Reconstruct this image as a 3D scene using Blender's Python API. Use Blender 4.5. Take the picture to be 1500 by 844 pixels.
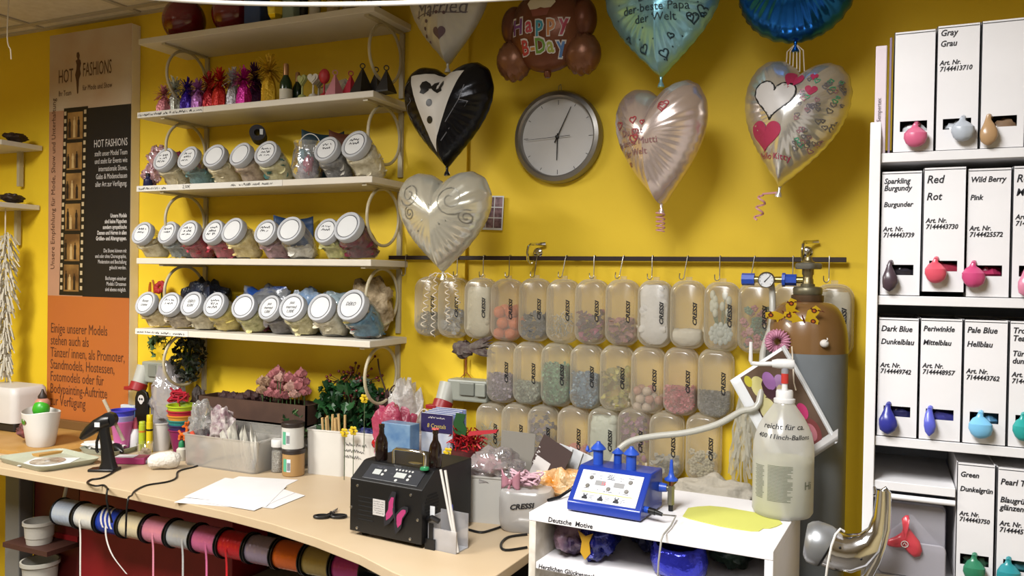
import bpy, bmesh, math, random
from math import sin, cos, pi, radians, sqrt, atan2
from mathutils import Vector, Matrix, noise
V = Vector
sc = bpy.context.scene
for o in list(bpy.data.objects): bpy.data.objects.remove(o)
C = sc.collection
random.seed(7)

# ---------------- camera ----------------
FPX = 1200.0
_y, _p, _r = radians(24.41), radians(0.715), radians(0.905)
FWD = V((-sin(_y)*cos(_p), cos(_y)*cos(_p), -sin(_p)))
_r0 = V((cos(_y), sin(_y), 0)); _u0 = _r0.cross(FWD)
RGT = cos(_r)*_r0 + sin(_r)*_u0
UPV = -sin(_r)*_r0 + cos(_r)*_u0
CAM = V((0, -2.5, 1.5))
cd = bpy.data.cameras.new('camera'); cam = bpy.data.objects.new('camera', cd); C.objects.link(cam)
cd.sensor_width = 36; cd.lens = FPX*36/1500; cd.clip_start = 0.02
m3 = Matrix((RGT, UPV, -FWD)).transposed()
cam.matrix_world = Matrix.Translation(CAM) @ m3.to_4x4()
sc.camera = cam

def at(px, py, X=None, Y=None, Z=None):
    """point of the room seen at photo pixel px,py on the plane X= / Y= / Z="""
    d = RGT*((px-750)/FPX) - UPV*((py-422)/FPX) + FWD
    if X is not None: t = (X-CAM.x)/d.x
    elif Y is not None: t = (Y-CAM.y)/d.y
    else: t = (Z-CAM.z)/d.z
    return CAM + d*t

# ---------------- light and exposure ----------------
sc.view_settings.view_transform = 'Standard'
sc.view_settings.look = 'None'
sc.view_settings.exposure = 0.0
sc.view_settings.gamma = 1.0
sc.view_settings.use_curve_mapping = False
W = bpy.data.worlds.new('world'); sc.world = W; W.use_nodes = True
W.node_tree.nodes['Background'].inputs[0].default_value = (1.0, .93, .84, 1)
W.node_tree.nodes['Background'].inputs[1].default_value = 0.10
LAMPS = [  # x, y, size x, size y, watts, colour
    (-0.6, -2.15, .60, 1.2, 112, (1.0, 1.0, 1.0)),
    (-2.75, -2.1, .60, 1.2, 140, (1.0, .97, .92)),
]
CEIL = 2.588
LAMP_SPREAD = radians(163)

# ---------------- materials ----------------
def lin0(c):
    if isinstance(c, str):
        c = tuple(int(c[i:i+2], 16)/255 for i in (0, 2, 4))
    return tuple((x/12.92 if x <= .04045 else ((x+.055)/1.055)**2.4) for x in c) + (1,)
lin = lin0
_mc = {}
def mat(name, col='cccccc', rough=.5, metal=0., col2=None, scale=20., bump=0., bscale=60., alpha=1., trans=0., ior=1.45,
        spec=.5, sss=0., emit=0., contrast=(.35, .65), coat=0., wave=False, full=False):
    if name in _mc: return _mc[name]
    m = bpy.data.materials.new(name); m.use_nodes = True
    nt = m.node_tree; b = nt.nodes['Principled BSDF']
    K = 1. if (metal > .4 or full) else .72        # albedo of the everyday things as read off the photo, against full white
    def lin(c, K=K): return tuple(x*K for x in lin0(c)[:3])+(1,)
    def s(k, v):
        if k in b.inputs: b.inputs[k].default_value = v
    s('Base Color', lin(col)); s('Roughness', rough); s('Metallic', metal); s('Alpha', alpha)
    s('Transmission Weight', trans); s('IOR', ior); s('Specular IOR Level', spec); s('Coat Weight', coat)
    if sss: s('Subsurface Weight', sss); s('Subsurface Scale', .01)
    if emit: s('Emission Color', lin(col)); s('Emission Strength', emit)
    tc = nt.nodes.new('ShaderNodeTexCoord')
    if col2 is None:   # faint mottling so that nothing is perfectly even
        c = lin(col); col2c = tuple(min(1, x*.88) for x in c[:3])+(1,); sc_ = 9.; ct = (.2, .9)
    else:
        col2c = lin(col2); sc_ = scale; ct = contrast
    if wave:
        n = nt.nodes.new('ShaderNodeTexWave'); n.inputs['Scale'].default_value = sc_; n.inputs['Distortion'].default_value = 3
        fac = n.outputs['Fac']
    else:
        n = nt.nodes.new('ShaderNodeTexNoise'); n.inputs['Scale'].default_value = sc_; n.inputs['Detail'].default_value = 3
        fac = n.outputs['Fac']
    nt.links.new(tc.outputs['Object'], n.inputs['Vector'])
    r = nt.nodes.new('ShaderNodeValToRGB')
    r.color_ramp.elements[0].position = ct[0]; r.color_ramp.elements[0].color = lin(col)
    r.color_ramp.elements[1].position = ct[1]; r.color_ramp.elements[1].color = col2c
    nt.links.new(fac, r.inputs[0]); nt.links.new(r.outputs[0], b.inputs['Base Color'])
    if bump:
        nb = nt.nodes.new('ShaderNodeTexNoise'); nb.inputs['Scale'].default_value = bscale; nb.inputs['Detail'].default_value = 3
        bp = nt.nodes.new('ShaderNodeBump'); bp.inputs['Strength'].default_value = bump; bp.inputs['Distance'].default_value = .01
        nt.links.new(tc.outputs['Object'], nb.inputs['Vector'])
        nt.links.new(nb.outputs['Fac'], bp.inputs['Height']); nt.links.new(bp.outputs[0], b.inputs['Normal'])
    _mc[name] = m
    return m
def thin(name, col='ffffff', clear=.7, rough=.15, gloss=.10, bump=0., bscale=30., edge=.45):
    """thin see-through plastic or glass: clear film, a milky share, and a fresnel gloss; milkier at grazing angles"""
    if name in _mc: return _mc[name]
    m = bpy.data.materials.new(name); m.use_nodes = True
    nt = m.node_tree; nt.nodes.clear(); N = nt.nodes.new; L = nt.links.new
    out = N('ShaderNodeOutputMaterial'); tr = N('ShaderNodeBsdfTransparent'); df = N('ShaderNodeBsdfDiffuse'); tl = N('ShaderNodeBsdfTranslucent')
    gl = N('ShaderNodeBsdfGlossy'); lw = N('ShaderNodeLayerWeight'); lw.inputs['Blend'].default_value = .35
    df.inputs['Color'].default_value = lin(col); tl.inputs['Color'].default_value = lin(col); gl.inputs['Roughness'].default_value = rough
    c = lin(col); tr.inputs['Color'].default_value = tuple(.75+.25*x for x in c[:3])+(1,)
    m0 = N('ShaderNodeMixShader'); m0.inputs[0].default_value = .4; L(df.outputs[0], m0.inputs[1]); L(tl.outputs[0], m0.inputs[2])
    mr = N('ShaderNodeMapRange'); mr.inputs['To Min'].default_value = 1-clear; mr.inputs['To Max'].default_value = min(1, 1-clear+edge)
    L(lw.outputs['Facing'], mr.inputs['Value'])
    m1 = N('ShaderNodeMixShader'); L(mr.outputs[0], m1.inputs[0]); L(tr.outputs[0], m1.inputs[1]); L(m0.outputs[0], m1.inputs[2])
    m2 = N('ShaderNodeMixShader'); mr2 = N('ShaderNodeMapRange'); mr2.inputs['To Min'].default_value = gloss*.5; mr2.inputs['To Max'].default_value = min(1, gloss*5)
    L(lw.outputs['Fresnel'], mr2.inputs['Value']); L(mr2.outputs[0], m2.inputs[0]); L(m1.outputs[0], m2.inputs[1]); L(gl.outputs[0], m2.inputs[2])
    if bump:
        tc = N('ShaderNodeTexCoord'); nb = N('ShaderNodeTexNoise'); nb.inputs['Scale'].default_value = bscale; bp = N('ShaderNodeBump')
        bp.inputs['Strength'].default_value = bump; bp.inputs['Distance'].default_value = .01
        L(tc.outputs['Object'], nb.inputs['Vector']); L(nb.outputs['Fac'], bp.inputs['Height'])
        for q in (df, gl): L(bp.outputs[0], q.inputs['Normal'])
    L(m2.outputs[0], out.inputs[0])
    _mc[name] = m
    return m

# ---------------- mesh building ----------------
class MB:
    def __init__(s): s.v = []; s.f = []; s.m = []
    def add(s, vs, fs, mi=0, M=None):
        k = len(s.v)
        for p in vs:
            p = V(p); s.v.append(M @ p if M is not None else p)
        for f in fs: s.f.append([i+k for i in f]); s.m.append(mi)
        return s
    def box(s, c, d, mi=0, M=None):
        x, y, z = c; a, b, e = d[0]/2, d[1]/2, d[2]/2
        vs = [(x+i*a, y+j*b, z+k*e) for i in (-1, 1) for j in (-1, 1) for k in (-1, 1)]
        return s.add(vs, [(0, 1, 3, 2), (4, 6, 7, 5), (0, 4, 5, 1), (2, 3, 7, 6), (0, 2, 6, 4), (1, 5, 7, 3)], mi, M)
    def lathe(s, prof, n=24, mi=0, M=None, cap=True, c=(0, 0, 0)):
        vs = []; fs = []
        for r, z in prof:
            for i in range(n): a = 2*pi*i/n; vs.append((c[0]+r*cos(a), c[1]+r*sin(a), c[2]+z))
        for j in range(len(prof)-1):
            for i in range(n):
                q = (i+1) % n; fs.append((j*n+i, j*n+q, j*n+n+q, j*n+n+i))
        if cap:
            fs.append(tuple(range(n-1, -1, -1))); k = (len(prof)-1)*n; fs.append(tuple(range(k, k+n)))
        return s.add(vs, fs, mi, M)
    def cyl(s, p0, p1, r0, r1=None, n=16, mi=0, cap=True):
        p0, p1 = V(p0), V(p1); d = p1-p0
        M = Matrix.Translation(p0) @ V((0, 0, 1)).rotation_difference(d).to_matrix().to_4x4()
        return s.lathe([(r0, 0), (r0 if r1 is None else r1, d.length)], n, mi, M, cap)
    def tube(s, pts, r, n=6, mi=0, closed=False):
        pts = [V(p) for p in pts]; N = len(pts); vs = []; fs = []
        prev = None
        for i, p in enumerate(pts):
            a = pts[i-1] if (i > 0 or closed) else p; b = pts[(i+1) % N] if (i < N-1 or closed) else p
            t = (b-a).normalized() if (b-a).length > 1e-9 else V((0, 0, 1))
            if prev is None:
                u = t.orthogonal().normalized()
            else:
                u = (prev - t*prev.dot(t)); u = u.normalized() if u.length > 1e-6 else t.orthogonal().normalized()
            prev = u; w = t.cross(u); rr = r[i] if isinstance(r, (list, tuple)) else r
            for k in range(n):
                g = 2*pi*k/n; vs.append(p + (u*cos(g)+w*sin(g))*rr)
        for i in range(N if closed else N-1):
            j = (i+1) % N
            for k in range(n): q = (k+1) % n; fs.append((i*n+k, i*n+q, j*n+q, j*n+k))
        if not closed: fs.append(tuple(range(n-1, -1, -1))); fs.append(tuple(range((N-1)*n, N*n)))
        return s.add(vs, fs, mi)
    def ell(s, c, r, nu=16, nv=10, mi=0, M=None, lump=0., ls=8., seed=0.):
        vs = []; fs = []
        for j in range(nv+1):
            t = pi*j/nv
            for i in range(nu):
                a = 2*pi*i/nu; d = V((sin(t)*cos(a), sin(t)*sin(a), cos(t)))
                k = 1+lump*noise.noise(d*ls*.3+V((seed, seed*2.3, 0))) if lump else 1
                vs.append((c[0]+r[0]*d.x*k, c[1]+r[1]*d.y*k, c[2]+r[2]*d.z*k))
        for j in range(nv):
            for i in range(nu): q = (i+1) % nu; fs.append((j*nu+i, j*nu+nu+i, j*nu+nu+q, j*nu+q))
        return s.add(vs, fs, mi, M)
    def prism(s, poly, z0, z1, mi=0, M=None):
        n = len(poly); vs = [(x, y, z0) for x, y in poly]+[(x, y, z1) for x, y in poly]
        fs = [tuple(range(n-1, -1, -1)), tuple(range(n, 2*n))]+[(i, (i+1) % n, n+(i+1) % n, n+i) for i in range(n)]
        return s.add(vs, fs, mi, M)
    def sheet(s, fn, nu, nv, mi=0, M=None):
        vs = [fn(i/nu, j/nv) for j in range(nv+1) for i in range(nu+1)]
        fs = [(j*(nu+1)+i, j*(nu+1)+i+1, (j+1)*(nu+1)+i+1, (j+1)*(nu+1)+i) for j in range(nv) for i in range(nu)]
        return s.add(vs, fs, mi, M)
    def mesh(s, name, mats, smooth=True, ang=38):
        me = bpy.data.meshes.new(name); me.from_pydata([tuple(p) for p in s.v], [], s.f)
        for m in (mats if isinstance(mats, (list, tuple)) else [mats]): me.materials.append(m)
        me.polygons.foreach_set('material_index', s.m)
        if smooth:
            me.polygons.foreach_set('use_smooth', [True]*len(s.f)); me.set_sharp_from_angle(angle=radians(ang))
        me.update(); return me
    def build(s, name, mats, parent=None, smooth=True, ang=38, bevel=0, thick=0, recalc=True, M=None):
        me = s.mesh(name, mats, smooth, ang)
        if recalc:
            bm = bmesh.new(); bm.from_mesh(me); bmesh.ops.recalc_face_normals(bm, faces=bm.faces); bm.to_mesh(me); bm.free()
        o = ob(name, me, parent)
        if M is not None: o.matrix_local = M
        if thick:
            md = o.modifiers.new('thick', 'SOLIDIFY'); md.thickness = thick; md.offset = 0
        if bevel:
            md = o.modifiers.new('bevel', 'BEVEL'); md.width = bevel; md.segments = 2; md.limit_method = 'ANGLE'; md.angle_limit = radians(40)
        return o
def ob(name, me, parent=None):
    o = bpy.data.objects.new(name, me); C.objects.link(o)
    if parent: o.parent = parent
    return o
def tag(o, label, cat, group=None):
    o['label'] = label; o['category'] = cat
    if group: o['group'] = group
    return o
def T(name, label, cat, loc=(0, 0, 0), rot=0, group=None):
    o = bpy.data.objects.new(name, None); C.objects.link(o); o.empty_display_size = .05
    o.location = loc
    o.rotation_euler = (0, 0, rot) if isinstance(rot, (int, float)) else rot
    return tag(o, label, cat, group)
def struct(o): o['kind'] = 'structure'; return o
def dup(o, parent, name=None, me=None):
    c = o.copy(); C.objects.link(c); c.parent = parent
    if me: c.data = me
    return c
# frames: FRONT maps text plane (x right, y up) onto a wall facing -Y
FRONT = Matrix(((1, 0, 0, 0), (0, 0, -1, 0), (0, 1, 0, 0), (0, 0, 0, 1)))
def text_mesh(body, size, align='LEFT', shear=0., wx=1., spacing=1., line=1., bold=0.):
    c = bpy.data.curves.new('t', 'FONT'); c.body = body; c.size = size; c.align_x = align; c.shear = shear; c.resolution_u = 2
    c.space_character = spacing; c.space_line = line; c.offset = bold
    o = bpy.data.objects.new('t', c); C.objects.link(o)
    me = bpy.data.meshes.new_from_object(o.evaluated_get(bpy.context.evaluated_depsgraph_get()))
    bpy.data.objects.remove(o)
    vs = [(v.co.x*wx, v.co.y, 0) for v in me.vertices]; fs = [tuple(p.vertices) for p in me.polygons]
    bpy.data.meshes.remove(me); bpy.data.curves.remove(c)
    return vs, fs
def text(name, body, size, m, parent, M, align='LEFT', shear=0., wx=1., warp=None, **k):
    vs, fs = text_mesh(body, size, align, shear, wx, **k)
    if warp: vs = [warp(x, y) for x, y, z in vs]
    b = MB(); b.add(vs, fs)
    return b.build(name, m, parent, smooth=False, M=M, recalc=False)
def scribble(b, x0, y0, w, h, r=.0006, seed=0, M=None, n=None):
    """a line of illegible handwriting as flat pen strokes in the text plane"""
    rnd = random.Random(seed); x = x0; vs = []; n = n or max(3, int(w/(h*.62)))
    pts = []
    for i in range(n*2+1):
        pts.append((x0+w*i/(n*2)+rnd.uniform(-.2, .2)*h, y0+(h*rnd.uniform(.5, 1) if i % 2 else h*rnd.uniform(0, .25))))
    for (a, c), (d, e) in zip(pts, pts[1:]):
        if rnd.random() < .17: continue
        L = max(1e-6, sqrt((d-a)**2+(e-c)**2)); nx, ny = -(e-c)/L*r, (d-a)/L*r
        b.add([(a+nx, c+ny, 0), (a-nx, c-ny, 0), (d-nx, e-ny, 0), (d+nx, e+ny, 0)], [(0, 1, 2, 3)], 0, M)

# ---------------- common materials ----------------
WHITE = mat('white_paint', 'e9e4dc', .45)
SHELFW = mat('cream_shelf_board', 'f0e8d8', .45)
BLACKM = mat('black_plastic', '121214', .35)
INK = mat('black_ink', '1a1a22', .6)
CHROME = mat('chrome', 'd8d8da', .12, 1.)
STEEL = mat('brushed_steel', 'a8a6a2', .32, 1.)
RIBBON = mat('cream_ribbon', 'efe3cf', .35)
GLASS = thin('clear_jar_glass', 'ffffff', .97, .04, .10, edge=.16)
FROST = thin('milky_plastic', 'f1ead8', .76, .2, .07, edge=.4)
FILM = thin('crinkled_clear_film', 'f4f4f4', .80, .12, .16, bump=.7, bscale=40)

# ---------------- room ----------------
wallm = mat('yellow_wall_paint', 'e2c128', .62, col2='dbb923', scale=3, bump=.03, bscale=180, full=True)
X0, X1, Y0 = -5.2, 1.6, -5.4
def wallbox(n, c, d, m): return struct(MB().box(c, d).build(n, m, smooth=False))
wallbox('wall_back', ((X0+X1)/2, .05, CEIL/2), (X1-X0+.4, .1, CEIL), wallm)
wallbox('wall_left', (X0-.05, Y0/2, CEIL/2), (.1, -Y0, CEIL), wallm)
wallbox('wall_right', (X1+.05, Y0/2, CEIL/2), (.1, -Y0, CEIL), mat('cream_wall_paint', 'dccb9c', .6, full=True))
wallbox('wall_front', ((X0+X1)/2, Y0-.05, CEIL/2), (X1-X0+.4, .1, CEIL), mat('pale_wall_paint', 'cfc6b4', .6, full=True))
wallbox('floor', ((X0+X1)/2, Y0/2, -.05), (X1-X0+.4, -Y0+.4, .1), mat('grey_vinyl_floor', '6c655c', .5, col2='5d564e', scale=6))
wallbox('ceiling', ((X0+X1)/2, Y0/2, CEIL+.05), (X1-X0+.4, -Y0+.4, .1), mat('ceiling_tile', 'd9cfbd', .8, col2='cfc4b0', scale=30, bump=.1, bscale=300, full=True))
b = MB()
gm = mat('ceiling_grid_metal', 'cfc4b2', .5)
gx = at(71, 43, Z=CEIL).x
for k in range(-2, 12):
    x = gx + .6*k
    if X0 < x < X1: b.box((x, Y0/2, CEIL-.003), (.024, -Y0, .006))
gy = at(131, 20, Z=CEIL).y
for k in range(-9, 2):
    y = gy + .6*k
    if Y0 < y < -.03: b.box(((X0+X1)/2, y, CEIL-.0035), (X1-X0, .024, .006))
b.box(((X0+X1)/2, -.012, CEIL-.004), (X1-X0, .024, .008))
struct(b.build('trim_1', gm, smooth=False))
struct(MB().box((at(640, 300, Y=-.006).x, -.006, CEIL/2-.01), (.235, .012, CEIL-.03)).build('trim_2', wallm, smooth=False))

# lamps: recessed louvre lights in the ceiling
for i, (x, y, sx, sy, w, col) in enumerate(LAMPS):
    t = T('ceiling_light', ['recessed ceiling light above the white balloon rack', 'recessed ceiling light above the long table'][i], 'ceiling light', (x, y, CEIL))
    b = MB()
    for s in (-1, 1):
        b.box((s*(sx/2+.012), 0, -.012), (.024, sy+.048, .02)); b.box((0, s*(sy/2+.012), -.012), (sx, .024, .02))
    b.build('frame', WHITE, t, smooth=False)
    ld = bpy.data.lights.new('tube_light', 'AREA'); ld.shape = 'RECTANGLE'; ld.size = sx; ld.size_y = sy; ld.energy = w; ld.color = col
    ld.spread = LAMP_SPREAD
    lo = bpy.data.objects.new('tube_light', ld); C.objects.link(lo); lo.parent = t; lo.location = (0, 0, -.01)
# ---------------- wall shelves ----------------
SH = [2.388, 2.108, 1.828, 1.553, 1.284]          # top faces
SXL, SXR, SD, STH = -2.606, -1.536, .24, .022
BRM = mat('cream_bracket_metal', 'cfc3a2', .4)
XB = (-2.49, -1.575)
names = ['topmost cream wall shelf, holding large red balls and packs', 'second wall shelf from the top, holding tinsel balloon weights',
         'third wall shelf from the top, holding jars and a dark fabric roll', 'fourth wall shelf from the top, holding jars of red and cream petals',
         'lowest wall shelf, holding jars of cream petals in front of bags']
SHELFO = []
def ring_pts(cx, cy, cz, ry, rz, n=40): return [(cx, cy+ry*cos(2*pi*i/n), cz+rz*sin(2*pi*i/n)) for i in range(n)]
for i, z in enumerate(SH):
    t = T('wall_shelf', names[i], 'shelf', ((SXL+SXR)/2, -SD/2, z), 0, 'cream wall shelves')
    SHELFO.append(t)
    MB().box((0, 0, -STH/2), (SXR-SXL, SD, STH)).build('board', SHELFW, t, bevel=.002, smooth=False)
    for x in XB:
        bx = x-(SXL+SXR)/2
        b = MB(); b.box((bx, 0.0, -STH-.004), (.018, SD*.9, .008)); b.box((bx, SD/2-.006, -STH-.12), (.018, .010, .23))
        br = b.build('bracket', BRM, t, smooth=False)
        b = MB(); b.tube(ring_pts(bx, .008, -STH-.105, .098, .098), .0055, 8, closed=True); b.build('ring', BRM, br)
    if i in (1, 2, 4):
        L = {1: .33, 2: .70, 4: .27}[i]; x0 = -(SXR-SXL)/2
        s = MB().box((x0+L/2, -SD/2-.0008, -STH/2), (L, .0015, STH*.95)).build('price_strip', mat('paper_strip', 'f3f0e8', .7), t, smooth=False)
        M = Matrix.Translation((0, -SD/2-.0022, -STH+.005)) @ FRONT
        b = MB()
        if i == 1:
            for k, (a, w) in enumerate(((.006, .12), (.135, .022), (.165, .09), (.265, .012), (.285, .04))): scribble(b, x0+a, 0, w, .011, .0009, k+3, M)
        elif i == 2:
            for k, (a, w) in enumerate(((.008, .075), (.09, .03), (.128, .028), (.47, .02), (.50, .06), (.57, .03), (.61, .05))): scribble(b, x0+a, 0, w, .011, .0009, k+13, M)
        else:
            for k, (a, w) in enumerate(((.008, .035), (.05, .03), (.085, .04), (.135, .05), (.195, .06))): scribble(b, x0+a, 0, w, .009, .0008, k+23, M)
        b.build('lettering', INK, s, smooth=False, recalc=False)
        if i == 2: text('lettering', '2,50€', .016, INK, s, Matrix.Translation((x0+.235, -SD/2-.0022, -STH+.006)) @ FRONT, shear=.2)

# ---------------- candy jars ----------------
LIDM = mat('grey_jar_lid', 'c9ccd2', .42); LIDP = mat('white_lid_paper', 'eceef0', .55); LIDG = mat('lid_groove_shade', '55565c', .5)  # groove colour has the shadow of the lid's recess painted in
TILT = radians(66)
def jar_ring(t, k=1., n=28):
    a = TILT*max(0, (t-.35)/.65)**1.1
    c = V((0, .018-.062*max(0, (t-.2)/.8)**1.25, .004+.088*t))
    r = [(0, .038), (.06, .043), (.2, .0495), (.42, .0525), (.62, .0525), (.8, .049), (.92, .045), (1, .043)]
    for (t0, r0), (t1, r1) in zip(r, r[1:]):
        if t0 <= t <= t1: rr = r0+(r1-r0)*(t-t0)/(t1-t0); break
    rr *= k; ax = V((0, -sin(a), cos(a))); u = V((1, 0, 0)); w = ax.cross(u)
    return [c+(u*cos(2*pi*i/n)+w*sin(2*pi*i/n))*rr for i in range(n)], c, ax
def jar_skin(ts, k=1., n=28, cap0=True, cap1=False):
    vs = []; fs = []
    for t in ts: vs += jar_ring(t, k, n)[0]
    for j in range(len(ts)-1):
        for i in range(n): q = (i+1) % n; fs.append((j*n+i, j*n+q, j*n+n+q, j*n+n+i))
    if cap0: fs.append(tuple(range(n-1, -1, -1)))
    if cap1: fs.append(tuple(range((len(ts)-1)*n, len(ts)*n)))
    return vs, fs
b = MB(); b.add(*jar_skin([0, .06, .13, .2, .3, .42, .52, .62, .72, .8, .86, .92, .96, 1])); JAR_GLASS = b.mesh('glass', GLASS)
_, cm, ax = jar_ring(1); q = V((0, 0, 1)).rotation_difference(ax).to_matrix().to_4x4()
LIDT = Matrix.Translation(cm-ax*.008) @ q
b = MB(); b.lathe([(.0455, 0), (.0475, .002), (.0475, .020), (.0455, .024), (.040, .0245), (.037, .0225)], 36, M=LIDT, cap=True); JAR_LID = b.mesh('lid', LIDM)
b = MB(); b.lathe([(.0372, .0226), (.036, .0232)], 36, M=LIDT); JAR_GR = b.mesh('lid_groove', LIDG)
b = MB(); b.lathe([(.0345, .0234), (.0345, .0240)], 36, M=LIDT @ Matrix.Translation((.001, -.001, 0))); JAR_PAP = b.mesh('lid_paper', LIDP)
def fill_mesh(seed, top, mats, petals=26):
    """the jar's filling: a lumpy heap with loose curled petals on and against the glass"""
    rnd = random.Random(seed); b = MB()
    ts = [.04+(top-.04)*i/7 for i in range(8)]
    vs, fs = jar_skin(ts, .93, 24, True, False)
    vs = [p+V((noise.noise(p*45+V((seed, 0, 0)))*.006, noise.noise(p*45+V((0, seed, 5)))*.006, noise.noise(p*30+V((seed, 3, 0)))*.006)) for p in vs]
    k = len(vs); c = sum(vs[-24:], V())/24; vs.append(c+V((0, 0, .012)))
    fs += [(k-24+i, k-24+(i+1) % 24, k) for i in range(24)]
    b.add(vs, fs, 0)
    for i in range(petals):
        t = rnd.uniform(.1, top+.08); a = rnd.uniform(0, 2*pi); R, c, _ = jar_ring(min(.95, t), rnd.uniform(.55, .92), 24)
        p = R[int(a/(2*pi)*24) % 24]; M = Matrix.Translation(p) @ Matrix.Rotation(rnd.uniform(0, 6), 4, 'X') @ Matrix.Rotation(rnd.uniform(0, 6), 4, 'Z')
        s = rnd.uniform(.009, .016)
        b.sheet(lambda u, v: (s*(u-.5)*2*sin(pi*(.15+.7*v)), s*(v-.5)*2, .5*s*((u-.5)**2*2+(v-.5)**2)), 3, 3, rnd.randrange(len(mats)), M)
    return b.mesh('contents', mats)
def jar(px, py, shelf, label, cols, top=.6, words=None, scale=1., petals=26, dark_lid=False, yoff=0.):
    Y = -.165+yoff; p = at(px, py, Y=Y-.045); z = SH[shelf]
    x = p.x
    t = T('candy_jar', label, 'jar', (x, Y, z), random.uniform(-.10, .10), 'slanted lidded jars on the wall shelves'); t.scale = (scale,)*3
    ms = [mat('fill_'+c, c, .75, col2=c2, scale=60, bump=.4, bscale=90, full=True) for c, c2 in cols]
    ob('contents', fill_mesh(int(px+py*7), min(.84, top*1.3), ms, petals), t)
    ob('glass', JAR_GLASS, t); l = ob('lid', JAR_LID, t); ob('lid_groove', JAR_GR, l); ob('lid_paper', JAR_PAP, l)
    if words:
        M = LIDT @ Matrix.Translation((0, 0, .0248))
        if isinstance(words, str):
            n = words.count('\n'); text('lettering', words, .0155, INK, l, M @ Matrix.Translation((0, .006*n-.003, 0)), 'CENTER', .25, .8)
        else:
            b = MB()
            for k in range(words[0]): scribble(b, -.022+.004*(k % 2), .010-.013*k, .042-.006*(k % 2), .010, .0011, words[1]+k, M, 4)
            b.build('lettering', INK, l, smooth=False, recalc=False)
    return t
cr = ('e6dcbc', 'c9bb92'); cy = ('ddd08f', 'b9a964'); wh = ('e9e6dd', 'c6c2b8'); gr = ('9aa09c', '6e7674'); rd = ('b0303e', '7d1626'); dr = ('6d1624', '4a0d18')
mv = ('b58f93', '8d6a70'); pk = ('c2858a', '93626a'); tq = ('3f7d72', '2a5a58'); pu = ('5b4a66', '3f3350'); be = ('cdb9a0', 'a08a76')
J3 = [(244, 223, [cr, ('a5a08a', '77725f')], .55, (3, 1), 'cream jar with scribbled lid at left end of third shelf, beside pink bags'),
      (280, 220, [('6d9a98', '4d7478'), pu], .42, (3, 5), 'jar of teal and purple scraps with scribbled lid, third shelf'),
      (317, 219, [cr, ('d8d1b0', 'b4ac84')], .6, None, 'cream filled jar with blank lid between teal and pink grey jars'),
      (357, 218, [be, pk], .62, None, 'jar of pink grey mix with blank lid, left of the fabric roll'),
      (393, 213, [('e2dcb4', 'c9c08c'), tq], .6, (3, 9), 'jar of cream and green scraps with scribbled lid under the fabric roll'),
      (482, 208, [('8f8f90', '646466'), wh], .62, (2, 12), 'jar of grey shreds with shaded lid below the teal bag, third shelf'),
      (526, 206, [('f1ead2', 'cfc6aa')], .62, (2, 15), 'large jar of cream paper scraps at right end of third shelf')]
for i, (px, py, c, tp, w, l) in enumerate(J3):
    jar(px, py, 2, l, c, tp, w, 1.12 if i == 6 else 1.03, 44 if i == 6 else 26)
J4 = [(211, 334, [cr], .5, (2, 20), 'pale cream jar at the far left end of the fourth shelf'),
      (250, 333, [gr, ('c4c9c6', 'a0a6a4')], .55, (2, 22), 'jar of grey petals with scribbled lid, second from left on fourth shelf'),
      (279, 332, [rd, ('c9475a', 'a02b3d')], .55, (3, 25), 'jar of deep red petals with scribbled lid, fourth shelf'),
      (317, 332, [('bb4a58', '8e2c3a'), ('d27a80', 'b35a62')], .55, (3, 28), 'jar of pinkish red petals, right of the deep red jar'),
      (346, 331, [('e8d9a2', 'cdb873')], .62, None, 'jar of yellow cream petals with blank lid, middle of fourth shelf'),
      (392, 333, [mv], .5, (2, 31), 'jar of dusty mauve petals in the fourth shelf, below blue roll'),
      (427, 331, [wh, ('dcd9d2', 'b9b5ae')], .28, None, 'nearly empty jar with blank lid below the blue paper roll'),
      (482, 331, [('d3cf8e', 'aaa862')], .55, (2, 35), 'jar of yellow green petals, second from right on fourth shelf'),
      (515, 328, [dr, ('8c2c40', '5f1a2a')], .66, None, 'large jar of dark red petals at right end of fourth shelf')]
for i, (px, py, c, tp, w, l) in enumerate(J4): jar(px, py, 3, l, c, tp, w, [1, 1, 1.02, 1.02, 1.06, 1, 1.06, 1, 1.14][i], 36 if i in (4, 8) else 24)
J5 = [(216, 438, [('e0cf9e', 'bfa973')], .55, 'Rosen\ncreme', 'cream jar at far left end of the lowest shelf, under the red flower'),
      (250, 440, [('cdbfa4', '9c8c74')], .5, (2, 41), 'jar of brownish cream petals, second from left on lowest shelf'),
      (284, 441, [('ddd4b8', 'b3a98a')], .6, 'DEKO\n0,50€', 'pale cream jar with bold writing on lid, third on lowest shelf'),
      (318, 442, [('d9c873', 'b8a44c')], .62, (3, 45), 'jar of golden yellow petals with scribbled lid on lowest shelf'),
      (358, 445, [('d3cd92', 'aaa566'), ('7d3a44', '5c2630')], .6, None, 'jar of yellow petals topped with dark red, blank lid'),
      (399, 445, [('77706f', '56504f')], .55, 'just\nmarried\n1,00€', 'jar of dark grey petals with wedding writing on lid'),
      (430, 446, [('dbd3a8', 'b5ac7c')], .62, 'just\nmarried\n1,00€', 'jar of cream petals with wedding writing, right of the grey jar'),
      (474, 449, [('e3dcc6', 'bdb496')], .62, None, 'jar of off white petals with blank lid, second from right on lowest shelf'),
      (522, 450, [('5e8da6', '3f6a82'), ('d8c46a', 'b3a04c'), ('b34a4a', '8e3434'), ('e8e2d4', 'cfc8b8')], .62, 'DEKO', 'large jar of blue and mixed petals at right end of lowest shelf')]
for i, (px, py, c, tp, w, l) in enumerate(J5): jar(px, py, 4, l, c, tp, w, [1, 1, 1.04, 1.04, 1.02, 1, 1.06, 1.08, 1.2][i], 40 if i == 8 else 26)

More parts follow.
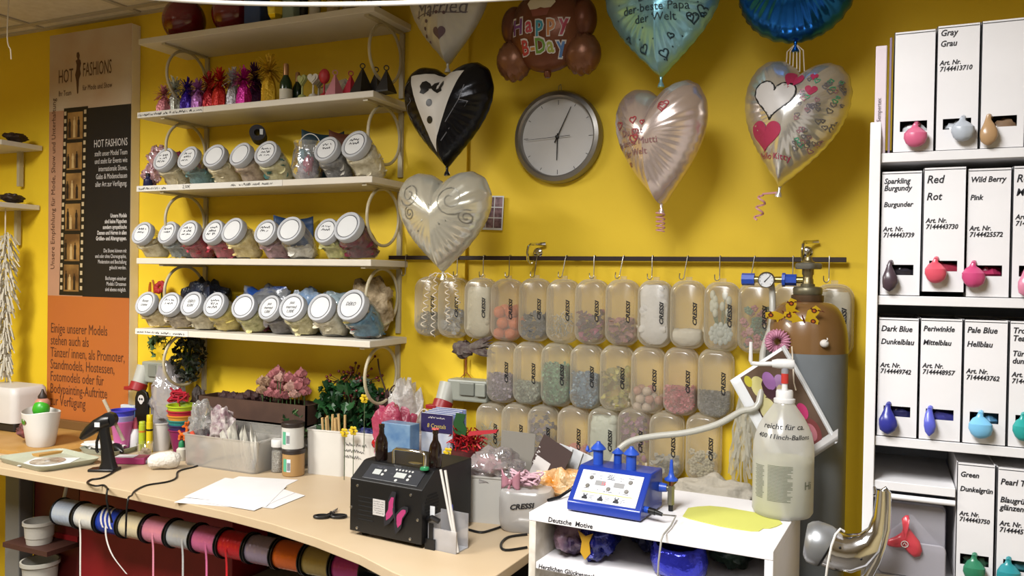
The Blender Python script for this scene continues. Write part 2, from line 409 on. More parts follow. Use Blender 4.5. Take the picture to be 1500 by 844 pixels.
# ---------------- second shelf: tinsel weights, heart and pyramid weights ----------------
def tinsel(px, col, label, h=.12, y=-.15, dx=0):
    z = SH[1]; x = at(px, 140, Y=y).x+dx
    t = T('tinsel_weight', label, 'balloon weight', (x, y, z), random.uniform(0, 6), 'tinsel balloon weights on the second shelf')
    m = mat('foil_'+col, col, .25, .35, bump=.5, bscale=120, full=True)
    r = .025; h *= 1.22; b = MB(); b.lathe([(r, 0), (r*1.05, .004), (r*1.0, h*.26), (r*.8, h*.42), (r*.4, h*.52), (r*.3, h*.58)], 14)
    vs = b.v
    for i, p in enumerate(vs): k = 1+.14*sin(i*2.4+p.z*90); p.x *= k; p.y *= k
    b.build('wrapped_base', m, t, ang=20)
    b = MB(); rnd = random.Random(int(px))
    for k in range(120):
        a = rnd.uniform(0, 2*pi); e = rnd.uniform(-.7, 1.4); L = rnd.uniform(.55, 1)*h*.36; w = .0028
        d = V((cos(a)*cos(e), sin(a)*cos(e), sin(e))); s = d.cross(V((0, 0, 1))).normalized()*w if abs(d.z) < .99 else V((w, 0, 0))
        p0 = V((0, 0, h*.64)); p1 = p0+d*L*.6; p2 = p0+d*L+V((0, 0, -.15*L*cos(e)))
        b.add([p0-s, p0+s, p1+s, p1-s, p2+s*.8, p2-s*.8], [(0, 1, 2, 3), (3, 2, 4, 5)])
    b.build('tinsel_tuft', m, t, smooth=False, recalc=False)
for a in [(240, 'd58a96', 'small rose pink tinsel weight at left end of second shelf', .10, -.17), (256, 'd6dcd2', 'silvery white tinsel weight beside small rose one', .135, -.14),
          (274, '3d1f96', 'deep violet tinsel weight between white and lilac ones', .115, -.17), (290, 'b878c4', 'lilac pink tinsel weight right of the violet one', .11, -.17),
          (307, 'b0222c', 'red tinsel weight right of the lilac one', .13, -.15), (322, 'c02a22', 'bright red tinsel weight, right one of the red pair', .13, -.19),
          (341, 'c2c2ca', 'silver tinsel weight between red and magenta ones', .135, -.16), (357, 'c01f92', 'magenta tinsel weight between silver and gold ones', .125, -.19),
          (374, '43164c', 'dark purple tinsel weight behind the gold one', .15, -.13), (394, 'cfa82a', 'gold tinsel weight beside the green bottle', .15, -.19)]: tinsel(*a)
def bottle_weight(px, y, s, label, lab=True):
    t = T('champagne_bottle', label, 'bottle weight', (at(px, 120, Y=y).x, y, SH[1]), 0, 'green bottle shaped weights'); t.scale = (s,)*3
    MB().lathe([(.019, 0), (.021, .003), (.021, .055), (.019, .068), (.009, .088), (.008, .098)], 20).build('body', mat('dark_green_bottle', '1d3a22', .18), t)
    MB().lathe([(.0092, .09), (.0095, .118), (.008, .128), (.004, .13)], 16).build('foil_top', mat('copper_foil', 'a9805a', .35, .7), t)
    if lab: MB().lathe([(.0214, .008), (.0214, .042)], 20, cap=False).build('label', mat('bottle_label', 'e3dfd0', .6), t)
bottle_weight(419, -.19, 1.05, 'green champagne bottle weight with white label on second shelf'); bottle_weight(436, -.14, .9, 'small green bottle weight behind the labelled one', False)
def heart2d(n=48, w=1.):
    P = []
    for i in range(n):
        t = 2*pi*i/n; P.append((w*16*sin(t)**3/32, w*(13*cos(t)-5*cos(2*t)-2*cos(3*t)-cos(4*t)+2.5)/32))
    return P
def heart_weight(px, y, col, label, h=.07, w=.042, zz=1.):
    t = T('heart_weight', label, 'balloon weight', (at(px, 120, Y=y).x, y, SH[1]), random.uniform(-.3, .3), 'heart shaped balloon weights')
    m = mat('heart_'+col, col, .45)
    b = MB()
    if zz == 1.:
        b.prism(heart2d(40, w), -.006, .006, 0, Matrix.Translation((0, 0, h)) @ FRONT); b.build('heart', m, t, bevel=.002)
        b = MB(); b.prism(heart2d(40, w*.62), -.008, -.0065, 0, Matrix.Translation((0, -.0155, h)) @ FRONT); b.build('raised_heart', m, t, bevel=.0008)
    else:
        b.ell((0, 0, h+.006), (.022, .016, .026), 20, 14); b.build('heart', m, t)
    b = MB(); b.lathe([(.015, 0), (.016, .012), (.012, .018), (.004, .022), (.003, h-.018)], 16); b.build('foot', mat('heart_foot_'+col, col, .5), t)
heart_weight(443, -.19, 'b9c07a', 'yellow green heart weight on second shelf'); heart_weight(459, -.19, 'e0dbcc', 'white double heart weight beside the red round one')
heart_weight(467, -.14, 'd8d2c0', 'cream heart weight tucked behind white heart'); heart_weight(475, -.18, 'c8303a', 'round red heart shaped weight beside the pink pyramid', .074, .05, 2.)
def pyramid(px, y, col, label, s=.036, h=.078):
    t = T('pyramid_weight', label, 'balloon weight', (at(px, 110, Y=y).x, y, SH[1]), random.uniform(.3, .9), 'pyramid balloon weights')
    m = mat('pyr_'+col, col, .5)
    MB().lathe([(s, 0), (s*.98, .005), (.0028, h)], 4).build('pyramid', m, t, smooth=False)
    MB().tube([(.008*cos(2*pi*i/16), 0, h+.008+.008*sin(2*pi*i/16)) for i in range(16)], .0018, 6, closed=True).build('loop', m, t)
pyramid(491, -.19, 'd58c9a', 'pale pink pyramid weight with loop'); pyramid(514, -.16, 'cf2f48', 'crimson pyramid weight behind the black one')
pyramid(531, -.19, '1c1a1c', 'large black pyramid weight near the right end', .044, .09); pyramid(551, -.15, '2c2a2c', 'dark grey pyramid weight behind the black ones', .036, .085)
pyramid(566, -.19, '161416', 'black pyramid weight at the right end of second shelf', .036, .075)
b = MB(); b.ell((0, 0, .045), (.09, .02, .045), 20, 10, lump=.5, ls=14); o = b.build('film_wrap', FILM); o.location = (at(495, 100, Y=-.07).x, -.07, SH[1]-.002)
tag(o, 'crumpled clear film wrap behind heart and pyramid weights', 'film')

# ---------------- top shelf ----------------
def ball(px, py, y, r, col, label):
    p = at(px, py, Y=y); t = T('red_ball', label, 'ball', (p.x, y, SH[0]), 0, 'big dark red glossy balls')
    MB().ell((0, 0, r*1.05), (r, r*.95, r*1.05), 32, 20).build('ball', mat('dark_red_gloss', col, .14, spec=.7, coat=.3), t)
    MB().lathe([(.02, 0), (.014, .006), (.006, .012)], 16).build('foot', mat('dark_red_gloss', col, .14), t)
ball(270, 10, -.13, .083, '7d1420', 'leftmost large dark red glossy ball on top shelf'); ball(342, 5, -.13, .080, '6c1020', 'second large dark red glossy ball, beside blue pack')
def pack(px, y, w, d, h, col, label, name='gift_pack', m=None, bev=.004):
    p = at(px, 25, Y=y); o = MB().box((0, 0, h/2), (w, d, h)).build(name, m or mat('pack_'+col, col, .4), bevel=bev)
    o.location = (p.x, y, SH[0]); return tag(o, label, 'pack', 'packs on the top shelf')
pack(380, -.15, .075, .08, .14, '2e4f8e', 'blue box pack right of the red balls')
t = T('gem_weight', 'faceted gold gem weight on the top shelf', 'balloon weight', (at(405, 25, Y=-.19).x, -.19, SH[0]))
MB().lathe([(.012, 0), (.030, .03), (.034, .06), (.012, .10)], 6).build('gem', mat('gold_foil_gem', 'cdb93e', .2, .85), t, smooth=False); MB().lathe([(.012, 0), (.012, .004)], 6).build('foot', mat('gold_foil_gem'), t)
pack(428, -.17, .05, .05, .11, '9fb8ac', 'mint green small box beside the gold gem')
def candle(px, y, r, h, col, label):
    t = T('pillar_candle', label, 'candle', (at(px, 25, Y=y).x, y, SH[0]), 0, 'candles on the top shelf')
    MB().lathe([(r, 0), (r, h-.004), (r-.004, h)], 24).build('wax', mat('wax_'+col, col, .5), t); MB().cyl((0, 0, h), (0, 0, h+.012), .001, n=6).build('wick', INK, t)
candle(445, -.15, .015, .13, '1c1a18', 'black candle on top shelf left of white one'); candle(461, -.18, .02, .14, 'd9d5cc', 'white candle on top shelf right of the black one')
candle(488, -.17, .022, .14, 'c4b092', 'beige candle on top shelf beside white candle'); candle(511, -.15, .022, .13, 'a8977a', 'tan candle near right end of the top shelf')
candle(548, -.12, .024, .13, '3a3028', 'dark brown candle at right end of the top shelf')

# ---------------- third to fifth shelves: bags, rolls, tinsel behind the jars ----------------
def crumple(name, label, cat, px, py, y, z0, r, m, lump=.45, ls=9, seed=1., group=None, rot=0):
    b = MB(); b.ell((0, 0, r[2]), r, 28, 18, lump=lump, ls=ls, seed=seed)
    lo = min(p.z for p in b.v)
    for p in b.v: p.z -= lo
    for p in b.v: p.z += .25*r[2]*noise.noise(p*30+V((seed, 0, 0))) if p.z > .3*r[2] else 0
    o = b.build(name, m, ang=60); o.location = (at(px, py, Y=y).x, y, z0); o.rotation_euler.z = rot
    return tag(o, label, cat, group)
pinkf = thin('pink_film', 'e8b7c4', .35, .15, .2, bump=.8, bscale=40)
crumple('cellophane_bag', 'upper pink cellophane puff beside the left jars on third shelf', 'bag', 232, 205, -.15, SH[2]+.062, (.04, .035, .045), pinkf, .6, 14, 2)
crumple('cellophane_bag', 'lower pink cellophane puff at left end of third shelf', 'bag', 222, 240, -.19, SH[2], (.036, .03, .036), pinkf, .6, 14, 5)
crumple('magenta_bag', 'dark magenta bag behind the cream jars on third shelf', 'bag', 268, 205, -.06, SH[2], (.085, .04, .065), mat('magenta_dark', '7d2148', .5, bump=.6), .4, 10, 7)
t = T('ink_bottle', 'small dark blue bottle at left end of third shelf', 'bottle', (at(217, 258, Y=-.215).x, -.215, SH[2])); MB().lathe([(.016, 0), (.018, .004), (.016, .026), (.008, .034), (.008, .042)], 16).build('body', mat('dark_blue_plastic', '1d2250', .3), t)
MB().lathe([(.009, .04), (.009, .05)], 14).build('cap', BLACKM, t)
# dark fabric roll lying on the jars' backs, end towards the viewer
pr = at(377, 194, Y=-.145)
t = T('fabric_roll', 'dark grey fabric roll with paper tag lying above the jars', 'roll', (pr.x, -.145, pr.z), (0, 0, radians(38)), None)
b = MB(); b.lathe([(.012, 0), (.029, 0), (.029, .12), (.012, .12), (.012, 0)], 28, cap=False, M=Matrix.Rotation(radians(-90), 4, 'X')); b.build('cloth', mat('grey_cloth', '35333a', .85, bump=.4, bscale=300), t)
MB().box((.014, -.0012, .003), (.011, .002, .02)).build('tag', LIDP, t, smooth=False); MB().lathe([(.0125, 0), (.0125, .12), (.011, .12), (.011, 0)], 20, cap=False, M=Matrix.Rotation(radians(-90), 4, 'X') ).build('core', INK, t)
# clear bag with blue and pink scraps
t = T('gift_bag', 'clear bag of blue and pink scraps between jars on third shelf', 'bag', (at(450, 260, Y=-.165).x, -.165, SH[2]))
b = MB(); b.lathe([(.035, 0), (.05, .02), (.056, .05), (.05, .09), (.044, .12), (.05, .14)], 24, cap=False)
for i, p in enumerate(b.v): k = 1+.08*noise.noise(p*60); p.x *= k; p.y *= k
b.build('film', FILM, t)
b = MB(); b.ell((0, 0, .035), (.046, .044, .035), 18, 12, lump=.3); b.ell((-.012, -.01, .085), (.03, .024, .025), 14, 10, 1, lump=.6, seed=3); b.ell((.026, -.028, .055), (.018, .012, .03), 12, 8, 2, lump=.6, seed=8)
b.build('scraps', [mat('scrap_violet', '8a7a94', .6, col2='c2bcc4', scale=90, bump=.6), mat('scrap_blue', '4a8fa6', .6, bump=.6), mat('scrap_pink', 'b2446c', .6)], t)
MB().tube([(.048*cos(a), .01, .12+.05*sin(a)) for a in [pi*i/14 for i in range(15)]], .0018, 6).build('handle', thin('clear_wire', 'ffffff', .4), t)
def sheet_roll(px, py, y, z, w, h, col, label, rot=.2):
    t = T('paper_roll', label, 'paper', (at(px, py, Y=y).x, y, z), rot)
    MB().sheet(lambda u, v: (w*(u-.5), -.03*cos(pi*u*1.1)-.01*v, h*v*(1-.08*sin(pi*u))), 14, 6).build('sheet', mat('sheet_'+col, col, .5, bump=.2), t, thick=.0012)
sheet_roll(475, 190, -.05, SH[2], .14, .20, '26414c', 'dark teal sheet standing behind the clear gift bag'); sheet_roll(508, 190, -.03, SH[2], .1, .20, '6a3a26', 'rust brown sheet standing behind jars at right of third shelf', -.1)
sheet_roll(432, 305, -.06, SH[3], .13, .165, '1f3f68', 'blue paper roll standing behind jars on fourth shelf')
def tuft(px, py, y, z, col, label, R=.07, n=150, w=.002, metal=.7, name='tinsel_bunch', seed=1, grp=None, up=0.):
    rnd = random.Random(seed); b = MB()
    for k in range(n):
        a = rnd.uniform(0, 2*pi); e = rnd.uniform(-.3, 1.5); L = R*rnd.uniform(.6, 1.25)
        d = V((cos(a)*cos(e), .5*sin(a)*cos(e), sin(e)+up)); s = V((rnd.uniform(-1, 1), rnd.uniform(-1, 1), rnd.uniform(-1, 1))).normalized()*w
        p0 = V((rnd.uniform(-.2, .2)*R, 0, R*.3)); p1 = p0+d*L*.6; p2 = p0+d*L; p2.z = max(.001, p2.z-.3*L*abs(cos(e)))
        b.add([p0-s, p0+s, p1+s, p1-s, p2+s*.6, p2-s*.6], [(0, 1, 2, 3), (3, 2, 4, 5)])
    b.box((0, 0, R*.15), (R*.3, R*.2, R*.3))
    o = b.build(name, mat('tinsel_'+col, col, .3, metal, bump=.2), smooth=False, recalc=False); o.location = (at(px, py, Y=y).x, y, z)
    return tag(o, label, 'decoration', grp)
tuft(280, 310, -.09, SH[3], '2b2f24', 'dark tinsel bunch behind left jars of fourth shelf', .1, 170)
tuft(318, 318, -.06, SH[3], '3f3c40', 'dark grey feather bunch behind the red jars', .085, 110, .003, .1, 'feather_bunch', 4)
crumple('plastic_bag', 'blue and black bag behind left jars of lowest shelf', 'bag', 300, 420, -.07, SH[4], (.11, .06, .085), mat('navy_bag', '1d2a44', .35, col2='151515', scale=18, bump=.6), .4, 9, 3)
silver_blue = mat('silver_blue_foil', '8d9095', .3, .3, col2='2450a0', scale=12, contrast=(.48, .56), bump=.8, bscale=25)
crumple('plastic_bag', 'crinkled grey and blue bag stuffed behind middle jars of lowest shelf', 'bag', 395, 430, -.085, SH[4], (.135, .065, .075), silver_blue, .45, 9, 11)
crumple('plastic_bag', 'bright blue bag between the crinkled grey bag and white one', 'bag', 450, 425, -.075, SH[4], (.075, .05, .07), mat('bright_blue_bag', '3f82c4', .3, col2='a8b0b4', scale=14, bump=.7, bscale=30), .5, 9, 17)
crumple('plastic_bag', 'pale blue white bag above the right jars of lowest shelf', 'bag', 492, 410, -.07, SH[4]+.0, (.09, .06, .068), thin('pale_blue_film', 'c4dce8', .25, .15, .2, bump=.8, bscale=30), .5, 9, 23)
crumple('petal_bag', 'bag of beige petals at right end of lowest shelf', 'bag', 545, 410, -.07, SH[4], (.085, .055, .095), mat('beige_petals', 'cbb592', .7, col2='8c7856', scale=40, bump=.9, bscale=50), .35, 9, 29)
t = T('paper_flower', 'red flower and orange ribbon loop at left end of lowest shelf', 'flower', (at(237, 420, Y=-.05).x, -.05, SH[4]))
b = MB()
for k in range(9): a = 2*pi*k/9; b.ell((.018*cos(a), .008*sin(a)-.01, .155+.016*sin(a)), (.012, .009, .012), 8, 6)
b.build('bloom', mat('red_bloom', 'b8262a', .6), t); MB().cyl((0, 0, 0), (0, 0, .15), .003, n=8).build('stem', mat('stem_green', '3e5a2c', .6), t)
MB().tube([(-.045+.014*sin(a), -.01, .135+.05*cos(a)) for a in [2*pi*i/24*.85+.3 for i in range(25)]]+[(-.05, -.01, .0)], .004, 6).build('ribbon', mat('orange_ribbon', 'c66a1c', .5), t)
# ---------------- advertising banner ----------------
bx0, bx1, bz0, bz1, bd = -3.372, -2.868, .818, 2.535, .045
t = T('advertising_banner', 'tall fashion advertising board with film strip and orange lower panel', 'sign', ((bx0+bx1)/2, -bd/2, bz0))
bw = bx1-bx0; bh = bz1-bz0
BP = MB().box((0, 0, bh/2), (bw, bd, bh)).build('board', mat('banner_edge', 'efe5d6', .6, full=True), t, bevel=.003, smooth=False)
BF = -bd/2
def bpt(u, v, e=.001): return V((-bw/2+u*bw, BF-e, v*bh))     # u right, v up on the board face
def bpanel(n, u0, u1, v0, v1, m, e=.001, par=None):
    return MB().add([bpt(u0, v0, e), bpt(u1, v0, e), bpt(u1, v1, e), bpt(u0, v1, e)], [(0, 1, 2, 3)]).build(n, m, par or t, smooth=False, recalc=False)
bpanel('orange_panel', 0.0, 1, 0, .333, mat('banner_orange', 'c8722c', .55, col2='c26c34', scale=2))
bpanel('peach_column', 0.0, .44, .333, .805, mat('banner_peach', 'cc9a7a', .55))
bpanel('pale_header', 0.0, 1, .805, 1, mat('banner_header', 'd8c6ae', .55, col2='c8a482', scale=3, contrast=(.35, .7)))
bpanel('black_panel', .44, 1, .333, .805, mat('banner_black', '17161c', .45), .0012)
f = bpanel('film_strip', .17, .47, .335, .81, mat('film_black', '1a1614', .45), .0016)
# slight slant of the strip
for k, vtx in enumerate(f.data.vertices): vtx.co.x += (.02 if vtx.co.z > bh*.6 else -.02)*bw
b = MB(); fr = []
for k in range(6):
    v0 = .345+k*.077; sl = -.02+.04*(v0-.335)/.475
    fr.append(bpanel('film_frame', .225+sl, .415+sl, v0, v0+.068, mat('sepia_photo', 'b98d4e', .5, col2='6d4a26', scale=9), .0022, f))
    for q in range(4):
        for uu in (.182, .43): 
            vv = v0+.004+q*.0192
            b.add([bpt(uu+sl, vv, .0022), bpt(uu+sl+.028, vv, .0022), bpt(uu+sl+.028, vv+.010, .0022), bpt(uu+sl, vv+.010, .0022)], [(0, 1, 2, 3)])
    mm = MB(); rnd = random.Random(k)
    for q in range(3):   # people in the sepia frames as plain printed silhouettes
        cx = .25+sl+.055*q+rnd.uniform(-.01, .01); hh = .035+rnd.uniform(0, .02)
        pts = [(-.016, 0), (.016, 0), (.012, .55), (.016, .62), (.013, .8), (.005, .84), (.006, .97), (-.006, .97), (-.005, .84), (-.013, .8), (-.016, .62), (-.012, .55)]
        mm.add([bpt(cx+x, v0+.004+y*hh, .0028) for x, y in pts], [tuple(range(12))], q % 2)
    mm.build('figure_print', [mat('print_dark', '2e1e14', .5), mat('print_light', 'd8b67c', .5)], fr[-1], smooth=False, recalc=False)
b.build('perforation', mat('perforation_cream', 'd9c39a', .5), f, smooth=False, recalc=False)
MB_ = lambda u, v, e=.002: Matrix.Translation(bpt(u, v, e)) @ FRONT
BR = mat('brown_print', '5a3826', .6); PW = mat('white_print', 'e6e0dc', .6); OB = mat('orange_text_brown', '5e3420', .6)
text('lettering', 'HOT', .085, BR, t, MB_(.115, .875), wx=.52); text('lettering', 'FASHIONS', .085, BR, t, MB_(.42, .885), wx=.45)
text('lettering', 'Ihr Team', .034, BR, t, MB_(.12, .842), wx=.65); text('lettering', 'für Mode und Show', .034, BR, t, MB_(.42, .850), wx=.66)
fig = [(0, .0), (.006, .02), (.012, .35), (.03, .47), (.022, .60), (.032, .72), (.025, .8), (.012, .83), (.018, .92), (.008, 1), (-.012, .99), (-.014, .9), (-.004, .83), (-.022, .8), (-.012, .70), (-.014, .6), (-.026, .46), (-.014, .3), (-.006, .02)]
b = MB(); b.add([bpt(.36+x*1.25, .843+y*.105, .002) for x, y in fig], [tuple(range(len(fig)))]); b.build('woman_emblem', BR, t, smooth=False, recalc=False)
text('lettering', 'HOT FASHIONS', .046, PW, t, MB_(.965, .705), 'RIGHT', wx=.62)
text('lettering', 'stellt unser Model Team\nund steht für Events wie\ninternationale Shows,\nGalas & Modenschauen\naller Art zur Verfügung.', .032, PW, t, MB_(.965, .683), 'RIGHT', wx=.62, line=1.02)
text('lettering', 'Unsere Models\nsind keine Püppchen\nsondern sympathische\nDamen und Herren in allen\nGrößen- und Altersgruppen.', .024, PW, t, MB_(.965, .53), 'RIGHT', wx=.66, line=1.0, bold=.0006)
text('lettering', 'Die Shows können mit\nund oder ohne Choreographie,\nModeration und Beschallung\ngebucht werden.', .0235, PW, t, MB_(.965, .444), 'RIGHT', wx=.63)
text('lettering', 'Buchungen einzelner\nModels / Dressmen\nsind ebenso möglich.', .0235, PW, t, MB_(.965, .376), 'RIGHT', wx=.63)
text('lettering', 'Einige unserer Models\nstehen auch als\nTänzer/ innen, als Promoter,\nStandmodels, Hostessen,\nFotomodels oder für\nBodypainting-Auftritte\nzur Verfügung', .062, OB, t, MB_(.045, .238), wx=.64, line=.86)
text('lettering', 'Unsere Empfehlung für Mode, Show und Unterhaltung', .036, BR, t, MB_(.085, .40) @ Matrix.Rotation(pi/2, 4, 'Z'), wx=.95)

# ---------------- foil balloons ----------------
class Heart:
    """an inflated foil heart: outline by angle, height above the seam by the distance to the outline"""
    def __init__(s, w, h, depth, kind='heart', wr=26, wa=.05, notch=1.):
        s.w, s.h, s.D, s.wr, s.wa = w, h, depth, wr, wa
        n = 240; pts = []
        for i in range(n):
            t = 2*pi*i/n
            if kind == 'heart': x, y = 16*(1 if sin(t) > 0 else -1)*abs(sin(t))**2.15, 13*cos(t)-(4.0*cos(2*t))*notch-1.3*cos(3*t)-.4*cos(4*t)
            else: x, y = 16*cos(t), 16*sin(t)
            pts.append((x, y))
        xs = [p[0] for p in pts]; ys = [p[1] for p in pts]; sx = w/(max(xs)-min(xs)); sy = h/(max(ys)-min(ys)); my = (max(ys)+min(ys))/2
        pol = sorted((atan2((y-my)*sy-.06*h, x*sx) % (2*pi), sqrt((x*sx)**2+((y-my)*sy-.06*h)**2)) for x, y in pts)
        s.oy = .06*h; s.pol = [pol[-1][:1]+pol[-1][1:]] + pol + [pol[0]]
        s.pol[0] = (pol[-1][0]-2*pi, pol[-1][1]); s.pol[-1] = (pol[0][0]+2*pi, pol[0][1]); s.rm = max(p[1] for p in pol)
    def R(s, a):
        a %= 2*pi; lo, hi = 0, len(s.pol)-1
        while hi-lo > 1:
            m = (lo+hi)//2
            if s.pol[m][0] <= a: lo = m
            else: hi = m
        (a0, r0), (a1, r1) = s.pol[lo], s.pol[hi]
        return r0 if a1-a0 < 1e-9 else r0+(r1-r0)*(a-a0)/(a1-a0)
    def hgt(s, a, q):
        R = s.R(a); q = min(1, q)
        k = (1-(1-(R/s.rm)**.5)*q*q)*(max(0, 1-q**2.2))**.62
        k *= 1+s.wa*1.6*sin(s.wr*a+1.3*sin(5*a))*q**4
        return s.D*k
    def surf(s, x, y, e=.0015):
        dy = y-s.oy; r = sqrt(x*x+dy*dy); a = atan2(dy, x); m = s.R(a)*.93
        if r > m: x *= m/r; dy *= m/r; y = dy+s.oy; r = m
        return V((x, -s.hgt(a, r/s.R(a))-e, y))
    def mesh(s, name, m, n=132, rings=(.0, .12, .25, .38, .5, .6, .7, .78, .85, .9, .94, .97, 1)):
        vs = []; fs = []
        for side in (-1, 1):
            for q in rings:
                for i in range(n):
                    a = 2*pi*i/n; R = s.R(a)*(1-s.wa*.28*(.5+.5*sin(s.wr*a+1.3*sin(5*a)))*q**3); x = R*q*cos(a); y = R*q*sin(a)+s.oy
                    vs.append((x, side*s.hgt(a, q) if q < 1 else 0, y))
        K = len(rings)*n
        for sd in (0, 1):
            for j in range(len(rings)-1):
                for i in range(n):
                    p = sd*K+j*n+i; r = sd*K+j*n+(i+1) % n; fs.append((p, r, r+n, p+n))
        b = MB(); b.add(vs, fs); me = b.mesh(name, m, ang=80)
        bm = bmesh.new(); bm.from_mesh(me); bmesh.ops.remove_doubles(bm, verts=bm.verts, dist=1e-5); bmesh.ops.recalc_face_normals(bm, faces=bm.faces); bm.to_mesh(me); bm.free()
        return me
def curl(p0, L, R, turns, seed=0, n=70, drift=(0, 0)):
    return [V((p0[0]+R*cos(turns*2*pi*i/n+seed)*min(1, i/6)+drift[0]*i/n, p0[1]+R*sin(turns*2*pi*i/n+seed)*min(1, i/6)+drift[1]*i/n, p0[2]-L*i/n)) for i in range(n+1)]
BG = 'foil balloons hanging on the yellow wall'
def balloon(name, label, cx, cy, Y, wpx, hpx, m, depth=.075, kind='heart', yaw=0., roll=0., wr=26, wa=.05, notch=1., tail=None, H=None):
    p = at(cx, cy, Y=Y); z = (p-CAM).dot(FWD); w = wpx*z/FPX; h = hpx*z/FPX
    H = Heart(w, h, depth, kind, wr, wa, notch)
    t = T(name, label, 'balloon', p, (0, 0, 0), BG); t.rotation_euler = (0, roll, yaw)
    ob('foil', H.mesh('foil', m), t)
    b = MB(); ty = H.oy-H.R(-pi/2)
    b.lathe([(.005, .006), (.004, -.006), (.009, -.016), (.010, -.022)], 10, c=(0, 0, ty)); b.build('neck', m, t)
    return t, H, w, h, ty
def decal(H, name, pts, m, par, e=.0016): # polygon print, fan from its centre
    cx = sum(p[0] for p in pts)/len(pts); cy = sum(p[1] for p in pts)/len(pts); n = len(pts); K = 4; vs = [H.surf(cx, cy, e)]; fs = []
    for k in range(1, K+1):
        for x, y in pts: vs.append(H.surf(cx+(x-cx)*k/K, cy+(y-cy)*k/K, e))
    for i in range(n): fs.append((0, 1+i, 1+(i+1) % n))
    for k in range(K-1):
        for i in range(n): q = (i+1) % n; fs.append((1+k*n+i, 1+k*n+n+i, 1+k*n+n+q, 1+k*n+q))
    b = MB(); b.add(vs, fs); return b.build(name, m, par, recalc=False)
def decal_line(H, b, pts, r, e=.0016, mi=0):
    for (a, c), (d, f) in zip(pts, pts[1:]):
        L = max(1e-6, sqrt((d-a)**2+(f-c)**2)); nx, ny = -(f-c)/L*r, (d-a)/L*r; ex, ey = (d-a)/L*r*.5, (f-c)/L*r*.5
        b.add([H.surf(a+nx-ex, c+ny-ey, e), H.surf(a-nx-ex, c-ny-ey, e), H.surf(d-nx+ex, f-ny+ey, e), H.surf(d+nx+ex, f+ny+ey, e)], [(0, 1, 2, 3)], mi)
def decal_text(H, body, size, m, par, x, y, align='CENTER', rot=0., **k):
    c, s = cos(rot), sin(rot)
    return text('lettering', body, size, m, par, Matrix(), align, warp=lambda a, b_: H.surf(x+a*c-b_*s, y+a*s+b_*c, .0018), **k)
def hpts(x, y, s, n=28, rot=0.):
    c, q = cos(rot), sin(rot); return [(x+s*(a*c-b_*q), y+s*(a*q+b_*c)) for a, b_ in heart2d(n)]
def circ(x, y, r, n=20, sy=1.): return [(x+r*cos(2*pi*i/n), y+r*sy*sin(2*pi*i/n)) for i in range(n)]
def foil(name, col, rough=.24, metal=.9, bump=.25, bs=14, col2=None, sc_=5): return mat(name, col, rough, metal, bump=bump, bscale=bs, col2=col2, scale=sc_)
def string(t, pts, name='ribbon', m=RIBBON, r=.0012): b = MB(); b.tube(pts, r, 5); return b.build(name, m, t)

# 1 white wedding heart
t, H, w, h, ty = balloon('foil_balloon', 'white heart balloon with wedding script, above the tuxedo balloon', 657, 22, -.2, 134, 148, foil('white_foil', 'd6d2c8', .38, .25, .2), .075)
decal_text(H, 'Just\nMarried', .062, mat('script_grey', '77707a', .4, .3), t, 0, .045, shear=.35, wx=.9)
pr_ = mat('print_plum', '6d5662', .5)
decal(H, 'heart_print', hpts(.0, -.075, .045), pr_, t)
b = MB()
for k in range(7): a = 1.2+.42*k; b.add([H.surf(x, y) for x, y in circ(.0+.062*cos(a), -.062+.05*sin(a), .0055, 8)], [tuple(range(8))])
decal_line(H, b, [(-.09+.03*i, -.012+.004*sin(i)) for i in range(7)], .0012); b.build('dot_print', pr_, t, smooth=False, recalc=False)
string(t, [(0, 0, h/2-.06), (0, .0, CEIL-t.location.z)])
# 2 tuxedo
tux = foil('black_foil', '141418', .22, .55, .35, 16)
t, H, w, h, ty = balloon('foil_balloon', 'black tuxedo heart balloon with bow tie and white shirt front', 656, 171, -.22, 148, 152, tux, .08, wa=.06)
def shirt(u, v):
    y = .128-.245*v; hw = .105*(1-v)**1.02; xo = -.028-.018*v*0
    return H.surf(xo+.012+(u-.5)*2*hw*.93, min(y, H.oy+H.R(pi/2)*.985 + abs((u-.5))*.16), .0016)
MB().sheet(shirt, 16, 22).build('shirt_front', mat('white_print_foil', 'd9d4cc', .42), t, recalc=False)
bk = mat('black_print', '101012', .35)
for sx in (-1, 1):
    decal(H, 'bow_tie', [(-.020+sx*a, c) for a, c in ((-.003, .078), (.006, .092), (.022, .102), (.036, .099), (.042, .086), (.036, .074), (.040, .064), (.024, .058), (.010, .066))], bk, t, .0026)
for yy in (.03, -.022):
    o = decal(H, 'button', circ(-.022, yy, .0115), bk, t, .0024)
b = MB()
for pts in ([(-.115, .11), (-.145, .10), (-.10, .045), (-.125, .035), (-.13, .015), (-.065, -.075)], [(.09, .08), (.075, .035), (.1, .03), (.01, -.085)], [(.075, .035), (.03, -.03)]): decal_line(H, b, pts, .0012)
b.build('lapel_lines', mat('grey_print', '6a6a70', .4), t, smooth=False, recalc=False)
string(t, [(0, 0, ty)]+[(.01*sin(k), .0, ty-.008-.004*k) for k in range(5)])
